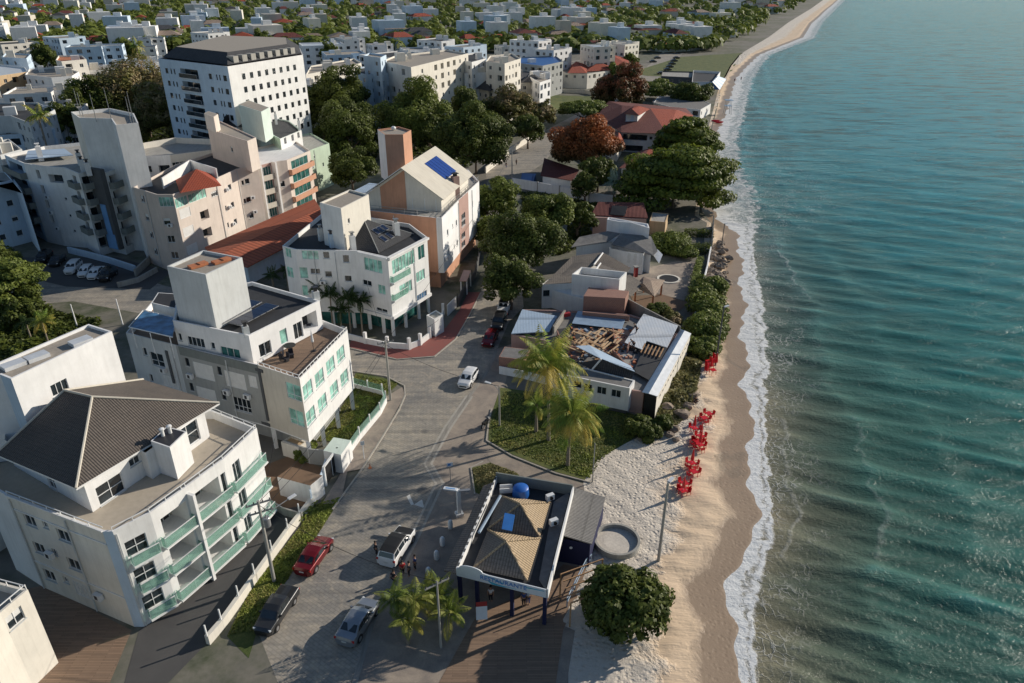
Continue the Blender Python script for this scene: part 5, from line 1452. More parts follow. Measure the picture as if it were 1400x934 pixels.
mb = MB().mat('sheet_bluish'); mb.slab([g(470, 268, 8), g(508, 276, 8), g(545, 255, 8), g(505, 250, 8)], .15); mb.build('roof', Dd.root)

# ---- E: pale pink apartment block with red pyramid
Ze = 13.8
E_ = Bld('apartment_building', 'pale pink apartment block with a small red tiled pyramid roof over a green glass corner', 'building',
         [(182, 256), (214, 266), (236, 266), (298, 243), (324, 231), (352, 226), (300, 206), (240, 225)], Ze, wall='warm_plaster', parapet=.5, roof='dark_roof', edge_mats={0: 'pink_plaster', 1: 'pink_plaster'})
for px, py in ((195, 272), (201, 297), (207, 321), (213, 344)): E_.w(0, px, py, 1.2, 1.2, blind=True)
for px, py in ((228, 303), (234, 327), (239, 349)): E_.w(1, px, py, 1.2, 1.2)
E_.w(1, 225, 276, 3.2, 1.6, 'green', mull=3)
E_.w(2, 248, 276, 3.0, 1.6, 'green', mull=3); E_.w(2, 270, 268, 4.4, 1.5, 'green', mull=4)
for px, py in ((280, 294), (284, 318)): E_.w(2, px, py, 2.2, 1.6, 'dark', depth=1.0)
for px, py in ((253, 291), (258, 316), (263, 340)): E_.w(2, px, py, 2.6, 1.6, 'shut', mull=0)
for px, py in ((293, 265), ): E_.w(2, px, py, 1.6, .9, mull=2)
for px, py in ((301, 287), (304, 311)): E_.w(3, px, py, .9, 1.0)
for px, py in ((314, 256), (318, 280), (322, 303)): E_.w(3, px, py, 1.0, 1.0)
for px, py in ((338, 248), (340, 273), (344, 295)): E_.w(4, px, py, .9, 1.0)
for px, py in ((334, 250), (337, 275)): E_.w(4, px-2, py, .5, .9, mull=0)
for px, py in ((306, 286), (309, 309)): E_.w(3, px+3, py-1, .5, 1.0, mull=0)
for px, py in ((309, 259), (313, 283), (318, 306)): E_.ac(3, px, py)
E_.finish()
q = [g(246, 264, Ze+.1), g(303, 254, Ze+.1), g(290, 238, Ze+.1), g(240, 246, Ze+.1)]; ap = g(268, 231, Ze+3.0)
mb = MB().mat('red_tile')
for a, b in ((0, 1), (1, 2), (2, 3), (3, 0)): rf(mb, [q[a], q[b], ap])
mb.build('roof', E_.root)
mb = MB().mat('white_plaster'); wp = [g(224, 258, Ze), g(262, 232, Ze), g(298, 244, Ze)]
for a, b in zip(wp[:-1], wp[1:]):
    d = b-a; c = (a+b)/2; mb.box((c.x, c.y, Ze+.9), (d.length, .22, 1.8), math.atan2(d.y, d.x))
mb.build('gable_wall', E_.root)
T = Bld('tower', None, None, [(284, 176), (338, 193), (350, 188), (300, 165)], Ze+5.2, Ze-.5, wall='pink_plaster', parapet=.2, roof='gravel_roof', root=E_.root, part='stair_tower_wall', edge_mats={1: 'warm_plaster'})
T.w(0, 317, 204, .8, 1.0, mull=0); T.finish()
block(E_.root, 'chimney', [(279, 155), (292, 160), (298, 156), (285, 152)], Ze+8.0, Ze+5, 'warm_plaster', 'gravel_roof')
Eb = Bld('apartment_building', 'slim pink block with stacked peach balconies joined to the pink apartments', 'building', [(352, 227), (372, 222), (392, 219), (424, 206), (400, 190), (340, 205)], Ze-1.2, wall='warm_plaster', parapet=.4, roof='white_plaster', edge_mats={0: 'mauve_plaster'})
for i in (0, 2):
    L = Eb.e(i)[2]
    for zf in (10.0, 7.2, 4.4, 1.6): Eb.add(i, L/2, zf+1.2, L*.7, 1.7, 'teal', mull=3)
Eb.add(1, Eb.e(1)[2]/2, 8, 1, 1.2); Eb.finish()
for i in (0, 2):
    L = Eb.e(i)[2]
    for zf in (9.7, 6.9, 4.1): Eb.balcony(i, .15, L-.15, zf, .8, slabmat='peach_plaster' if i else 'beige_plaster', solid=True, hh=.9)
for u in (0.,): 
    mb = MB().mat('white_plaster'); Eb.wbox(mb, 0, -.2, .12, 0, Ze-1, .004, 1.1); L = Eb.e(0)[2]; Eb.wbox(mb, 0, L-.3, L+.1, 0, Ze-1, .004, 1.2); mb.build('column', Eb.root)
# long rust roof beside it
rr = empty('long_house', (*g(380, 350)[:2], 0), 'long low house under a rust red sheet roof beside the pink apartments', 'house')
mb = MB().mat('rust_roof'); mb.slab([g(290, 352, 5.2), g(438, 285, 5.2), g(440, 312, 4.0), g(338, 365, 4.0)], .18); mb.slab([g(290, 352, 5.2), g(438, 285, 5.2), g(430, 272, 4.2), g(280, 338, 4.2)], .18); mb.build('roof', rr)
mb = MB().mat('blue_shade_paint'); a = [g(282, 345, 4.1), g(432, 276, 4.1), g(437, 309, 3.9), g(337, 361, 3.9)]; mb.prism([(p.x, p.y) for p in inset([(p.x, p.y) for p in a], .4)] if False else inset([(p.x, p.y) for p in a], .4), -.1, 3.75); mb.build('wall', rr)

# ---- green building
Gr = Bld('apartment_building', 'pale green building with a stepped roof terrace beside dark trees', 'building', [(392, 204), (406, 212), (450, 196), (425, 182), (380, 190)], 10.0, wall='green_plaster', parapet=.3, roof='concrete')
for px, py in ((415, 221), (430, 214), (442, 225), (418, 240)): Gr.w(1, px, py, .6, .9, mull=0)
Gr.w(1, 408, 228, 2.4, 1.2, 'green'); Gr.finish()
Gu = Bld('u', None, None, [(340, 168), (368, 182), (383, 190), (412, 178), (395, 165), (360, 158)], 14.5, 9.8, wall='mint_plaster', parapet=.3, roof='slate_tile', root=Gr.root, part='upper_wall', edge_mats={1: 'green_plaster', 2: 'white_plaster'})
for px, py in ((390, 192), (400, 188), (408, 184)): Gu.w(2, px, py, 1.1, 1.5, 'dark', depth=.6)
Gu.finish()
block(Gr.root, 'water_tower_wall', [(326, 143), (357, 153), (368, 147), (340, 137)], 20.5, 14.2, 'mint_plaster', 'gravel_roof')
for px, py in ((351, 164), (376, 156), (408, 165)): chimney(Gr.root, px, py, 14, 16.6, .5)
mb = MB().mat('dark_roof'); rf(mb, [g(300, 176, 15), g(352, 172, 15), g(330, 152, 17.5), g(308, 158, 17.5)]); rf(mb, [g(352, 172, 15), g(360, 160, 15), g(330, 152, 17.5)]); mb.build('roof', Gr.root)

def downpipe(b, i, f, z0=0., z1=None):
    mb = MB().mat('light_grey_plaster'); p = b.P(i, b.e(i)[2]*f, 0, .09); mb.tube((p.x, p.y, z0+.1), (p.x, p.y, (z1 or b.h)-.3), .06, n=6); mb.build('downpipe', b.root)
for b, i, f in ((A, 0, .03), (A, 0, .62), (A, 2, .06), (B, 0, .9), (B, 1, .62), (Cb, 1, .62), (Cb, 1, .28), (Cb, 3, .62), (Dd, 2, .95), (Dd, 4, .3), (Dd, 0, .55), (E_, 2, .93), (E_, 3, .95), (E_, 0, .5), (Gr, 1, .5)): downpipe(b, i, f, b.z0)
for b, i, uz in ((A, 0, (3.2, 5.0)), (A, 0, (7.6, 2.3)), (Cb, 1, (3.4, 7.2)), (Cb, 1, (7.6, 4.8)), (Dd, 2, (.9, 5.2)), (Dd, 0, (5, 7.0)), (Dd, 0, (8, 9.6)), (E_, 1, (1.2, 8.6)), (E_, 4, (2.0, 5.2)), (E_, 4, (2.0, 8.0)), (Gr, 1, (5, 6.2))): b.ac(i, uz=uz)

# ================================================================== LEFT AND FAR BUILDINGS
# ---- F: bluish apartments in shade, left
Fz = 15.2
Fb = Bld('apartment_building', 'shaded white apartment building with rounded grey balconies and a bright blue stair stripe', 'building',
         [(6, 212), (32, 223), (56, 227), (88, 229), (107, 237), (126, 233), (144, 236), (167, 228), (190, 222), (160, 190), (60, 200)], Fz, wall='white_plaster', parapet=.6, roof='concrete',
         edge_mats={0: 'blue_shade_paint', 4: 'light_grey_plaster', 6: 'light_grey_plaster'})
fl = [1.2, 4.0, 6.8, 9.6, 12.4]
for i in (0, 4, 6):
    L = Fb.e(i)[2]
    for zf in fl[:]: Fb.add(i, L/2, zf+1.1, L*.72, 1.9, 'dark', depth=1.2)
for zf in fl[1:]: Fb.add(1, Fb.e(1)[2]*.7, zf+1.1, 1.0, 1.6, 'dark'); Fb.add(3, Fb.e(3)[2]*.6, zf+1.1, 1.6, 1.8, 'dark', depth=.8)
Fb.add(2, Fb.e(2)[2]*.5, 14.0-1.0, Fb.e(2)[2]*.6, 1.5, 'dark', depth=1.2)
for px, py in ((66, 269), (71, 290), (80, 312)): Fb.ac(2, px, py)
for px, py in ((90, 272), (96, 295), (102, 316)): Fb.w(2, px, py, .5, .5, mull=0)
Fb.finish()
for i in (0, 4, 6):
    L = Fb.e(i)[2]
    for zf in fl[1:]: Fb.balcony(i, .1, L-.1, zf, 1.1, slabmat='greenish_grey', solid=True, hh=1.0)
for i in (3,):
    L = Fb.e(i)[2]
    for zf in fl[1:]: Fb.balcony(i, L*.35, L*.9, zf, .9, slabmat='greenish_grey', solid=True, hh=1.0)
mb = MB().mat('dark_grey_plaster'); L = Fb.e(5)[2]; Fb.wbox(mb, 5, .1, L-.1, 1.2, Fz+.6, .004, .9); mb.mat('blue_paint'); Fb.wbox(mb, 5, L*.32, L*.72, 4.0, 9.5, .902, 1.0); Fb.wbox(mb, 5, L*.15, L*.85, 1.2, 4.0, .902, 1.0); mb.build('stair_stripe', Fb.root)
for px, py in ((110, 222), (118, 226), (106, 213)): chimney(Fb.root, px, py-4, Fz-.5, Fz+1.8, .8, 'white_plaster', 'dark_metal')
chimney(Fb.root, 144, 206, Fz-.5, Fz+2.4, .8, 'white_plaster', 'dark_metal'); chimney(Fb.root, 175, 206, Fz-.5, Fz+2.2, .8, 'white_plaster', 'dark_metal'); chimney(Fb.root, 51, 200, Fz-.5, Fz+2.2, .9, 'bright_plaster', 'white_plaster')
mb = MB().mat('sheet_bluish'); mb.slab([g(34, 218, Fz+.2), g(76, 214, Fz+.2), g(100, 212, Fz+.2), g(88, 203, Fz+.2), g(38, 206, Fz+.2)], .12); mb.build('roof', Fb.root)
Gt = Bld('apartment_tower', 'tall blank white tower with aerial masts rising behind the shaded apartments', 'building',
         [(97, 153), (108, 161), (152, 162), (158, 171), (189, 168), (183, 155), (150, 148)], 24.0, wall='white_plaster', parapet=.6, roof='gravel_roof', edge_mats={0: 'cream_plaster'})
Gt.w(3, 160, 190, 1.0, 1.4, mull=0, blind=False); Gt.finish()
for px, py, hh in ((110, 150, 4.5), (114, 152, 4), (131, 154, 4), (152, 154, 5), (179, 158, 4), (183, 160, 5)):
    p = g(px, py+8, 24); mb = MB().mat('grey_metal'); mb.tube((p.x, p.y, 23.4), (p.x, p.y, 24+hh), .07, .04, 5); mb.build('antenna_mast', Gt.root)
G2 = Bld('apartment_building', 'long low white block with a recessed terrace between the blank tower and the pink block', 'building', [(190, 214), (232, 212), (290, 205), (288, 190), (240, 188), (192, 196)], 14.4, wall='cream_plaster', parapet=1.2, roof='concrete', edge_mats={0: 'white_plaster'})
G2.row(0, (200, 232), (225, 231), 3, 2.0, 1.4, 'dark', depth=1.2); G2.row(1, (240, 226), (275, 222), 4, 1.6, 1.2, 'win'); G2.finish()
G3 = Bld('apartment_building', 'shaded white house wall standing at the left edge of the view', 'building', [(-60, 262), (18, 246), (30, 262), (5, 232), (-50, 240)], 12, wall='blue_shade_paint', parapet=.4, roof='concrete')
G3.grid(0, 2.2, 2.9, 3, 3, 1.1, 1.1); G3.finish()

# ---- hotel
Hh = Bld('hotel', 'large white hotel with rows of small square windows above the trees', 'hotel',
         [(216, 80), (311, 91), (414, 75), (410, 66), (300, 62)], 28.0, wall='bright_plaster', parapet=.4, roof='dark_roof', edge_mats={0: 'blue_shade_paint', 1: 'white_plaster'})  # shaded left front of the white hotel coloured bluish
Hh.wall = 'white_plaster'
L = Hh.e(1)[2]
for r in range(7):
    for k in range(9 if r > 1 else 8):
        z = 25.4-2.85*r; u = L*(.17+.098*k)
        if u < L-1: Hh.add(1, u, z, 1.15, 1.3, 'win', mull=1, blind=False, frame='dark_metal', sill=False)
L = Hh.e(0)[2]
for r in range(7):
    z = 25.4-2.85*r
    for f, w_, k in ((.10, 1.2, 'win'), (.17, .6, 'win'), (.22, .6, 'win'), (.74, 1.2, 'win'), (.83, .5, 'win'), (.87, .5, 'win'), (.94, 1.3, 'win')): Hh.add(0, L*f, z, w_, 1.2, k, blind=False, mull=0, frame='dark_metal', sill=False)
    Hh.add(0, L*.44, z, L*.26, 2.0, 'dark', depth=1.3)
Hh.finish(sub=False)
L = Hh.e(0)[2]
for r in range(6): Hh.balcony(0, L*.31, L*.57, 25.4-2.85*r-1.0, .6, rail='dark_glass')
zz = 28.2
mb = MB().mat('slate_tile')
q = [g(222, 78, zz), g(311, 89, zz), g(412, 73, zz), g(408, 62, zz), g(300, 58, zz)]
i2 = [Vector((x, y, zz+2.2)) for x, y in inset([(p.x, p.y) for p in q], 3.2)]
for a in range(5): rf(mb, [q[a], q[(a+1) % 5], i2[(a+1) % 5], i2[a]])
mb.mat('gravel_roof'); rf(mb, i2); mb.build('mansard_roof', Hh.root)
e_ = (q[2]-q[1])
for k in range(8):
    c = q[1].lerp(q[2], .1+.11*k); inw = (i2[1].lerp(i2[2], .5)-q[1].lerp(q[2], .5)); inw.z = 0; inw.normalize(); c = c+inw*1.3
    mb = MB().mat('concrete'); mb.box((c.x, c.y, zz+.8), (1.7, 1.8, 1.5), math.atan2(e_.y, e_.x)); mb.build('dormer', Hh.root)

# ---- generic far blocks, each placed on its own roof outline
def far(name, label, px, z, wall, roof='gravel_roof', rows=(3, 1.1), kinds='win', par=.5, wins=None, em=None, group=None, cat='building', extras=0, w_=1.2, h_=1.2, dz=2.9):
    b = Bld(name, label, cat, px, z, wall=wall, parapet=par, roof=roof, group=group, edge_mats=em)
    n = len(b.pts)
    for i in range(n):
        A, B_, L, t, nn = b.e(i)
        mid = (A+B_)/2
        if nn.dot(-mid) <= 0 or L < 2.5: continue
        k = max(1, int(L/3.4)); k = min(k, 9)
        nr = max(1, int((z-1.0)/dz))
        nr = min(nr, 4)
        for r in range(nr):
            for j in range(k):
                if random.random() < .12: continue
                u = L*(j+.5)/k; zz_ = z-par-1.35-dz*r
                kd = random.choice(['win', 'win', 'win', 'dark'])
                b.add(i, u, zz_, w_ if kd == 'win' else min(2.2, L/k*.7), h_ if kd == 'win' else 1.7, kd, depth=.2 if kd == 'win' else 1.0, blind=False, mull=1, sill=False)
    b.finish(sub=False)
    for _ in range(extras):
        i = random.randrange(n); c = sum(b.pts, Vector((0, 0)))/n; q = b.pts[i].lerp(c, random.uniform(.35, .7))
        mb = MB().mat(random.choice([wall, 'white_plaster', 'cream_plaster'])); hh = random.uniform(1.2, 2.8); s = random.uniform(1.2, 3)
        mb.box((q.x, q.y, z-par+hh/2), (s, s*.8, hh), .5); mb.build('roof_box', b.root)
    return b
far('apartment_building', 'ochre topped round cornered block at the upper left edge', [(-60, 112), (38, 98), (34, 92), (0, 88), (-60, 92)], 17, 'white_plaster', roof='sheet_white', em={0: 'tan_wall'})
far('apartment_building', 'grey white apartments with curved white balconies at the left edge under the ochre block', [(-50, 160), (14, 158), (40, 168), (75, 150), (50, 140), (-40, 140)], 15, 'light_grey_plaster', roof='sheet_blue' if False else 'dark_roof', extras=3)
b = far('apartment_building', 'low grey block with shaded terraces beside the shaded apartments', [(-50, 200), (12, 190), (30, 204), (0, 212), (-60, 214)], 15, 'light_grey_plaster', extras=3)
far('apartment_building', 'white stepped apartments left of the olive tree', [(34, 102), (70, 106), (98, 104), (108, 98), (84, 91), (40, 94)], 17, 'white_plaster', extras=4)
far('apartment_building', 'blue white square block at the top left corner', [(2, 78), (36, 80), (42, 74), (8, 72)], 19, 'blue_shade_paint', extras=1)
far('apartment_building', 'cream block with ochre band behind the stepped apartments', [(76, 82), (84, 84), (118, 81), (112, 76), (80, 76)], 20, 'cream_plaster', roof='orange_stuff', extras=1)
far('apartment_building', 'low white row of roofs right of the cream block', [(100, 104), (140, 106), (168, 100), (164, 93), (110, 96)], 13, 'bright_plaster', roof='sheet_white', extras=5)
far('house', 'pink walled house behind the olive tree', [(168, 96), (178, 98), (198, 94), (190, 89), (170, 90)], 12, 'pink_plaster', extras=0)
far('apartment_building', 'low cream building with rooftop boxes right of the hotel', [(418, 102), (470, 92), (494, 86), (484, 80), (425, 90)], 16, 'cream_plaster', extras=5)
far('apartment_building', 'tall shaded white block with a plain side wall right of the hotel', [(497, 76), (520, 79), (528, 75), (505, 72)], 24, 'blue_shade_paint', extras=0)
far('apartment_building', 'white block with slate penthouse between dark conifers and the cream block', [(484, 98), (502, 102), (536, 99), (548, 94), (520, 88), (490, 92)], 19, 'blue_shade_paint', roof='slate_tile', extras=2)
far('apartment_building', 'long cream block with a sunlit side and grey balconies', [(521, 84), (540, 87), (562, 92), (640, 73), (610, 68), (540, 76)], 22, 'cream_plaster', em={0: 'light_grey_plaster', 1: 'light_grey_plaster'}, extras=4)
far('apartment_building', 'pale block with dark roof above the brown leaved tree', [(630, 82), (645, 85), (664, 80), (650, 72), (636, 74)], 20, 'white_plaster', roof='dark_roof', extras=1)
b = far('villa', 'grey villa with slate hipped roofs above the street trees', [(636, 118), (668, 124), (700, 114), (735, 112), (752, 104), (720, 96), (660, 100)], 11, 'beige_plaster', roof='slate_tile', extras=2, cat='house')
for q_, a_ in (([g(636, 118, 11.2), g(670, 125, 11.2), g(690, 116, 11.2), g(658, 108, 11.2)], g(664, 108, 14)), ([g(672, 108, 11.2), g(700, 114, 11.2), g(716, 106, 11.2), g(690, 100, 11.2)], g(694, 99, 14)), ([g(712, 112, 11.2), g(736, 113, 11.2), g(748, 105, 11.2), g(722, 102, 11.2)], g(730, 100, 13.5))):
    mb = MB().mat('slate_tile')
    for k in range(4): rf(mb, [q_[k], q_[(k+1) % 4], a_])
    mb.build('roof', b.root)
far('villa', 'white villa with tall columns and open terraces at the lane corner', [(722, 104), (738, 113), (753, 108), (752, 98), (735, 96)], 12.5, 'bright_plaster', extras=3, cat='house', w_=2.2, h_=1.8)
far('apartment_building', 'grey block with arched white top right of the cream block', [(664, 84), (690, 87), (712, 80), (700, 73), (670, 76)], 20, 'cream_plaster', extras=3)
far('apartment_building', 'blue roofed block at the top edge above the red roofed houses', [(706, 86), (742, 90), (770, 84), (760, 76), (712, 78)], 13, 'grey_plaster', roof='blue_tarp', extras=1)
rv = random.Random(21)
def villas(spots, lb, gp, zr_=(9, 14), sc=1.):
    for px, py in spots:
        z = rv.uniform(*zr_); c = g(px, py, z); w2, d2 = rv.uniform(5, 9)*sc, rv.uniform(4, 8)*sc; a = rv.choice([.35, .5, .9])
        ca, sa = math.cos(a), math.sin(a)
        W_ = [(c.x+x*ca-y*sa, c.y+x*sa+y*ca) for x, y in ((-w2, -d2), (w2*.3, -d2), (w2*.3, -d2*.5), (w2, -d2*.5), (w2, d2), (-w2, d2))]
        cols = [g(px, py, z)]
        pxs = [proj((x, y, z)) for x, y in W_]
        b = far('apartment_building', lb, pxs, z, rv.choice(['white_plaster', 'bright_plaster', 'blue_shade_paint', 'cream_plaster', 'white_plaster']), roof=rv.choice(['gravel_roof', 'sheet_white', 'dark_roof', 'concrete']), extras=3, group=gp, w_=1.5, h_=1.3)
villas([(22, 128), (62, 122), (128, 118), (160, 108), (24, 176), (86, 122), (64, 150), (140, 92), (10, 220), (200, 84)], 'white stepped block in the dense rows left of the hotel', 'white stepped blocks in the dense rows left of the hotel', (11, 16), 1.35)
villas([(440, 112), (470, 104), (560, 108), (590, 82), (612, 92), (540, 74), (575, 66), (470, 72), (668, 96), (610, 112)], 'pale block in the dense rows right of the hotel', 'pale blocks in the dense rows right of the hotel', (12, 17), 1.35)
villas([(60, 66), (130, 62), (180, 64), (200, 52), (20, 58), (440, 60), (520, 60), (640, 62), (700, 62), (760, 66), (820, 62), (90, 50), (480, 52), (600, 54), (730, 54), (360, 46), (290, 44), (850, 58)], 'pale block in the farthest rows at the top of the view', 'pale blocks in the farthest rows', (9, 18), 1.3)
# cream houses with red pyramids
b = far('house', 'cream house with grey flat roof and two red pyramid roofs beside the lane', [(758, 99), (803, 101), (836, 96), (862, 88), (838, 82), (800, 82), (760, 86)], 6.5, 'cream_plaster', roof='grey_tile', par=.1, cat='house', extras=0)
for q_, a_, m_ in (([(776, 100), (802, 100), (806, 90), (780, 90)], (788, 84), 'red_tile'), ([(800, 98), (838, 96), (838, 86), (806, 86)], (820, 84), 'red_tile'), ([(812, 88), (862, 90), (858, 80), (815, 77)], (834, 74), 'red_tile')):
    mb = MB().mat(m_); q = [g(x, y, 6.7) for x, y in q_]; a_ = g(*a_, 9.5)
    for k in range(4): rf(mb, [q[k], q[(k+1) % 4], a_])
    mb.build('roof', b.root)
b = far('house', 'grey walled house with a sunlit red hipped roof left of the cream house', [(712, 92), (742, 94), (768, 90), (760, 84), (718, 84)], 7, 'beige_plaster', roof='dark_red_tile', par=.1, cat='house')
q = [g(x, y, 7.2) for x, y in ((738, 95), (770, 90), (760, 83), (734, 87))]; a_ = g(754, 82, 10); mb = MB().mat('red_tile')
for k in range(4): rf(mb, [q[k], q[(k+1) % 4], a_])
mb.build('roof', b.root)
far('house', 'low white beach bar building beside the blue and white tent', [(904, 104), (946, 106), (948, 98), (906, 97)], 4.5, 'dark_grey_plaster', roof='concrete', cat='house')
b = far('beach_bar', 'white walled beach bar with an open roof terrace at the shore', [(946, 112), (975, 112), (985, 98), (948, 96)], 5, 'white_plaster', roof='dark_roof', par=1.0, cat='bar')
b = far('house', 'low house with grey sheet roof and pale terrace beyond the large red roof', [(894, 140), (916, 146), (958, 150), (972, 142), (950, 132), (900, 132)], 3.5, 'white_plaster', roof='fibre_grey', par=.1, cat='house')
# beach tent
tr_ = empty('beach_tent', (*g(978, 122)[:2], 0), 'blue and white striped marquee tent at the top of the beach', 'tent')
q = [g(966, 122, 2.6), g(984, 123, 2.6), g(993, 108, 2.6), g(976, 106, 2.6)]; r0 = g(974, 112, 6.0); r1 = g(982, 104, 6.0)
mb = MB()
mb.mat('blue_tarp'); mb.face([q[0], q[1], r0])
for k in range(8):
    f, f2 = k/8, (k+1)/8; mb.mat('sheet_white' if k % 2 == 0 else 'blue_shade_paint'); mb.face([q[1].lerp(q[2], f), q[1].lerp(q[2], f2), r0.lerp(r1, f2), r0.lerp(r1, f)])
    mb.face([q[0].lerp(q[3], f), r0.lerp(r1, f), r0.lerp(r1, f2), q[0].lerp(q[3], f2)])
mb.mat('sheet_white'); mb.face([q[2], q[3], r1]); mb.build('canopy', tr_)
for p in q: mb = MB().mat('white_metal'); mb.tube((p.x, p.y, 0), p, .08); mb.build('pole', tr_)

# the town going on beyond the drone photograph's top edge
mb = MB(); rnd = random.Random(5)
for _ in range(620):
    y = 520+rnd.random()**1.6*2600; x = -y*.75+rnd.random()*(y*.75+float(left_x(y))-40)
    s = rnd.uniform(8, 22); d = rnd.uniform(8, 20); h = rnd.choice([4, 6, 6, 9, 12, 15, 15]); rz = rnd.choice([.4, .45, 1.9])+rnd.uniform(-.1, .1)
    mb.mat(rnd.choice(['white_plaster', 'cream_plaster', 'blue_shade_paint', 'beige_plaster', 'white_plaster'])); mb.box((x, y, h/2), (s, d, h), rz)
    ca, sa = math.cos(rz), math.sin(rz); lo = lambda a, b_, z: Vector((x+a*ca-b_*sa, y+a*sa+b_*ca, z))
    if h < 10:
        mb.mat(rnd.choice(['red_tile', 'dark_red_tile', 'brown_tile', 'red_tile', 'slate_tile'])); w2, d2 = s/2+.5, d/2+.5
        for f in ((lo(-w2, -d2, h), lo(w2, -d2, h), lo(w2*.5, 0, h+2.6), lo(-w2*.5, 0, h+2.6)), (lo(w2, d2, h), lo(-w2, d2, h), lo(-w2*.5, 0, h+2.6), lo(w2*.5, 0, h+2.6)), (lo(w2, -d2, h), lo(w2, d2, h), lo(w2*.5, 0, h+2.6)), (lo(-w2, d2, h), lo(-w2, -d2, h), lo(-w2*.5, 0, h+2.6))): mb.face(f)
    else: mb.mat('white_plaster'); mb.box((x+1, y+1, h+1.4), (s*.3, d*.3, 2.8), rz)
tag(mb.build('distant_town'), 'pale distant town of houses and blocks reaching to the far shore', 'town', None, 'stuff')
pc = []; nn = []
for _ in range(4200):
    y = 510+rnd.random()**1.5*2400; x = -y*.75+rnd.random()*(y*.75+float(left_x(y))-25); r = rnd.uniform(4, 9); n = 40
    d = RNG.normal(size=(n, 3)); d /= np.linalg.norm(d, axis=1)[:, None]; d[:, 2] = np.abs(d[:, 2])
    pc.append(d*np.array([r, r, r*.8])*(.8+.3*RNG.random((n, 1)))+np.array([x, y, 3])); nn.append(d)
pc = np.concatenate(pc); nn = np.concatenate(nn)
me = leaves_mesh('distant_wood', pc, nn, 2.6, np.clip(.4+.3*nn[:, 2], 0, 1), nn[:, 2]*.5, 'leaf_mid'); o = bpy.data.objects.new('distant_wood', me); COL.objects.link(o)
tag(o, 'distant trees scattered through the far town', 'trees', None, 'stuff')

# ================================================================== LOW HOUSES BY THE BEACH
def poly_roof(root, pts, mat, t=.12, name='roof'):
    mb = MB().mat(mat); mb.slab([g(*p) for p in pts], t); return mb.build(name, root)
def wall_between(root, pts, z0, zt, mat, t=.15, name='wall'):
    mb = MB().mat(mat); P = [g(*p[:2], p[2] if len(p) > 2 else zt) for p in pts]
    for a, b in zip(P[:-1], P[1:]):
        d = b-a; c = (a+b)/2; mb.box((c.x, c.y, (z0+zt)/2), (math.hypot(d.x, d.y)+t*.5, t, zt-z0), math.atan2(d.y, d.x))
    return mb.build(name, root)
# ---- M2 white house with grey roofs
M2 = empty('beach_house', (*g(830, 370)[:2], 0), 'white beach house with several grey tiled roofs and a tall white box wall', 'house')
mb = MB().mat('white_plaster'); mb.prism([g(745, 389, 3.6), g(783, 353, 3.6), g(822, 350, 3.6), g(850, 386, 3.6), g(856, 398, 3.6), g(800, 404, 3.6)], -.1, 3.0); mb.build('wall', M2)
poly_roof(M2, [(743, 389, 3.9), (783, 386, 4.1), (812, 362, 4.8), (824, 345, 4.9), (783, 350, 4.2)], 'grey_tile')
poly_roof(M2, [(824, 345, 4.9), (812, 362, 4.8), (852, 378, 3.9), (862, 366, 3.8)], 'house_tile')
poly_roof(M2, [(821, 361, 4.9), (858, 374, 4.1), (880, 388, 3.4), (862, 405, 3.3), (846, 398, 3.6), (817, 371, 4.6)], 'grey_tile')
mb = MB().mat('white_plaster'); a, b = g(821, 360, 4.95), g(812, 362+10, 4.95); mb.tube(a, b, .14); mb.tube(g(824, 346, 5), g(812, 362, 4.9), .14); mb.build('ridge_cap', M2)
W = Bld('w', None, None, [(741, 388), (782, 386), (784, 374), (783, 369), (847, 381), (856, 372), (820, 362), (790, 362)][:0] or [(782, 375), (847, 382), (857, 372), (795, 365)], 6.3, -.1, wall='white_plaster', parapet=1.0, roof='concrete', root=M2, part='upper_wall'); W.finish()
W = Bld('w', None, None, [(741, 389), (784, 387), (800, 395), (790, 380), (750, 382)], 4.0, -.1, wall='white_plaster', parapet=0, roof=None, root=M2, part='wall'); W.w(0, 747, 401, 1.0, 1.0, 'win', frame='dark_metal', blind=False); W.finish()
# upper roofs
poly_roof(M2, [(781, 338, 4.0), (831, 330, 4.2), (848, 319, 5.2), (831, 316, 5.2), (792, 324, 4.6)], 'fibre_grey')
poly_roof(M2, [(849, 319, 5.3), (890, 323, 4.8), (899, 343, 3.9), (893, 349, 3.6), (836, 334, 4.1)], 'fibre_grey')
mb = MB().mat('white_plaster'); mb.prism([g(788, 338, 3.6), g(836, 332, 3.6), g(890, 347, 3.6), g(888, 326, 3.6), g(800, 324, 3.6)], -.1, 3.7); mb.build('wall', M2)
W = Bld('w', None, None, [(833, 339), (856, 344), (880, 347), (886, 335), (840, 330)], 3.8, -.1, wall='white_plaster', parapet=0, roof=None, root=M2, part='bay_wall'); W.row(1, (860, 352), (876, 355), 5, .7, 2.2, 'shut', mull=0); W.finish()
W = Bld('w', None, None, [(830, 300), (846, 303), (862, 304), (888, 312), (886, 306), (832, 297)], 6.6, 3.6, wall='bright_plaster', parapet=.2, roof='white_plaster', root=M2, part='parapet_wall'); W.finish()
poly_roof(M2, [(892, 347, 3.1), (899, 341, 3.4), (906, 348, 3.1), (901, 360, 2.6)], 'sheet_white', .05, 'awning')
p = g(869, 376, 3.6); mb = MB().mat('red_paint'); mb.box((p.x, p.y, 4.1), (.5, .5, 1.6), .4); mb.mat('concrete'); mb.box((p.x, p.y, 5.0), (.7, .7, .14), .4); mb.build('chimney', M2)
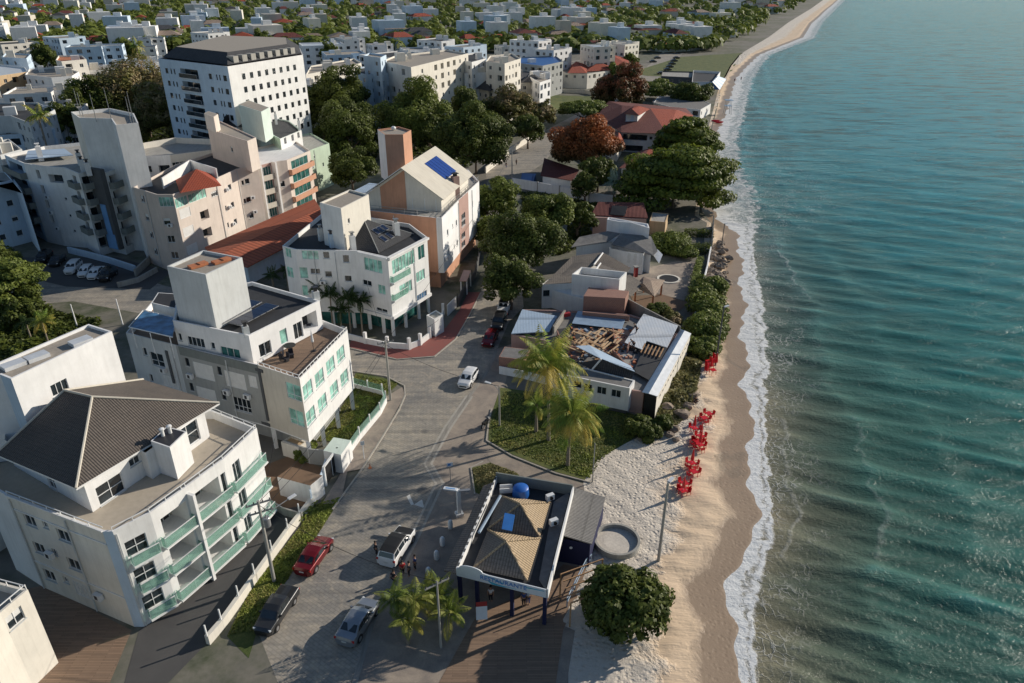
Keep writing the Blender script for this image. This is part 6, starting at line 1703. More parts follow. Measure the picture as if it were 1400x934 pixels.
# gazebo
Ga = empty('garden_gazebo', (*g(890, 405)[:2], 0), 'small gazebo with a brown tiled hipped roof beside the dark round pool', 'gazebo')
q = [g(866, 392, 2.6), g(895, 406, 2.6), g(909, 383, 2.6), g(880, 378, 2.6)]; a_ = g(879, 387, 3.9); b_ = g(890, 384, 3.9)
mb = MB().mat('brown_tile'); rf(mb, [q[0], q[1], a_]); rf(mb, [q[1], q[2], b_, a_]); rf(mb, [q[2], q[3], b_]); rf(mb, [q[3], q[0], a_, b_]); mb.build('roof', Ga)
for p in inset([(v.x, v.y) for v in q], .35): mb = MB().mat('orange_stuff'); mb.box((p[0], p[1], 1.25), (.2, .2, 2.7), .4); mb.build('post', Ga)
# pool terrace
o = sheet('terrace', [(860, 384), (876, 368), (905, 362), (928, 357), (953, 360), (946, 395), (941, 413), (905, 403), (872, 398)], .05, 'pavement')
o = sheet('terrace', [(862, 405), (905, 403), (941, 414), (930, 425), (888, 425), (868, 420)], .045, 'yard_brown')
pc_ = g(914, 382); Po = empty('round_pool', (pc_.x, pc_.y, 0), 'dark round pool set in the pale terrace', 'pool')
rr_ = 13*mpp(pc_)
mb = MB().mat('cream_plaster'); mb.lathe((pc_.x, pc_.y, .0), [(rr_+.35, 0), (rr_+.35, .16), (rr_, .16), (rr_, .05)], 40); mb.build('rim', Po)
mb = MB().mat('black'); mb.lathe((pc_.x, pc_.y, .0), [(rr_, .06), (rr_, .10)], 40); mb.build('water', Po)
# ---- M3 red roof with solar panel
M3 = empty('red_roof_house', (*g(850, 290)[:2], 0), 'small brown house with a red roof carrying a black solar panel', 'house')
poly_roof(M3, [(808, 294, 4.0), (818, 276, 5.2), (880, 277, 5.2), (886, 298, 4.0)], 'dark_red_tile')
mb = MB().mat('mauve_plaster'); mb.prism([g(811, 296, 4), g(884, 298, 4), (g(880, 285, 4)), g(816, 283, 4)], -.1, 3.8); mb.build('wall', M3)
poly_roof(M3, [(834, 293, 4.2), (837, 281, 5.05), (858, 282, 5.05), (854, 295, 4.2)], 'black', .1, 'solar_panel')
W = Bld('w', None, None, [(888, 302), (910, 304), (914, 292), (892, 290)], 2.8, -.1, wall='tan_wall', parapet=.1, roof='concrete', root=M3, part='terrace_wall'); W.finish()
# ---- M4 big red roof
M4 = empty('red_roof_house', (*g(890, 180)[:2], 0), 'large house with wide red tiled roof and a dormer with white shutters', 'house')
def gz(x, y, z): return g(x, y, z)
mb = MB().mat('dark_red_tile')
ea, eb, ec, ed, ee = gz(815, 160, 6), gz(849, 181, 6), gz(912, 183, 6), gz(934, 168, 6), gz(948, 158, 6)
ef_, eg_ = gz(938, 148, 6), gz(832, 138, 6)
r1_, r2_, r3_ = gz(850, 144, 9), gz(889, 148, 9.4), gz(925, 150, 8.4)
rf(mb, [ea, eb, r1_]); rf(mb, [eb, ec, r2_, r1_])
mb.mat('red_tile'); rf(mb, [ec, ed, r3_, r2_]); rf(mb, [ed, ee, r3_]); mb.mat('dark_red_tile'); rf(mb, [ee, ef_, r3_]); rf(mb, [ef_, eg_, r1_, r2_]); rf(mb, [ef_, r2_, r3_]); rf(mb, [eg_, ea, r1_]); mb.build('roof', M4)  # sunlit slopes in brighter red, the rest in a darker shade copy
W = Bld('w', None, None, [(820, 163), (851, 179), (908, 182), (930, 168), (936, 152), (835, 143)], 5.9, -.1, wall='beige_plaster', parapet=0, roof=None, root=M4, part='wall', edge_mats={1: 'white_plaster'})
W.w(1, 868, 188, 7, 1.6, 'dark', depth=1.0); W.w(1, 862, 203, 7, 1.8, 'dark', depth=1.2); W.w(1, 890, 189, .9, .9); W.finish()
W = Bld('w', None, None, [(856, 155), (872, 156), (884, 149), (866, 146)], 9.6, 7.0, wall='white_plaster', parapet=0, roof=None, root=M4, part='dormer_wall', edge_mats={0: 'blue_shade_paint'}); W.row(0, (859, 161), (870, 162), 3, 1.4, 2.0, 'shut', mull=0); W.finish()  # bluish shade painted on the dormer's white front
mb = MB().mat('red_tile'); q = [gz(853, 156, 9.6), gz(874, 158, 9.6), gz(889, 149, 9.6), gz(868, 144, 9.6)]; a_ = gz(864, 149, 10.8); b_ = gz(874, 145, 10.8)
mb.mat('dark_red_tile'); rf(mb, [q[0], q[1], a_]); mb.mat('red_tile'); rf(mb, [q[1], q[2], b_, a_]); rf(mb, [q[2], q[3], b_]); rf(mb, [q[3], q[0], a_, b_]); mb.build('dormer_roof', M4)  # dormer front slope painted darker as its shaded side
# ---- M5, M6
M5 = empty('red_roof_house', (*g(885, 228)[:2], 0), 'lower house with a red hipped roof half hidden by the almond trees', 'house')
mb = MB(); q = [gz(846, 230, 3.6), gz(874, 229, 3.6), gz(920, 222, 3.6), gz(915, 208, 3.6), gz(870, 208, 3.6)]; a_ = gz(887, 203, 5.6)
mb.mat('dark_red_tile'); rf(mb, [q[0], q[1], a_]); mb.mat('red_tile'); rf(mb, [q[1], q[2], a_]); rf(mb, [q[2], q[3], a_]); mb.mat('dark_red_tile'); rf(mb, [q[3], q[4], a_]); rf(mb, [q[4], q[0], a_]); mb.build('roof', M5)  # lit and shaded slopes of one roof painted in two reds
mb = MB().mat('white_plaster'); mb.prism(inset([(v.x, v.y) for v in q], .5), -.1, 3.5); mb.build('wall', M5)
M6 = empty('red_roof_house', (*g(842, 190)[:2], 0), 'small gabled house between the rust red tree and the large red roof', 'house')
mb = MB(); q = [gz(826, 190, 4.5), gz(845, 200, 4.5), gz(853, 188, 4.5), gz(835, 180, 4.5)]; a_ = gz(834, 176, 6.2); b_ = gz(846, 181, 6.2)
mb.mat('dark_red_tile'); rf(mb, [q[0], q[1], b_, a_]); mb.mat('red_tile'); rf(mb, [q[2], q[3], a_, b_]); rf(mb, [q[1], q[2], b_]); rf(mb, [q[3], q[0], a_]); mb.build('roof', M6)  # darker red stands in for shade on the front slope
mb = MB().mat('cream_plaster'); mb.prism(inset([(v.x, v.y) for v in q], .4), -.1, 4.4); mb.build('wall', M6)
M8 = empty('garden_house', (*g(765, 245)[:2], 0), 'small white outbuilding with a dark red roof behind the long white boundary wall', 'house')
mb = MB().mat('white_plaster'); mb.prism([g(742, 241, 2.6), g(780, 246, 2.6), g(788, 236, 2.6), g(748, 231, 2.6)], -.1, 2.5); mb.build('wall', M8)
poly_roof(M8, [(739, 240, 2.7), (783, 247, 2.7), (792, 232, 3.5), (744, 216, 3.8)], 'dark_red_tile')
bl = MB().mat('blue_tarp'); c = g(720, 243, 1.2); bl.prism([g(711, 248, 1.6), g(728, 249, 1.6), g(733, 237, 1.6), g(714, 236, 1.6)], -.05, 1.5); bl.prism([g(714, 247, 1.9), g(726, 247, 1.9), g(729, 239, 1.9), g(716, 238, 1.9)], 1.5, 1.9); tag(bl.build('covered_trailer'), 'boxy trailer under a blue tarpaulin behind the white wall', 'trailer')
f = fence([g(700, 256), g(735, 262), g(765, 268), g(805, 277), g(862, 284)], 2.3, 'long white boundary wall crossing behind the round green trees', 'white_plaster', posts=True, step=9, post_h=.15, t=.18, pw=.3, pmat='concrete')
sheet('terrace', [(700, 300), (800, 300), (812, 278), (708, 260)], .03, 'ground')

# ---- M1 house under repair
M1 = empty('house_under_repair', (*g(820, 490)[:2], 0), 'low house with its roof under repair, stacked timber and blue white metal sheets', 'house')
z1 = 3.2
W = Bld('w', None, None, [(699, 457), (748, 466), (795, 517), (862, 533), (880, 536), (905, 490), (928, 452), (862, 430), (797, 425), (714, 423)], 3.0, -.1, wall='mauve_plaster', parapet=.25, roof='fibre_grey', root=M1, part='wall', edge_mats={2: 'white_plaster'})
W.finish()
poly_roof(M1, [(699, 456, 3.3), (751, 453, 3.35), (762, 432, 3.4), (714, 423, 3.4)], 'sheet_bluish')
poly_roof(M1, [(782, 442, 3.15), (850, 450, 3.15), (856, 434, 3.15), (790, 425, 3.15)], 'sheet_blue', .05, 'roof_sheet')
mb = MB().mat('brick'); mb.prism([g(798, 404, 5.2), g(855, 407, 5.2), g(860, 397, 5.2), g(805, 392, 5.2)], -.1, 5.1); mb.build('brick_wall', M1)
wall_between(M1, [(757, 446), (772, 424)], 2.9, 4.0, 'old_concrete', .25)
wall_between(M1, [(797, 426), (860, 432)], 2.9, 3.7, 'brick', .2); wall_between(M1, [(858, 408), (880, 420), (930, 446)], -.1, 3.9, 'old_concrete', .2)
mb = MB(); rq = random.Random(9)
for k in range(260):
    x = rq.uniform(776, 872); y = rq.uniform(448, 505); c = g(x, y, 2.85); a = rq.random()*3
    mb.mat(rq.choice(['brick', 'concrete', 'wood', 'orange_stuff', 'sheet_blue', 'dark_roof', 'peach_plaster'])); mb.box(c, (rq.uniform(.15, .8), rq.uniform(.1, .4), rq.uniform(.05, .35)), a)
tag(mb.build('rubble'), 'loose bricks, tiles and rubble strewn over the open roof', 'rubble', None, 'stuff')
for q_, m_ in (([(838, 448), (866, 452), (858, 474), (842, 470)], 'peach_plaster'), ([(762, 450), (790, 446), (796, 470), (770, 468)], 'dark_roof'), ([(838, 478), (866, 480), (858, 500), (836, 492)], 'concrete')):
    mb = MB().mat(m_); mb.slab([g(x, y, 2.80) for x, y in q_], .04); mb.build('floor_patch', M1)
for a_, b_ in (((838, 448), (842, 470)), ((762, 452), (770, 472)), ((770, 472), (800, 476)), ((866, 452), (858, 476)), ((838, 478), (858, 500))):
    wall_between(M1, [a_, b_], 2.7, 3.5, 'brick', .16)
# dark tiled gable with pale blue sheets
poly_roof(M1, [(787, 473, 4.1), (821, 490, 5.0), (868, 508, 4.4), (862, 500, 4.2), (806, 472, 4.0)], 'sheet_bluish', .08)
mb = MB(); e0, e1, e2, e3 = g(789, 511, 3.2), g(864, 524, 3.2), g(869, 506, 4.35), g(790, 496, 3.4); rd = g(822, 491, 5.0)
mb.mat('slate_tile'); rf(mb, [g(808, 505, 3.5), g(862, 522, 3.3), e2, rd]); mb.mat('dark_roof'); rf(mb, [e3, g(808, 505, 3.5), rd]); mb.mat('white_plaster'); mb.tube(rd, g(809, 506, 3.5), .12); mb.build('roof', M1)
W = Bld('w', None, None, [(754, 510), (797, 518), (861, 531), (868, 520), (800, 503), (764, 500)], 3.7, 0.6, wall='white_plaster', parapet=.1, roof='fibre_grey', root=M1, part='porch_wall')
W.row(1, (803, 529), (852, 542), 6, 1.15, 1.0, 'win', mull=1, frame='white_metal', blind=False, sill=False); W.row(0, (765, 521), (790, 527), 3, 1.2, .9, 'win', frame='white_metal', blind=False, sill=False); W.finish()
mb = MB().mat('dark_grey_plaster'); mb.prism(inset([(p.x, p.y) for p in W.pts], .3), -.1, .598); mb.build('ground_floor', M1)
poly_roof(M1, [(854, 468, 3.5), (880, 429, 3.9), (927, 445, 3.9), (912, 475, 3.5), (884, 466, 3.5), (878, 478, 3.45)], 'sheet_pale', .07, 'roof_sheet')
poly_roof(M1, [(866, 508, 3.15), (884, 468, 3.15), (912, 476, 3.15), (888, 520, 3.15)], 'dark_roof', .06, 'roof_sheet')
for k in range(6):
    a = g(882+k*5, 470+k*1.3, 3.45); b = g(876+k*5, 482+k*1.3, 3.35); mb = MB().mat('wood'); mb.tube(a, b, .09, n=4); mb.build('rafter', M1)
rp = random.Random(3)
for k in range(44):
    x = rp.uniform(782, 848); y = rp.uniform(452, 478); z = 3.2+rp.random()*.5; an = rp.choice([1.0, 1.05, .95, 2.4])+rp.uniform(-.12, .12); L = rp.uniform(1.4, 3.0)
    c = g(x, y, z); mb = MB().mat(rp.choice(['wood_pale', 'wood', 'wood_pale'])); mb.box(c, (L, .22, .06), an)
    o = mb.build('plank'); tag(o, 'loose timber plank in the pile on the roof under repair', 'plank', 'planks piled on the roof under repair')
# long pale roof on the sea side
poly_roof(M1, [(878, 536, 3.2), (887, 538, 3.6), (936, 452, 3.6), (930, 450, 3.2)], 'sheet_blue', .07)  # blue sheet paints the shaded slope of this white roof
poly_roof(M1, [(887, 538, 3.6), (899, 542, 3.2), (945, 456, 3.2), (936, 452, 3.6)], 'sheet_white', .07)
W = Bld('w', None, None, [(882, 538), (898, 542), (944, 457), (932, 453)], 3.1, -.1, wall='cream_plaster', parapet=0, roof=None, root=M1, part='wall', edge_mats={0: 'black'}); W.grid(1, 2.2, 1, 1, 12, .9, .35, 'dark', depth=.3); W.finish()
p = g(878, 556); mb = MB().mat('bin_green'); mb.box((p.x-.2, p.y, .6), (1.0, .7, 1.1), .5); mb.mat('sheet_white'); mb.box((p.x-.2, p.y, 1.19), (1.1, .8, .08), .5); tag(mb.build('waste_bin'), 'green and white bin beside the end of the long pale roof', 'bin')
f = fence([g(683, 511), g(714, 517), g(752, 527)], 1.1, 'low white wall at the lawn edge left of the tall palm', 'bright_plaster', posts=False)
block(M1, 'brick_wall', [(682, 488), (716, 492), (725, 478), (690, 474)], 2.2, -.1, 'brick', 'fibre_grey')
p = g(773, 433, 3.2); mb = MB().mat('red_paint'); mb.box((p.x, p.y, 3.5), (1.4, .5, .5), .4); tag(mb.build('crate'), 'dark red crate on the flat roof beside the brick wall', 'crate')

# ================================================================== KIOSK
K = empty('beach_restaurant', (*g(690, 740)[:2], 0), 'beach restaurant with two tiled pyramid roofs inside a parapet and a long blue white sign', 'restaurant')
zk = 3.7
kp = [g(625, 778, zk), g(747, 808, zk), g(782, 669, zk), g(679, 652, zk)]
# parapets: left, sign side, right, back
def pw(a, b, z0, z1, m_, t=.14, nm='parapet'):
    mb = MB().mat(m_); d = b-a; c = (a+b)/2; mb.box((c.x, c.y, (z0+z1)/2), (math.hypot(d.x, d.y)+t, t, z1-z0), math.atan2(d.y, d.x)); return mb.build(nm, K)
pw(kp[0], kp[3], zk-.6, zk+.12, 'white_plaster'); pw(kp[1]+Vector((.1, 0, 0)), kp[2]+Vector((.1, 0, 0)), zk-.7, zk+.25, 'white_plaster'); pw(kp[2], kp[3], zk-1.2, zk+.5, 'greenish_grey')
mb = MB().mat('dark_roof'); mb.face([(p.x, p.y, zk-.62) for p in kp]); mb.slab([Vector((p.x, p.y, zk-.65)) for p in kp], .12); mb.build('flat_roof', K)
def pyr(pts, ap, z0, z1):
    q = [g(x, y, z0) for x, y in pts]; a_ = g(*ap, z1); mb = MB()
    for k in range(4):
        mb.mat('lit_tan_tile' if k in (1, 2) else 'grey_tile'); rf(mb, [q[k], q[(k+1) % 4], a_])  # sun-facing slopes tan, others grey: sunlight put into the tile colour
    mb.mat('lit_tan_tile')
    for p in q: mb.tube(p+Vector((0, 0, .02)), a_+Vector((0, 0, .02)), .09, n=6)
    mb.build('pyramid_roof', K)
pyr([(666, 724), (738, 735), (752, 687), (684, 677)], (711, 689), 3.25, 4.9)
pyr([(646, 777), (721, 794), (739, 736), (667, 724)], (692, 740), 3.25, 4.9)
mb = MB().mat('fibre_grey'); mb.slab([g(737, 792, 3.15), g(746, 806, 3.3), g(780, 671, 3.3), g(757, 686, 3.15)], .08); mb.build('gutter_roof', K)
# tiled lean-to on the street side
mb = MB().mat('brown_tile'); mb.slab([g(607, 780, 2.9), kp[0]-Vector((0, 0, .5)), kp[3]-Vector((0, 0, .5)), g(661, 664, 2.9)], .12); mb.build('lean_to_roof', K)
# sign: a long fascia with a rounded left end
sd_ = (kp[1]-kp[0]); sd_.z = 0; sl = sd_.length; sd_.normalize(); sn = Vector((sd_.y, -sd_.x, 0))
if sn.y > 0: sn = -sn
so = kp[0]+sn*.12
prof = [(0, -.62), (0, .20)]+[(1.25-1.1*math.cos(t)*1.0, .28+.42*math.sin(t)) for t in [math.pi*k/12 for k in range(0, 13)]]+[(2.9, .22), (sl, .22), (sl, -.62)]
prof = [(0, -.62), (0, .22), (.15, .28)]+[(1.2-1.0*math.cos(math.pi*k/12), .30+.40*math.sin(math.pi*k/12)) for k in range(13)]+[(2.7, .24), (sl, .24), (sl, -.62)]
fr_ = [so+sd_*u+Vector((0, 0, v)) for u, v in prof]; n_ = len(fr_); bk_ = [p-sn*.08 for p in fr_]
mb = MB().mat('sign_white'); mb.mesh(fr_+bk_, [tuple(range(n_))[::-1], tuple(range(n_, 2*n_))]+[(i, (i+1) % n_, n_+(i+1) % n_, n_+i) for i in range(n_)]); sg_ = mb.build('sign_board', K)
mb = MB().mat('sign_teal')
def spt(u, v): return so+sn*.012+sd_*u+Vector((0, 0, v))
mb.face([spt(2.3, .16), spt(2.9, .12), spt(3.9, -.16), spt(3.9, -.28), spt(3.0, -.02)]); mb.face([spt(2.6, -.3), spt(3.9, -.5), spt(4.3, -.58), spt(3.0, -.6)])
mb.face([spt(sl-1.7, .02), spt(sl-.2, .08), spt(sl-.1, .02), spt(sl-1.5, -.08)]); mb.build('sign_swoosh', sg_)
rot = (math.pi/2, 0, math.atan2(sd_.y, sd_.x))
t_ = text_obj('RESTAURANTE', 'lettering', so+sn*.03+sd_*(sl*.53)+Vector((0, 0, -.12)), rot, .58, 'sign_blue', sg_)
mb = MB().mat('sign_teal')
mb.face([spt(3.2, -.50), spt(sl-2.4, -.50), spt(sl-2.4, -.45), spt(3.2, -.45)])
mb.build('sign_line', sg_)
# posts and walls below
for f, in ((.02,), (.22,), (.62,), (.985,)):
    p = kp[0].lerp(kp[1], f)-sn*.1; mb = MB().mat('navy_paint'); mb.box((p.x, p.y, 1.5), (.28, .28, 3.1), rot[2]); mb.build('post', K)
for f in (.15, .45, .8):
    a = g(612, 776, 2.8).lerp(g(664, 668, 2.8), f); mb = MB().mat('navy_paint'); mb.box((a.x+.3, a.y, 1.35), (.2, .2, 2.8), rot[2]); mb.build('post', K)
ins = inset([(p.x, p.y) for p in kp], .5); wv = [Vector((x, y, 0)) for x, y in ins]
mid1 = wv[0].lerp(wv[3], .30); mid2 = wv[1].lerp(wv[2], .30)
mb = MB().mat('navy_paint'); mb.prism([mid1, mid2, wv[2], wv[3]], -.1, 3.0); mb.build('wall', K)
# things on the roof
for k in range(15):
    f = (k+.5)/15; c = kp[0].lerp(kp[3], f); d = kp[3]-kp[0]; mb = MB().mat('dark_grey_plaster'); mb.box((c.x, c.y, zk+.135), ((d.length/15)*.42, .16, .03), math.atan2(d.y, d.x)); mb.build('parapet_tile', K)
p = g(697, 700, 4.5); q_ = [g(680, 702, 4.35), g(701, 706, 4.35), g(705, 697, 4.35), g(688, 693, 4.35)]
q_ = [g(686, 723, 4.35), g(700, 726, 4.35), g(704, 704, 4.75), g(690, 701, 4.75)]; mb = MB().mat('sign_blue'); mb.slab(q_, .05); mb.build('skylight', K)
p = g(712, 672, 3.6); mb = MB().mat('blue_tank'); mb.lathe((p.x, p.y, 3.1), [(.75, 0), (.8, .1), (.72, .95), (.6, 1.05), (.2, 1.15)], 18); mb.build('water_tank', K, smooth=True)
for px, py in ((757, 714), (752, 680)): p = g(px, py, 3.7); mb = MB().mat('white_metal'); mb.box((p.x, p.y, 3.75), (.75, .4, .55), .5); mb.mat('black'); mb.tube((p.x+.1, p.y-.21, 3.75), (p.x+.1, p.y-.23, 3.75), .2, n=14); mb.build('air_conditioner', K)
mb = MB().mat('sheet_bluish'); mb.tube(g(655, 728, 3.9), g(684, 678, 3.9), .13, n=10); mb.build('pipe', K)
mb = MB().mat('white_plaster'); a = g(692, 671, 3.5); mb.box((a.x, a.y, 3.5), (1.2, .1, .5), .1); mb.box((a.x, a.y+.6, 3.5), (1.2, .1, .5), .1); mb.build('roof_rack', K)
# fibre cement shed
Sh = empty('beach_shed', (*g(795, 720)[:2], 0), 'open shed with a corrugated fibre cement roof and navy front on the sand', 'shed')
mb = MB().mat('corrugated'); mb.slab([g(766, 731, 3.1), g(809, 744, 2.7), g(828, 680, 2.7), g(784, 666, 3.1)], .07); mb.build('roof', Sh)
mb = MB().mat('navy_paint'); a, b = g(765, 732, 3.0), g(807, 744, 2.6); mb.prism([(a.x, a.y), (b.x, b.y), (b.x, b.y+.12), (a.x, a.y+.12)], -.1, 2.6); a2, b2 = g(783, 668, 3), g(826, 681, 2.6); mb.prism([(b.x, b.y), (b2.x, b2.y), (b2.x-.12, b2.y), (b.x-.12, b.y)], -.1, 2.55); mb.prism([(a2.x, a2.y), (b2.x-.13, b2.y), (b2.x-.13, b2.y+.1), (a2.x, a2.y+.1)], -.1, 2.55); mb.build('wall', Sh)
p = (a+b)/2; mb = MB().mat('sign_white'); mb.tube((p.x-.3, p.y-.01, 1.9), (p.x-.3, p.y-.03, 1.9), .14, n=14); mb.build('emblem', Sh)
# deck with rails in front
dk = sheet('boardwalk', [(640, 862), (652, 842), (740, 800), (770, 772), (806, 778), (770, 862), (760, 934), (600, 934)], .03, 'deck')
mb = MB().mat('blue_paint'); rl = [g(775, 830), g(786, 806), g(801, 776), g(808, 770)]
fr2 = empty('deck_rail', (rl[0].x, rl[0].y, 0), 'blue grey handrail with leaning boards beside the boardwalk', 'railing')
mb = MB().mat('sheet_blue')
for a, b in zip(rl[:-1], rl[1:]):
    mb.tube(a+Vector((0, 0, 1.0)), b+Vector((0, 0, 1.0)), .05, n=6); mb.tube(a+Vector((0, 0, .5)), b+Vector((0, 0, .5)), .04, n=6)
mb.build('handrail', fr2)
for a in rl: mb = MB().mat('sheet_blue'); mb.box((a.x, a.y, .52), (.1, .1, 1.04)); mb.build('post', fr2)
pg = empty('pergola', (*g(720, 835)[:2], 0), 'slender timber pergola frame casting stripes on the boardwalk', 'pergola')
e0 = g(747, 812)-sn*0; 
for k in range(5):
    a = e0+Vector((1.1+.15*k, -.4-.75*k, 2.6)); b = a+Vector((3.6, 1.7, 0)); mb = MB().mat('wood'); mb.tube(a, b, .06, n=4); mb.build('beam', pg)
for dx, dy in ((1.1, -.4), (1.7, -3.4), (4.7, 1.3), (5.3, -1.7)): p = e0+Vector((dx, dy, 0)); mb = MB().mat('wood'); mb.box((p.x, p.y, 1.3), (.12, .12, 2.6)); mb.build('post', pg)
# round sand pit
pc_ = g(843, 744); rr_ = 29*mpp(pc_)
Rp = empty('round_sand_pit', (pc_.x, pc_.y, 0), 'round low walled sand pit beside the corrugated shed', 'sand pit')
mb = MB().mat('concrete'); mb.lathe((pc_.x, pc_.y, -.1), [(rr_+.16, 0), (rr_+.16, .75), (rr_-.06, .75), (rr_-.06, .3)], 44); mb.build('rim', Rp)
mb = MB().mat('white_sand'); mb.lathe((pc_.x, pc_.y, .0), [(rr_-.05, .10), (rr_-.05, .22), (rr_*.6, .28), (.1, .26)], 44); mb.build('sand_fill', Rp)

# ================================================================== TREES AND PLANTS
tree(712, 338, 52, 'large round dark green tree in front of the white beach house, over the parked cars', 5.5, 4.5, mat='leaf_dark', dens=1.2)
tree(698, 386, 38, 'dark green tree whose crown hangs over the two dark parked cars', 4.5, 3.8, mat='leaf_dark')
tree(748, 298, 37, 'round olive green tree standing below the long white boundary wall', 5.0, 4.2, mat='leaf_mid')
tree(679, 282, 33, 'round clipped green tree right beside the peach building', 6.0, 5.0, mat='leaf_mid')
tree(790, 300, 24, 'small dark tree between the round olive green tree and the solar panel house', 3.5, 3, mat='leaf_dark')
tree(650, 195, 50, 'broad dark tree behind the blue roof panels of the peach building', 8, 7, mat='leaf_dark', dens=1.1)
tree(565, 163, 50, 'tall dark green tree directly behind the peach tower', 9, 8, mat='leaf_mid', dens=1.1)
tree(590, 185, 30, 'dark lower tree at the right foot of the peach tower', 6, 5, mat='leaf_dark')
tree(462, 140, 42, 'conifer like dark tree to the right of the hotel', 12, 9, mat='leaf_dark', dens=1.1, ragged=.6)
tree(478, 182, 44, 'wide dark tree between the pale green building and the peach tower', 8, 7, mat='leaf_dark', dens=1.1)
tree(440, 160, 24, 'slim dark tree at the foot of the hotel', 8, 6, mat='leaf_dark')
tree(480, 235, 34, 'low dark tree behind the slim sheet roof left of the peach tower', 5, 4, mat='leaf_dark')
tree(610, 125, 36, 'brown leaved tree in front of the long cream block', 9, 6, mat='leaf_brown', ragged=.5)
tree(540, 132, 22, 'dark tree left of the brown leaved tree', 8, 6, mat='leaf_dark')
tree(640, 155, 30, 'dark tree right below the brown leaved tree', 7, 6, mat='leaf_dark')
tree(700, 152, 36, 'mixed olive and brown tree in front of the grey villa', 7, 6.5, mat='leaf_olive', ragged=.4)
tree(722, 180, 22, 'dark tree at the wall of the upper lane', 5, 4.5, mat='leaf_dark')
tree(740, 158, 22, 'grey green tree under the white columned villa', 5, 4, mat='leaf_olive')
tree(196, 140, 66, 'large olive tree with pale branches showing, behind the blank white tower', 11, 9.5, mat='leaf_olive', dens=1.1, ragged=.5)
tree(228, 165, 48, 'olive and rust tinted tree in front of the hotel', 9, 8, mat='leaf_olive')
tree(128, 150, 38, 'very dark tree left of the blank white tower', 11, 8, mat='leaf_dark')
tree(90, 178, 26, 'dark tree behind the roofs of the shaded apartments', 9, 7, mat='leaf_dark')
tree(62, 82, 18, 'dark tree at the top edge beside the blue white square block', 9, 7, mat='leaf_dark')
tree(268, 150, 18, 'small yellow green tree at the wall of the hotel', 7, 6, mat='leaf_bright') if False else None
tree(378, 148, 11, 'small yellow green tree in the hotel garden', 9, 4, mat='leaf_bright')
tree(800, 205, 46, 'large tree with rust red flowering top beside the lane', 6.5, 6, mat='leaf_rust', dens=1.2)
tree(818, 240, 26, 'dark green tree at the foot of the rust red tree', 4, 3.5, mat='leaf_dark')
tree(850, 128, 38, 'dark tree with rusty edges beyond the large red roof', 7, 7, mat='leaf_rusttip', dens=1.1)
tree(797, 150, 32, 'flat spreading pale green tree left of the large red roof', 5, 2.2, mat='leaf_bright', flat_=True)
tree(902, 122, 28, 'low spreading green tree beyond the large red roof', 4, 2.5, mat='leaf_mid', flat_=True)
tree(946, 130, 28, 'dark green beach tree below the striped tent', 4.5, 3.5, mat='leaf_dark')
tree(938, 194, 42, 'almond tree with layered yellow green crown beside the large red roof', 5, 4.8, mat='leaf_almond', flat_=True, dens=1.6, leaf=.4)
tree(922, 254, 68, 'largest almond tree, its layered crown reaching over the beach', 5.0, 6.2, mat='leaf_almond', flat_=True, dens=2.0, ry=.8, leaf=.38)
tree(872, 240, 20, 'dark green tree in the garden left of the largest almond tree', 4, 3, mat='leaf_dark')
tree(856, 826, 62, 'round dense dark green tree at the foot of the sand beside the round pit', 2.0, 2.3, mat='leaf_dark', dens=1.9, leaf=.24, clump=.2, ragged=.15)
bush(836, 850, 16, 'small pale green shrub in front of the round dense tree', 1.6, 'leaf_palmpale')
tree(14, 392, 40, 'broad tree with sunlit top at the left edge above the car park', 5, 3.5, mat='leaf_bright', flat_=True, dens=1.3)
tree(-6, 362, 30, 'dark tree behind the sunlit tree at the left edge', 4, 4, mat='leaf_dark')
tree(30, 425, 30, 'dark undergrowth tree under the sunlit tree at the left edge', 2.5, 2.5, mat='leaf_dark')
tree(875, 88, 9, 'small tree at the car park beyond the red roofs', 4, 3, mat='leaf_mid') if False else None
tree(838, 100, 12, 'palm like green tree beside the red pyramid roofs', 5, 4, mat='leaf_mid')
tree(862, 86, 12, 'green tree behind the palm like tree near the top edge', 5, 4, mat='leaf_mid')
tree(800, 258, 18, 'dark tree over the white outbuilding', 3.5, 3, mat='leaf_dark')
tree(668, 320, 20, 'low green tree at the peach building corner', 3, 3, mat='leaf_mid')
tree(610, 100, 12, 'dark tree among the far blocks right of the long cream block', 12, 6, mat='leaf_dark')
for x, y, r in ((720, 76, 12), (450, 78, 12), (360, 60, 14), (180, 76, 14), (570, 70, 12), (690, 70, 10)):
    tree(x, y, r, 'tree crown among the far roofs at the top of the view', 10, 7, mat='leaf_mid', group='tree crowns among the far roofs')
bush(912, 332, 26, 'rounded bright green shrub mass at the head of the pool terrace', 2.4, 'leaf_mid', leaf=.25, dens=1.6)
bush(935, 345, 16, 'shrub joining the rounded shrub mass and the dark hedge', 1.8, 'leaf_mid')
bush(838, 470, 8, 'small pot plant on the roof under repair', .9, 'leaf_dark') if False else None
bush(904, 425, 14, 'dark shrub at the corner of the brown terrace', 1.6, 'leaf_dark'); bush(918, 436, 13, 'olive shrub behind the pale blue roof sheet', 1.5, 'leaf_olive')
bush(722, 462, 12, 'shrub in front of the blue grey sheet roof', 1.2, 'leaf_mid'); bush(735, 470, 9, 'yellowish shrub beside the blue grey sheet roof', 1.1, 'leaf_bright')
hedge([g(936, 346), g(970, 346)], 1.6, 1.6, 'dark hedge across the head of the pool terrace', 'leaf_dark')
hedge([g(957, 358), g(950, 385), g(945, 405)], .9, 1.0, 'bright clipped hedge along the sea side of the pool terrace', 'leaf_bright')
hedge([g(935, 322), g(975, 324)], 1.4, 1.2, 'low dark hedge beside the last garden plot at the beach', 'leaf_dark')
hedge([g(410, 716), g(432, 690)], .5, .4, 'low weeds along the boundary wall', 'leaf_mid')
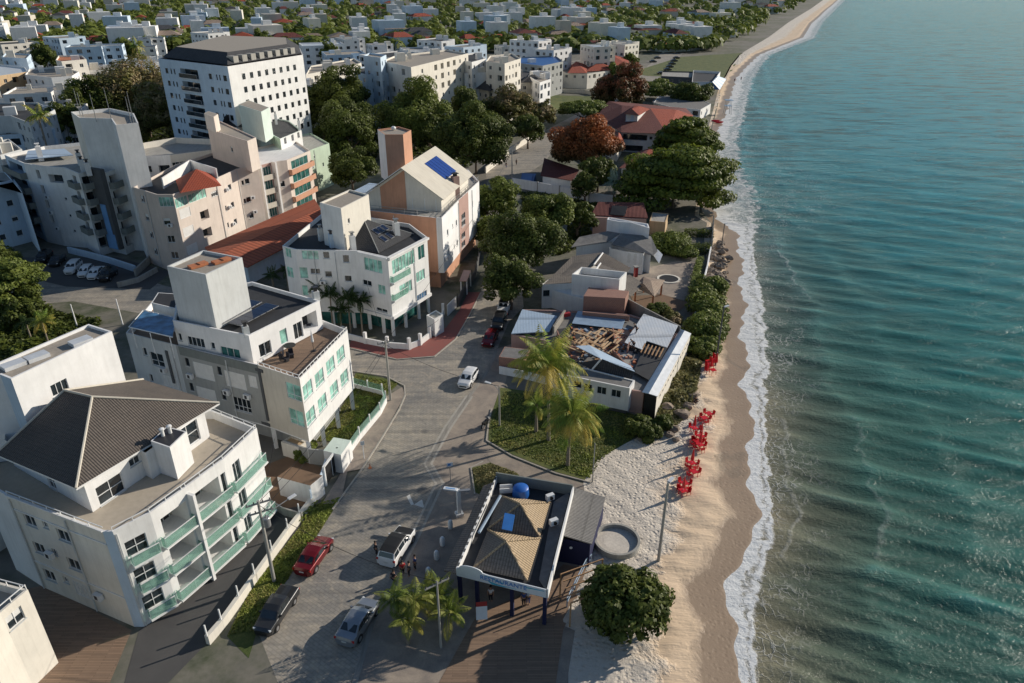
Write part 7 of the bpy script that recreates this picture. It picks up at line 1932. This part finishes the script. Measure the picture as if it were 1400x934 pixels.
for i, (x, y, r, h) in enumerate(((972, 392, 20, 1.8), (968, 420, 26, 2.2), (966, 450, 28, 2.4), (958, 474, 20, 2.0), (975, 438, 18, 1.7), (962, 402, 16, 1.6))):
    bush(x, y, r, 'wild green dune shrub on the bank below the sea wall', h, 'leaf_mid', leaf=.26, dens=1.7, group='dune shrubs on the bank below the sea wall')
patch([(905, 545), (925, 505), (948, 478), (958, 500), (950, 540), (938, 570), (915, 590), (895, 590)], 'long dry yellow green grass on the bank below the pale roof', .9, 'leaf_grass', .28, 9000, 'dune_grass')
for x, y, r in ((875, 583, 17), (890, 592, 14), (905, 578, 12)): bush(x, y, r, 'dark shrub among rocks at the corner below the house under repair', 1.4, 'leaf_dark', leaf=.2, group='dark shrubs among the corner rocks')
patch([(430, 604), (468, 556), (486, 512), (545, 524), (520, 546), (495, 576), (476, 604)], 'short lawn grass beside the timber deck building', .10, 'leaf_lawn', .10, 9000, 'grass')
patch([(672, 604), (672, 575), (690, 535), (872, 570), (878, 590), (822, 628), (806, 654), (760, 640)], 'short lawn grass under the two tall palms', .12, 'leaf_lawn', .12, 16000, 'grass')
patch([(646, 642), (672, 634), (708, 648), (690, 666), (655, 674)], 'short yellowish grass on the small lawn beside the restaurant', .12, 'leaf_grass', .11, 5000, 'grass')
patch([(312, 868), (347, 800), (400, 735), (434, 690), (466, 680), (436, 728), (386, 803), (352, 862)], 'rough grass verge along the boundary wall', .12, 'leaf_lawn', .12, 12000, 'grass')
bush(412, 622, 9, 'yellow green shrub beside the entrance canopy', 1.1, 'leaf_bright'); bush(425, 612, 8, 'dark shrub beside the lawn of the deck building', 1.0, 'leaf_mid')
# scattered weeds between the far houses, so that the plots do not read as bare
patch([(420, 250), (500, 245), (520, 205), (640, 230), (700, 180), (690, 140), (500, 140), (430, 180)], 'dark undergrowth below the trees between the apartment blocks', 1.6, 'leaf_dark', .8, 14000, 'undergrowth')
patch([(720, 300), (800, 300), (860, 290), (860, 270), (780, 268), (710, 262)], 'rough ground cover along the white boundary wall', .5, 'leaf_dark', .4, 5000, 'undergrowth')
patch([(60, 190), (90, 215), (280, 190), (300, 130), (150, 110), (70, 130)], 'dark undergrowth behind the shaded apartments', 2.0, 'leaf_dark', 1.0, 9000, 'undergrowth')
patch([(0, 440), (60, 425), (140, 440), (120, 470), (60, 500), (0, 520)], 'garden planting behind the flat roofed tower at the left', 1.2, 'leaf_dark', .35, 7000, 'undergrowth')
patch([(800, 300), (812, 330), (780, 345), (760, 350), (755, 330)], 'garden planting beside the white beach house', .9, 'leaf_dark', .3, 3000, 'undergrowth')

palm(g(750, 602), 8.9, 5.3, 'tall palm with a wide yellow green crown on the lawn, left of the pair', 40, 'leaf_palm', (-.3, 1.3), lw=.12)
palm(g(776, 636), 6.3, 4.5, 'shorter palm with yellow tipped fronds nearer the restaurant', 36, 'leaf_palm', (.3, .4), lw=.11)
palm(g(733, 590), 3.4, 2.4, 'small slim palm left of the tall lawn palm', 12, 'leaf_palm', (0, .3))
gp = 'small palms clustered in the planter at the bottom of the street'
for i, (x, y, z, R_) in enumerate(((545, 850, 2.6, 2.2), (572, 862, 3.2, 2.4), (600, 850, 2.8, 2.3), (558, 880, 2.4, 2.1), (612, 872, 2.6, 2.2), (585, 838, 2.2, 2.0))):
    palm(g(x, y), z, R_, 'small bright palm in the cluster in the planter at the bottom of the street', 15, 'leaf_palmgreen', (.1*i-.2, .1), group=gp, nl=20, r=.11)
gp = 'garden palms in front of the green windowed white building'
for x, y, z in ((441, 447, 6.3), (456, 452, 5.6), (480, 456, 5.6), (496, 458, 5.2), (468, 460, 4.0)):
    palm(g(x, y), z, 2.3, 'dark garden palm in front of the green windowed white building', 16, 'leaf_palmdark', (.1, .1), group=gp, nl=18, r=.12, lw=.11)
palm(g(70, 480), 4.5, 2.3, 'bright small palm behind the flat roofed tower at the left', 14, 'leaf_palm', nl=16, r=.12, lw=.1)
palm(g(45, 470), 3.4, 2.1, 'dark small palm left of the bright small palm', 12, 'leaf_palmdark', nl=16, r=.12, lw=.1)
palm(g(82, 262), 17.5, 4.2, 'palm rising behind the roofs of the shaded apartments', 16, 'leaf_palm', nl=12, lw=.2, r=.25)
palm(g(838, 282), 5.5, 3.4, 'silvery palm between the rust red tree and the largest almond tree', 16, 'leaf_palmpale', nl=14, lw=.16)
palm(g(195, 106), 15, 6, 'far palm at the top edge left of the hotel', 14, 'leaf_palm', nl=10, lw=.4, r=.4)
palm(g(395, 395), 3.2, 2.0, 'dark palm at the end of the long rust red roof', 14, 'leaf_palmdark', nl=14, lw=.12)
palm(g(375, 400), 3.0, 2.0, 'dark palm left of the palm at the rust red roof end', 12, 'leaf_palmdark', nl=14, lw=.12)

# rocks along the sea wall
rk = random.Random(11)
def rock(px, py, s, label, group):
    p = g(px, py); mb = MB().mat('rock')
    n = 7; vs = []; fs = []
    import itertools
    lat = 5
    for i in range(lat+1):
        th = math.pi*i/lat
        for k in range(n):
            a = 2*math.pi*k/n; r = s*(.75+.5*rk.random())
            vs.append((p.x+r*math.sin(th)*math.cos(a)*1.15, p.y+r*math.sin(th)*math.sin(a), .1+s*.35+r*.62*math.cos(th)))
    for i in range(lat):
        for k in range(n): fs.append((i*n+k, (i+1)*n+k, (i+1)*n+(k+1) % n, i*n+(k+1) % n))
    mb.mesh(vs, fs); tag(mb.build('rock'), label, 'rock', group)
for k in range(60): rock(rk.uniform(970, 1000)-(0 if k % 2 else 3), rk.uniform(332, 390), rk.uniform(.3, .8), 'grey brown boulder heaped at the foot of the sea wall', 'boulders at the foot of the sea wall')
for x, y, s in ((985, 395, .5), (993, 420, .4), (996, 434, .5), (988, 443, .4)): rock(x, y, s, 'small dark stone on the sand below the dune shrubs', 'stones below the dune shrubs')
for k in range(14): rock(rk.uniform(868, 925), rk.uniform(588, 606)-(k % 3)*5, rk.uniform(.3, .6), 'pale rock at the edge of the white sand below the bank', 'rocks at the edge of the white sand')
for x, y, s in ((912, 560, .7), (932, 570, .8), (940, 558, .6), (946, 545, .8), (921, 590, .6)): rock(x, y, s, 'pale rock in the dry grass bank above the beach', 'rocks in the dry grass bank')

# ================================================================== WALLS, POLES, STREET THINGS
# sea wall and its posts
fence([g(971, 345), g(966, 372), g(960, 395), g(952, 430), g(944, 456)], 1.2, 'white capped sea wall above the dune shrubs', 'bright_plaster', posts=False, t=.22)
fence([g(974, 310), g(972, 345)], 1.6, 'grey garden wall end at the beach beside the boulders', 'concrete', step=2.5, post_h=.8)
fence([g(960, 345), g(972, 349)], 1.0, 'short wall closing the hedge at the sea wall', 'concrete', posts=False)
# wall in front of A
fence([g(286, 880), g(305, 858), g(350, 795), g(395, 732), g(426, 692)], .9, 'long pale boundary wall with slim posts in front of the curved green balconies', 'cream_plaster', step=2.6, post_h=1.1, t=.35, pw=.10, pmat='white_metal')
fence([g(426, 692), g(442, 668), g(448, 648)], 1.9, 'graffiti painted wall panel beside the small flat roofed garage', 'blue_shade_paint', posts=False, t=.12)
mb = MB().mat('sign_teal')
# garage box
Gg = Bld('garage', 'small flat brown roofed garage behind the graffiti wall', 'garage', [(379, 652), (424, 664), (441, 650), (398, 638)], 2.3, wall='white_plaster', parapet=.05, roof='yard_brown'); Gg.finish()
fence([g(366, 690), g(388, 704), g(414, 712)], .9, 'low grey yard wall below the small garage', 'concrete', posts=False, t=.14)
Gt2 = empty('sliding_gate', (*g(452, 650)[:2], 0), 'black sliding gate in a tall white frame at the deck building', 'gate')
a, b = g(446, 664), g(464, 638); an = math.atan2(b.y-a.y, b.x-a.x); c = (a+b)/2; L = (b-a).length
mb = MB().mat('black'); mb.box((c.x, c.y, 1.1), (L-.3, .06, 2.0), an); mb.build('panel', Gt2)
mb = MB().mat('white_metal')
for p in (a, b): mb.box((p.x, p.y, 1.2), (.2, .2, 2.4), an)
mb.box((c.x, c.y, 2.3), (L, .2, .18), an); mb.box((c.x, c.y, 1.15), (.1, .12, 2.1), an); mb.build('frame', Gt2)
Ec = Bld('gatehouse', 'small gatehouse with pale green flat roof beside the black gate', 'gatehouse', [(442, 616), (466, 622), (480, 602), (456, 598)], 2.4, wall='white_plaster', parapet=0, roof='mint_plaster'); Ec.finish()
fence([g(478, 622), g(492, 602), g(520, 568), g(528, 552)], .8, 'curved white street wall with green glass panels around the deck building lawn', 'white_plaster', step=2.2, post_h=1.0, t=.2, panel='rail_glass', pmat='white_metal', pw=.14)
fence([g(528, 552), g(523, 540), g(484, 530)], .6, 'short glass panelled wall along the side street lawn', 'white_plaster', step=2.6, post_h=1.0, t=.16, panel='rail_glass', pmat='white_metal', pw=.14)
fence([g(392, 622), g(425, 634), g(448, 636)], 1.9, 'dark grey yard wall between the gatehouse and the garage', 'grey_plaster', posts=False, t=.15)
Tk = Bld('bin_store', 'small cream bin store beside the pilotis of the deck building', 'shed', [(384, 604), (408, 612), (420, 604), (398, 596)], 1.8, wall='cream_plaster', parapet=.1, roof='tan_wall'); Tk.finish()
# wall in front of C
fence([g(470, 462), g(500, 470), g(530, 476), g(560, 478), g(575, 472), g(588, 462), g(603, 444), g(606, 430)], .9, 'low white curved wall with square posts in front of the green windowed building', 'white_plaster', step=3.0, post_h=.9, t=.22, pw=.4)
Gh2 = Bld('gatehouse', 'white gatehouse cube at the corner of the curved white wall', 'gatehouse', [(583, 431), (594, 437), (606, 430), (596, 424)], 2.8, wall='white_plaster', parapet=.1, roof='concrete'); Gh2.finish()
fence([g(612, 432), g(624, 420)], 1.8, 'white gate panel right of the gatehouse cube', 'white_plaster', posts=False, t=.1)
fence([g(626, 420), g(636, 400), g(650, 380), g(657, 350)], 1.5, 'dark fence with lattice posts along the peach building', 'dark_grey_plaster', step=2.0, post_h=.8, pmat='dark_metal', pw=.12)
Cn = empty('entrance_canopy', (*g(640, 400)[:2], 0), 'small brown tiled entrance canopy at the peach building fence', 'canopy')
mb = MB().mat('mauve_plaster'); mb.slab([g(628, 384, 2.6), g(638, 384, 2.6), g(644, 370, 2.9), g(634, 369, 2.9)], .12); mb.build('roof', Cn)
for x, y in ((630, 384), (638, 383), (643, 372)): p = g(x, y, 2.5); mb = MB().mat('white_plaster'); mb.box((p.x, p.y, 1.25), (.2, .2, 2.5)); mb.build('post', Cn)
# left car park walls
fence([g(95, 346), g(120, 352), g(150, 360), g(186, 372)], 1.2, 'pale blue lit wall behind the parked white cars', 'blue_shade_paint', posts=False, t=.3)
fence([g(186, 378), g(205, 360), g(214, 350)], 1.3, 'grey ramp wall right of the car park', 'concrete', posts=False, t=.3)
fence([g(162, 393), g(190, 386), g(215, 372)], .9, 'curved low wall at the ramp below the pink block', 'concrete', posts=False, t=.25)
fence([g(664, 237), g(700, 208), g(745, 180)], 1.6, 'pale wall along the left side of the upper lane', 'cream_plaster', posts=False, t=.3)
fence([g(753, 126), g(800, 128), g(812, 131)], 1.6, 'pale wall behind the small far lawn below the cream house', 'beige_plaster', posts=False, t=.3)

# poles
u1, t1 = utility_pole((375, 795), 685, 'tall concrete utility pole with transformer at the grass verge', 2, True, (.9, 3.0), rot=.5)
u2, t2 = utility_pole((534, 548), 466, 'slim concrete utility pole at the street corner near the glass wall', 1, False, None, rot=.5)
u3, t3 = utility_pole((683, 582), 528, 'short pole with a white lamp at the lawn kerb', 0, False, (2.6, 1.5), r=.12)
u4, t4 = utility_pole((900, 768), 660, 'tall bare concrete lamp pole on the sand beside the round pit', 0, False, (.9, .5), r=.15)
u5, t5 = utility_pole((978, 500), 420, 'tall dark pole on the beach beside the stacked red chairs', 0, False, (.6, .5), r=.12, mat='dark_grey_plaster')
u6, t6 = utility_pole((986, 340), 306, 'thin dark pole at the waterline beside the boulders', 0, False, (.6, .4), r=.1, mat='dark_grey_plaster')
u7, t7 = utility_pole((700, 252), 205, 'old utility pole at the end of the white boundary wall', 1, False, None)
u8, t8 = utility_pole((106, 448), 416, 'slim white mast behind the flat roofed tower at the left', 0, False, None, r=.1, mat='bright_plaster')
u9, t9 = utility_pole((168, 444), 409, 'slim white mast beside the side street', 0, False, None, r=.1, mat='bright_plaster')
u10, t10 = utility_pole((603, 885), 795, 'utility pole with one long cross arm among the small palms', 1, False, None, r=.1)
u11, t11 = utility_pole((810, 660), 606, 'slim pole at the corner of the lawn and the white sand', 0, False, None, r=.07)
cable(t1-Vector((0, 0, .2)), t2-Vector((0, 0, .2)), .9, 'cable from the transformer pole to the corner pole')
cable(t2-Vector((0, 0, .2)), g(600, 437, 5), .6, 'cable from the corner pole towards the gatehouse cube')
cable(t2-Vector((0, 0, .2)), t7-Vector((0, 0, .2)), 1.6, 'cable from the corner pole up the lane')
cable(t1-Vector((0, 0, .4)), t10, 1.0, 'cable from the transformer pole to the pole among the palms')
cable(t7-Vector((0, 0, .2)), g(760, 172, 8), 1.2, 'cable from the old pole along the upper lane')
cable(t1-Vector((0, 0, 1.1)), t2-Vector((0, 0, .9)), 1.1, 'lower cable from the transformer pole to the corner pole')
cable(t2-Vector((0, 0, .5)), t3, .7, 'cable from the corner pole across the street to the short lamp pole')
cable(t2-Vector((0, 0, .3)), g(478, 300, 9), 1.0, 'cable from the corner pole over the garden palms')
cable(t1-Vector((0, 0, .6)), g(375, 600, 8), .4, 'service cable from the transformer pole to the deck building')
# direction sign with two arms
sgn = empty('direction_sign', (*g(628, 704)[:2], 0), 'white column with two pale arrow boards beside the restaurant', 'sign')
p = g(628, 704); mb = MB().mat('white_plaster'); mb.box((p.x, p.y, 1.5), (.34, .34, 3.0), .4); mb.box((p.x, p.y, .15), (.7, .7, .3), .4); mb.build('post', sgn)
mb = MB().mat('sign_white'); mb.box((p.x-.75, p.y+.15, 3.0), (1.3, .4, .12), -.2); mb.build('board', sgn); mb = MB().mat('grey_metal'); mb.box((p.x+.6, p.y-.05, 3.0), (1.0, .3, .1), .15); mb.build('board', sgn)
mb = MB().mat('blue_paint'); mb.box((p.x-.75, p.y+.15, 3.065), (.9, .16, .012), -.2); mb.build('lettering', sgn)
sg2 = empty('street_sign', (*g(616, 658)[:2], 0), 'thin post with a small blue and white plate at the gutter bend', 'sign')
p = g(616, 658); mb = MB().mat('grey_metal'); mb.tube((p.x, p.y, 0), (p.x, p.y, 2.2), .04); mb.build('post', sg2)
mb = MB().mat('sign_white'); mb.box((p.x, p.y-.03, 2.1), (.62, .04, .45), .3); mb.mat('sign_blue'); mb.box((p.x-.05, p.y-.06, 2.12), (.3, .02, .26), .3); mb.build('plate', sg2)
sg3 = empty('street_sign', (*g(498, 628)[:2], 0), 'thin white post with a plate on the pavement outside the gatehouse', 'sign')
p = g(498, 628); mb = MB().mat('white_metal'); mb.tube((p.x, p.y, 0), (p.x, p.y, 2.3), .05); mb.box((p.x, p.y-.04, 2.1), (.4, .04, .5), .3); mb.build('post', sg3)
mn = empty('menu_board', (*g(658, 850)[:2], 0), 'standing menu board with a red header at the restaurant entrance', 'sign')
p = g(658, 850); mb = MB().mat('sign_white'); mb.slab([(p.x-.4, p.y, .2), (p.x+.5, p.y+.1, .2), (p.x+.48, p.y+.4, 1.3), (p.x-.42, p.y+.3, 1.3)], .04); mb.build('board', mn)
mb = MB().mat('red_paint'); mb.slab([(p.x-.4, p.y+.29, 1.36), (p.x+.48, p.y+.39, 1.36), (p.x+.46, p.y+.5, 1.7), (p.x-.42, p.y+.4, 1.7)], .04); mb.build('header', mn)
# bollards
for x, y in ((605, 745), (597, 764), (586, 787), (616, 722)):
    p = g(x, y); mb = MB().mat('bright_plaster' if y != 722 else 'white_plaster'); mb.lathe((p.x, p.y, 0), [(.22, 0), (.24, .3), (.22, .75), (.14, .9), (.03, .94)], 14)
    tag(mb.build('bollard', smooth=True), 'rounded white concrete bollard on the paving left of the restaurant', 'bollard', 'white bollards left of the restaurant')
p = g(506, 640); mb = MB().mat('orange_stuff'); mb.lathe((p.x, p.y, 0), [(.2, 0), (.2, .03), (.1, .04), (.03, .55)], 12); tag(mb.build('traffic_cone'), 'small dark orange cone at the kerb outside the gatehouse', 'traffic cone')
for x, y in ((560, 676),): pass

# ================================================================== BEACH FURNITURE
def make_chair():
    r = empty('beach_chair', (0, 0, 0), 'red plastic armchair at a beach table', 'chair', 'red plastic chairs at the beach tables')
    m = MB().mat('red_plastic'); m.box((0, 0, .42), (.46, .46, .04)); m.build('seat', r)
    m = MB().mat('red_plastic'); m.slab([(-.24, -.23, .44), (-.24, .23, .44), (-.34, .22, .86), (-.34, -.22, .86)], .03); m.mesh([(-.22, -.23, .44), (-.22, .23, .44), (-.32, .22, .88), (-.32, -.22, .88), (-.25, -.23, .44), (-.25, .23, .44), (-.35, .22, .88), (-.35, -.22, .88)], [(0, 1, 2, 3), (7, 6, 5, 4), (3, 2, 6, 7), (0, 3, 7, 4), (1, 5, 6, 2)]); m.build('backrest', r)
    for s in (-1, 1):
        m = MB().mat('red_plastic'); m.path([(-.28, s*.25, .64), (.1, s*.27, .66), (.22, s*.26, .62), (.24, s*.25, .4)], .03, 5); m.build('armrest', r)
        for x in (-.2, .2): m = MB().mat('red_plastic'); m.tube((x, s*.2, .42), (x*1.35, s*.25, 0), .03, .025, 6); m.build('leg', r)
    return r
def make_table():
    r = empty('beach_table', (0, 0, 0), 'red plastic table on the sand', 'table', 'red plastic beach tables')
    m = MB().mat('red_plastic'); m.box((0, 0, .70), (.8, .8, .05)); m.box((0, 0, .65), (.7, .7, .05)); m.build('tabletop', r)
    for s in (-1, 1):
        for x in (-1, 1): m = MB().mat('red_plastic'); m.tube((x*.32, s*.32, .66), (x*.36, s*.36, 0), .035, .03, 6); m.build('leg', r)
    return r
def make_umbrella():
    r = empty('folded_parasol', (0, 0, 0), 'folded red beach parasol standing in a table', 'parasol', 'folded red parasols at the beach tables')
    m = MB().mat('sheet_white'); m.tube((0, 0, 0), (0, 0, 2.45), .03); m.build('pole', r)
    m = MB().mat('red_plastic'); m.lathe((0, 0, 0), [(.16, 1.0), (.20, 1.1), (.13, 1.7), (.05, 2.3), (.01, 2.4)], 10); m.build('canopy', r)
    return r
ch0, tb0, um0 = make_chair(), make_table(), make_umbrella(); usedc = [0, 0, 0]
def put(proto, k, p, rz=0., z=0.04, label=None, group=None):
    o = proto if usedc[k] == 0 else copy_tree(proto); usedc[k] += 1
    o.location = (p.x, p.y, z); o.rotation_euler[2] = rz; o.scale = (.85, .85, .95) if k < 2 else (1, 1, 1)
    if label: o['label'] = label; o['group'] = group
    return o
rc = random.Random(4)
for x, y, n, um in ((962, 578, 4, 0), (948, 592, 2, 1), (957, 603, 4, 1), (956, 615, 4, 1), (945, 640, 4, 1), (948, 652, 3, 0), (935, 668, 4, 0), (933, 678, 2, 1), (968, 572, 2, 0), (952, 610, 3, 0)):
    c = g(x, y); put(tb0, 1, c, .4)
    if um: put(um0, 2, c, 0)
    for k in range(n): a = .4+math.pi/2*k+rc.uniform(-.15, .15); put(ch0, 0, c+Vector((math.cos(a)*.56, math.sin(a)*.56, 0)), a+math.pi)
for x, y in ((966, 510), (972, 504), (976, 499)):
    c = g(x, y)
    for k in range(7): put(ch0, 0, c, .4, .04+k*.16, 'red plastic armchair stacked with others beside the tall dark beach pole', 'stacked red chairs beside the tall dark pole')
for x, y in ((968, 500), (974, 512)): put(tb0, 1, g(x, y), .3, .04, 'red table beside the stacks of red chairs', 'red tables beside the stacked chairs'); 
put(um0, 2, g(978, 505))
# deck furniture on B
def dk_(x, y): return g(x, y, Zd-.8)
p = dk_(429, 480); dp = empty('folded_parasol', (p.x, p.y, Zd-.8), 'folded white parasol on the timber roof deck', 'parasol')
mb = MB().mat('dark_metal'); mb.tube((p.x, p.y, Zd-.8), (p.x, p.y, Zd+1.7), .03); mb.lathe((p.x, p.y, Zd-.8), [(.28, 0), (.28, .06), (.05, .1)], 12); mb.build('pole', dp)
mb = MB().mat('cloth_white'); mb.lathe((p.x, p.y, Zd-.8), [(.12, 1.1), (.16, 1.2), (.10, 2.0), (.02, 2.6)], 10); mb.build('canopy', dp)
for i, (x, y, s) in enumerate(((397, 480, .65), (388, 470, .5), (406, 464, .5))):
    p = dk_(x, y); r_ = empty('terrace_table', (p.x, p.y, Zd-.8), 'dark round terrace table on the timber roof deck', 'table', 'dark round tables on the roof deck')
    mb = MB().mat('black'); mb.lathe((p.x, p.y, Zd-.8), [(s, .68), (s, .73)], 18); mb.build('tabletop', r_); mb = MB().mat('black'); mb.tube((p.x, p.y, Zd-.8), (p.x, p.y, Zd-.12), .05); mb.lathe((p.x, p.y, Zd-.8), [(.25, .01), (.25, .04)], 10); mb.build('leg', r_)
for i, (x, y) in enumerate(((385, 490), (392, 494), (399, 489), (413, 458), (380, 474), (423, 452))):
    p = dk_(x, y); r_ = empty('terrace_chair', (p.x, p.y, Zd-.8), 'dark terrace chair on the timber roof deck', 'chair', 'dark chairs on the roof deck')
    mb = MB().mat('cloth_dark'); mb.box((p.x, p.y, Zd-.4), (.5, .5, .08), i); mb.build('seat', r_); a = i; mb = MB().mat('cloth_dark'); mb.box((p.x+math.cos(a)*.25, p.y+math.sin(a)*.25, Zd-.1), (.06, .5, .6), a); mb.build('backrest', r_)
    mb = MB().mat('dark_metal'); mb.box((p.x, p.y, Zd-.63), (.4, .4, .34), i); mb.build('leg_frame', r_)

# ================================================================== VEHICLES
place(make_car('suv', 'paint_white', 'white police car with black roof and bonnet standing in the street', 'black', 'black', cat='police car', name='police_car'), (543, 746), (560, 720))
place(make_car('sedan', 'paint_red', 'dark red car parked on the verge behind the long boundary wall'), (430, 758), (450, 730))
place(make_car('pickup', 'paint_dkgrey', 'dark grey pickup truck parked at the lower left of the street', cat='pickup truck', name='pickup_truck'), (378, 834), (362, 858)).scale = (.88, .92, .9)
place(make_car('sedan', 'paint_silver', 'silver grey car at the bottom edge of the street'), (490, 848), (503, 828))
place(make_car('hatch', 'paint_white', 'small white hatchback driving in the middle of the street'), (640, 517), (628, 534))
place(make_car('hatch', 'paint_red', 'small red hatchback parked at the right edge of the upper street'), (670, 463), (664, 474))
place(make_car('suv', 'paint_dkgrey', 'dark car parked directly behind the small red hatchback'), (682, 440), (677, 452))
place(make_car('suv', 'paint_white', 'white fronted van under the overhanging dark tree', 'paint_dkgrey'), (689, 420), (685, 432))
for i, (x, y, pm, lb, kd) in enumerate(((100, 366, 'paint_white', 'white van, leftmost of the white row in the left car park', 'suv'), (117, 371, 'paint_white', 'white car in the middle of the white row in the left car park', 'hatch'), (131, 373, 'paint_white', 'white car, rightmost of the white row in the left car park', 'sedan'), (147, 376, 'paint_black', 'black car right of the white row in the left car park', 'suv'), (78, 356, 'paint_dkgrey', 'dark car left of the white row under the hedge', 'sedan'), (60, 352, 'paint_black', 'black car farthest left in the left car park', 'suv'))):
    place(make_car(kd, pm, lb), (x, y), (x-6, y+6))
dc = make_car('sedan', 'paint_black', 'dark car parked in the far row beyond the red roofed houses', group='dark cars parked in the far row')
for i, (x, y) in enumerate(((904, 100), (913, 95), (916, 91), (919, 87), (922, 83), (925, 79), (893, 84), (899, 79))):
    o = dc if i == 0 else copy_tree(dc); place(o, (x, y), (x+6, y-.2))
place(make_car('suv', 'paint_silver', 'pale car beside the dark roofed beach house'), (899, 140), (905, 139))
mbk = make_motorbike('dark motorbike standing at the kerb below the short lamp pole'); place(mbk, (664, 577), (672, 570))

# ================================================================== PEOPLE
person(515, 760, .5, 'person in dark clothes standing left of the police car', 'cloth_dark', 'cloth_dark')
person(551, 787, 2.0, 'person in a red shirt behind the police car', 'cloth_red', 'cloth_dark')
person(560, 788, 3.0, 'person in dark clothes beside the person in red', 'cloth_dark', 'cloth_dark')
person(568, 779, 3.6, 'person in dark blue standing right of the group behind the police car', 'cloth_blue', 'cloth_dark')
person(539, 800, 1.0, 'person in dark clothes walking left of the palm planter', 'cloth_dark', 'cloth_dark', 'walk')
person(671, 822, 4.6, 'person in a white shirt on the dark paving under the long sign', 'cloth_white', 'cloth_dark')
person(716, 828, 4.9, 'person in blue at the front post of the restaurant', 'cloth_blue', 'cloth_dark')
person(722, 826, 4.4, 'person in a white shirt beside the front post of the restaurant', 'cloth_white', 'cloth_blue')
person(870, 456, 2.4, 'worker standing on the pale roof sheet', 'cloth_dark', 'cloth_dark', 'bend', z=3.62)
person(866, 476, 3.4, 'worker crouching at the edge of the pale roof sheet', 'cloth_dark', 'cloth_dark', 'bend', z=3.58)
person(706, 226, 1.2, 'person walking up the upper lane', 'cloth_dark', 'cloth_dark', 'walk')
person(692, 230, 1.2, 'person walking beside the pale wall of the upper lane', 'cloth_dark', 'cloth_blue', 'walk')
person(952, 552, 3.6, 'person in dark clothes sitting low at the rocks above the beach', 'cloth_dark', 'cloth_dark', 'crouch')
person(1013, 110, 1.5, 'person standing on the far wet sand near the striped tent', 'cloth_dark', 'cloth_dark')
person(1004, 112, 1.5, 'person walking on the far beach by the grass', 'cloth_blue', 'cloth_dark', 'walk')
person(974, 240, 1.5, 'person at the waterline beside the largest almond tree', 'cloth_dark', 'cloth_dark')
person(969, 236, 1.2, 'second person left of the one at the waterline by the almond tree', 'cloth_blue', 'cloth_dark')
# lifeguard stand and kayaks on the far beach
ls = empty('lifeguard_stand', (*g(994, 156)[:2], 0), 'lifeguard stand on tall legs on the far wet sand', 'lifeguard stand')
c = g(994, 156)
for dx, dy in ((-.9, -.9), (.9, -.9), (.9, .9), (-.9, .9)): mb = MB().mat('grey_metal'); mb.tube((c.x+dx*1.3, c.y+dy*1.3, -.2), (c.x+dx, c.y+dy, 3.0), .1); mb.build('leg', ls)
mb = MB().mat('sheet_blue'); mb.box((c.x, c.y, 3.0), (2.4, 2.4, .15)); mb.build('platform', ls); mb = MB().mat('sheet_blue'); mb.box((c.x, c.y, 5.0), (2.8, 2.8, .12)); mb.build('roof', ls)
for dx, dy in ((-.9, -.9), (.9, -.9), (.9, .9), (-.9, .9)): mb = MB().mat('grey_metal'); mb.tube((c.x+dx, c.y+dy, 3.05), (c.x+dx, c.y+dy, 4.95), .06); mb.build('post', ls)
for i, (x, y) in enumerate(((983, 168), (978, 166))):
    p = g(x, y); mb = MB().mat('red_plastic'); mb.path([(p.x-1.6, p.y, .35), (p.x-1, p.y, .22), (p.x, p.y, .18), (p.x+1, p.y, .22), (p.x+1.6, p.y, .35)], [.05, .3, .38, .3, .05], 8)
    tag(mb.build('kayak'), ('red kayak lying on the sand, the one nearer the water', 'red kayak lying on the sand, the one nearer the gardens')[i], 'kayak')

# ================================================================== CAMERA AND LIGHT
cam = bpy.data.objects.new('camera', bpy.data.cameras.new('camera')); COL.objects.link(cam)
cam.location = (0, 0, H); cam.rotation_euler = (math.pi/2-TH, 0, 0)
cam.data.sensor_width = 36; cam.data.lens = F/1400*36; cam.data.clip_end = 20000; cam.data.clip_start = .5
SC.camera = cam
sun = bpy.data.objects.new('sun', bpy.data.lights.new('sun', 'SUN')); COL.objects.link(sun)
sun.data.energy = 5.0; sun.data.angle = math.radians(.5); sun.data.color = (1.0, .905, .77)
sd = Vector((math.cos(SUN_EL)*math.cos(SUN_AZ), math.cos(SUN_EL)*math.sin(SUN_AZ), math.sin(SUN_EL)))
sun.rotation_euler = sd.to_track_quat('Z', 'Y').to_euler()
w = bpy.data.worlds.new('World'); SC.world = w; w.use_nodes = True
nt = w.node_tree; nt.nodes.clear()
sky = nt.nodes.new('ShaderNodeTexSky'); sky.sky_type = 'NISHITA'; sky.sun_disc = False
sky.sun_elevation = SUN_EL; sky.sun_rotation = math.pi/2-SUN_AZ; sky.dust_density = .25; sky.ozone_density = 2.5; sky.air_density = 1.1
bg = nt.nodes.new('ShaderNodeBackground'); bg.inputs[1].default_value = .085
ou = nt.nodes.new('ShaderNodeOutputWorld'); nt.links.new(sky.outputs[0], bg.inputs[0]); nt.links.new(bg.outputs[0], ou.inputs[0])
SC.view_settings.view_transform = 'Standard'; SC.view_settings.look = 'None'; SC.view_settings.exposure = 0; SC.view_settings.gamma = 1
SC.cycles.max_bounces = 5; SC.cycles.transparent_max_bounces = 6
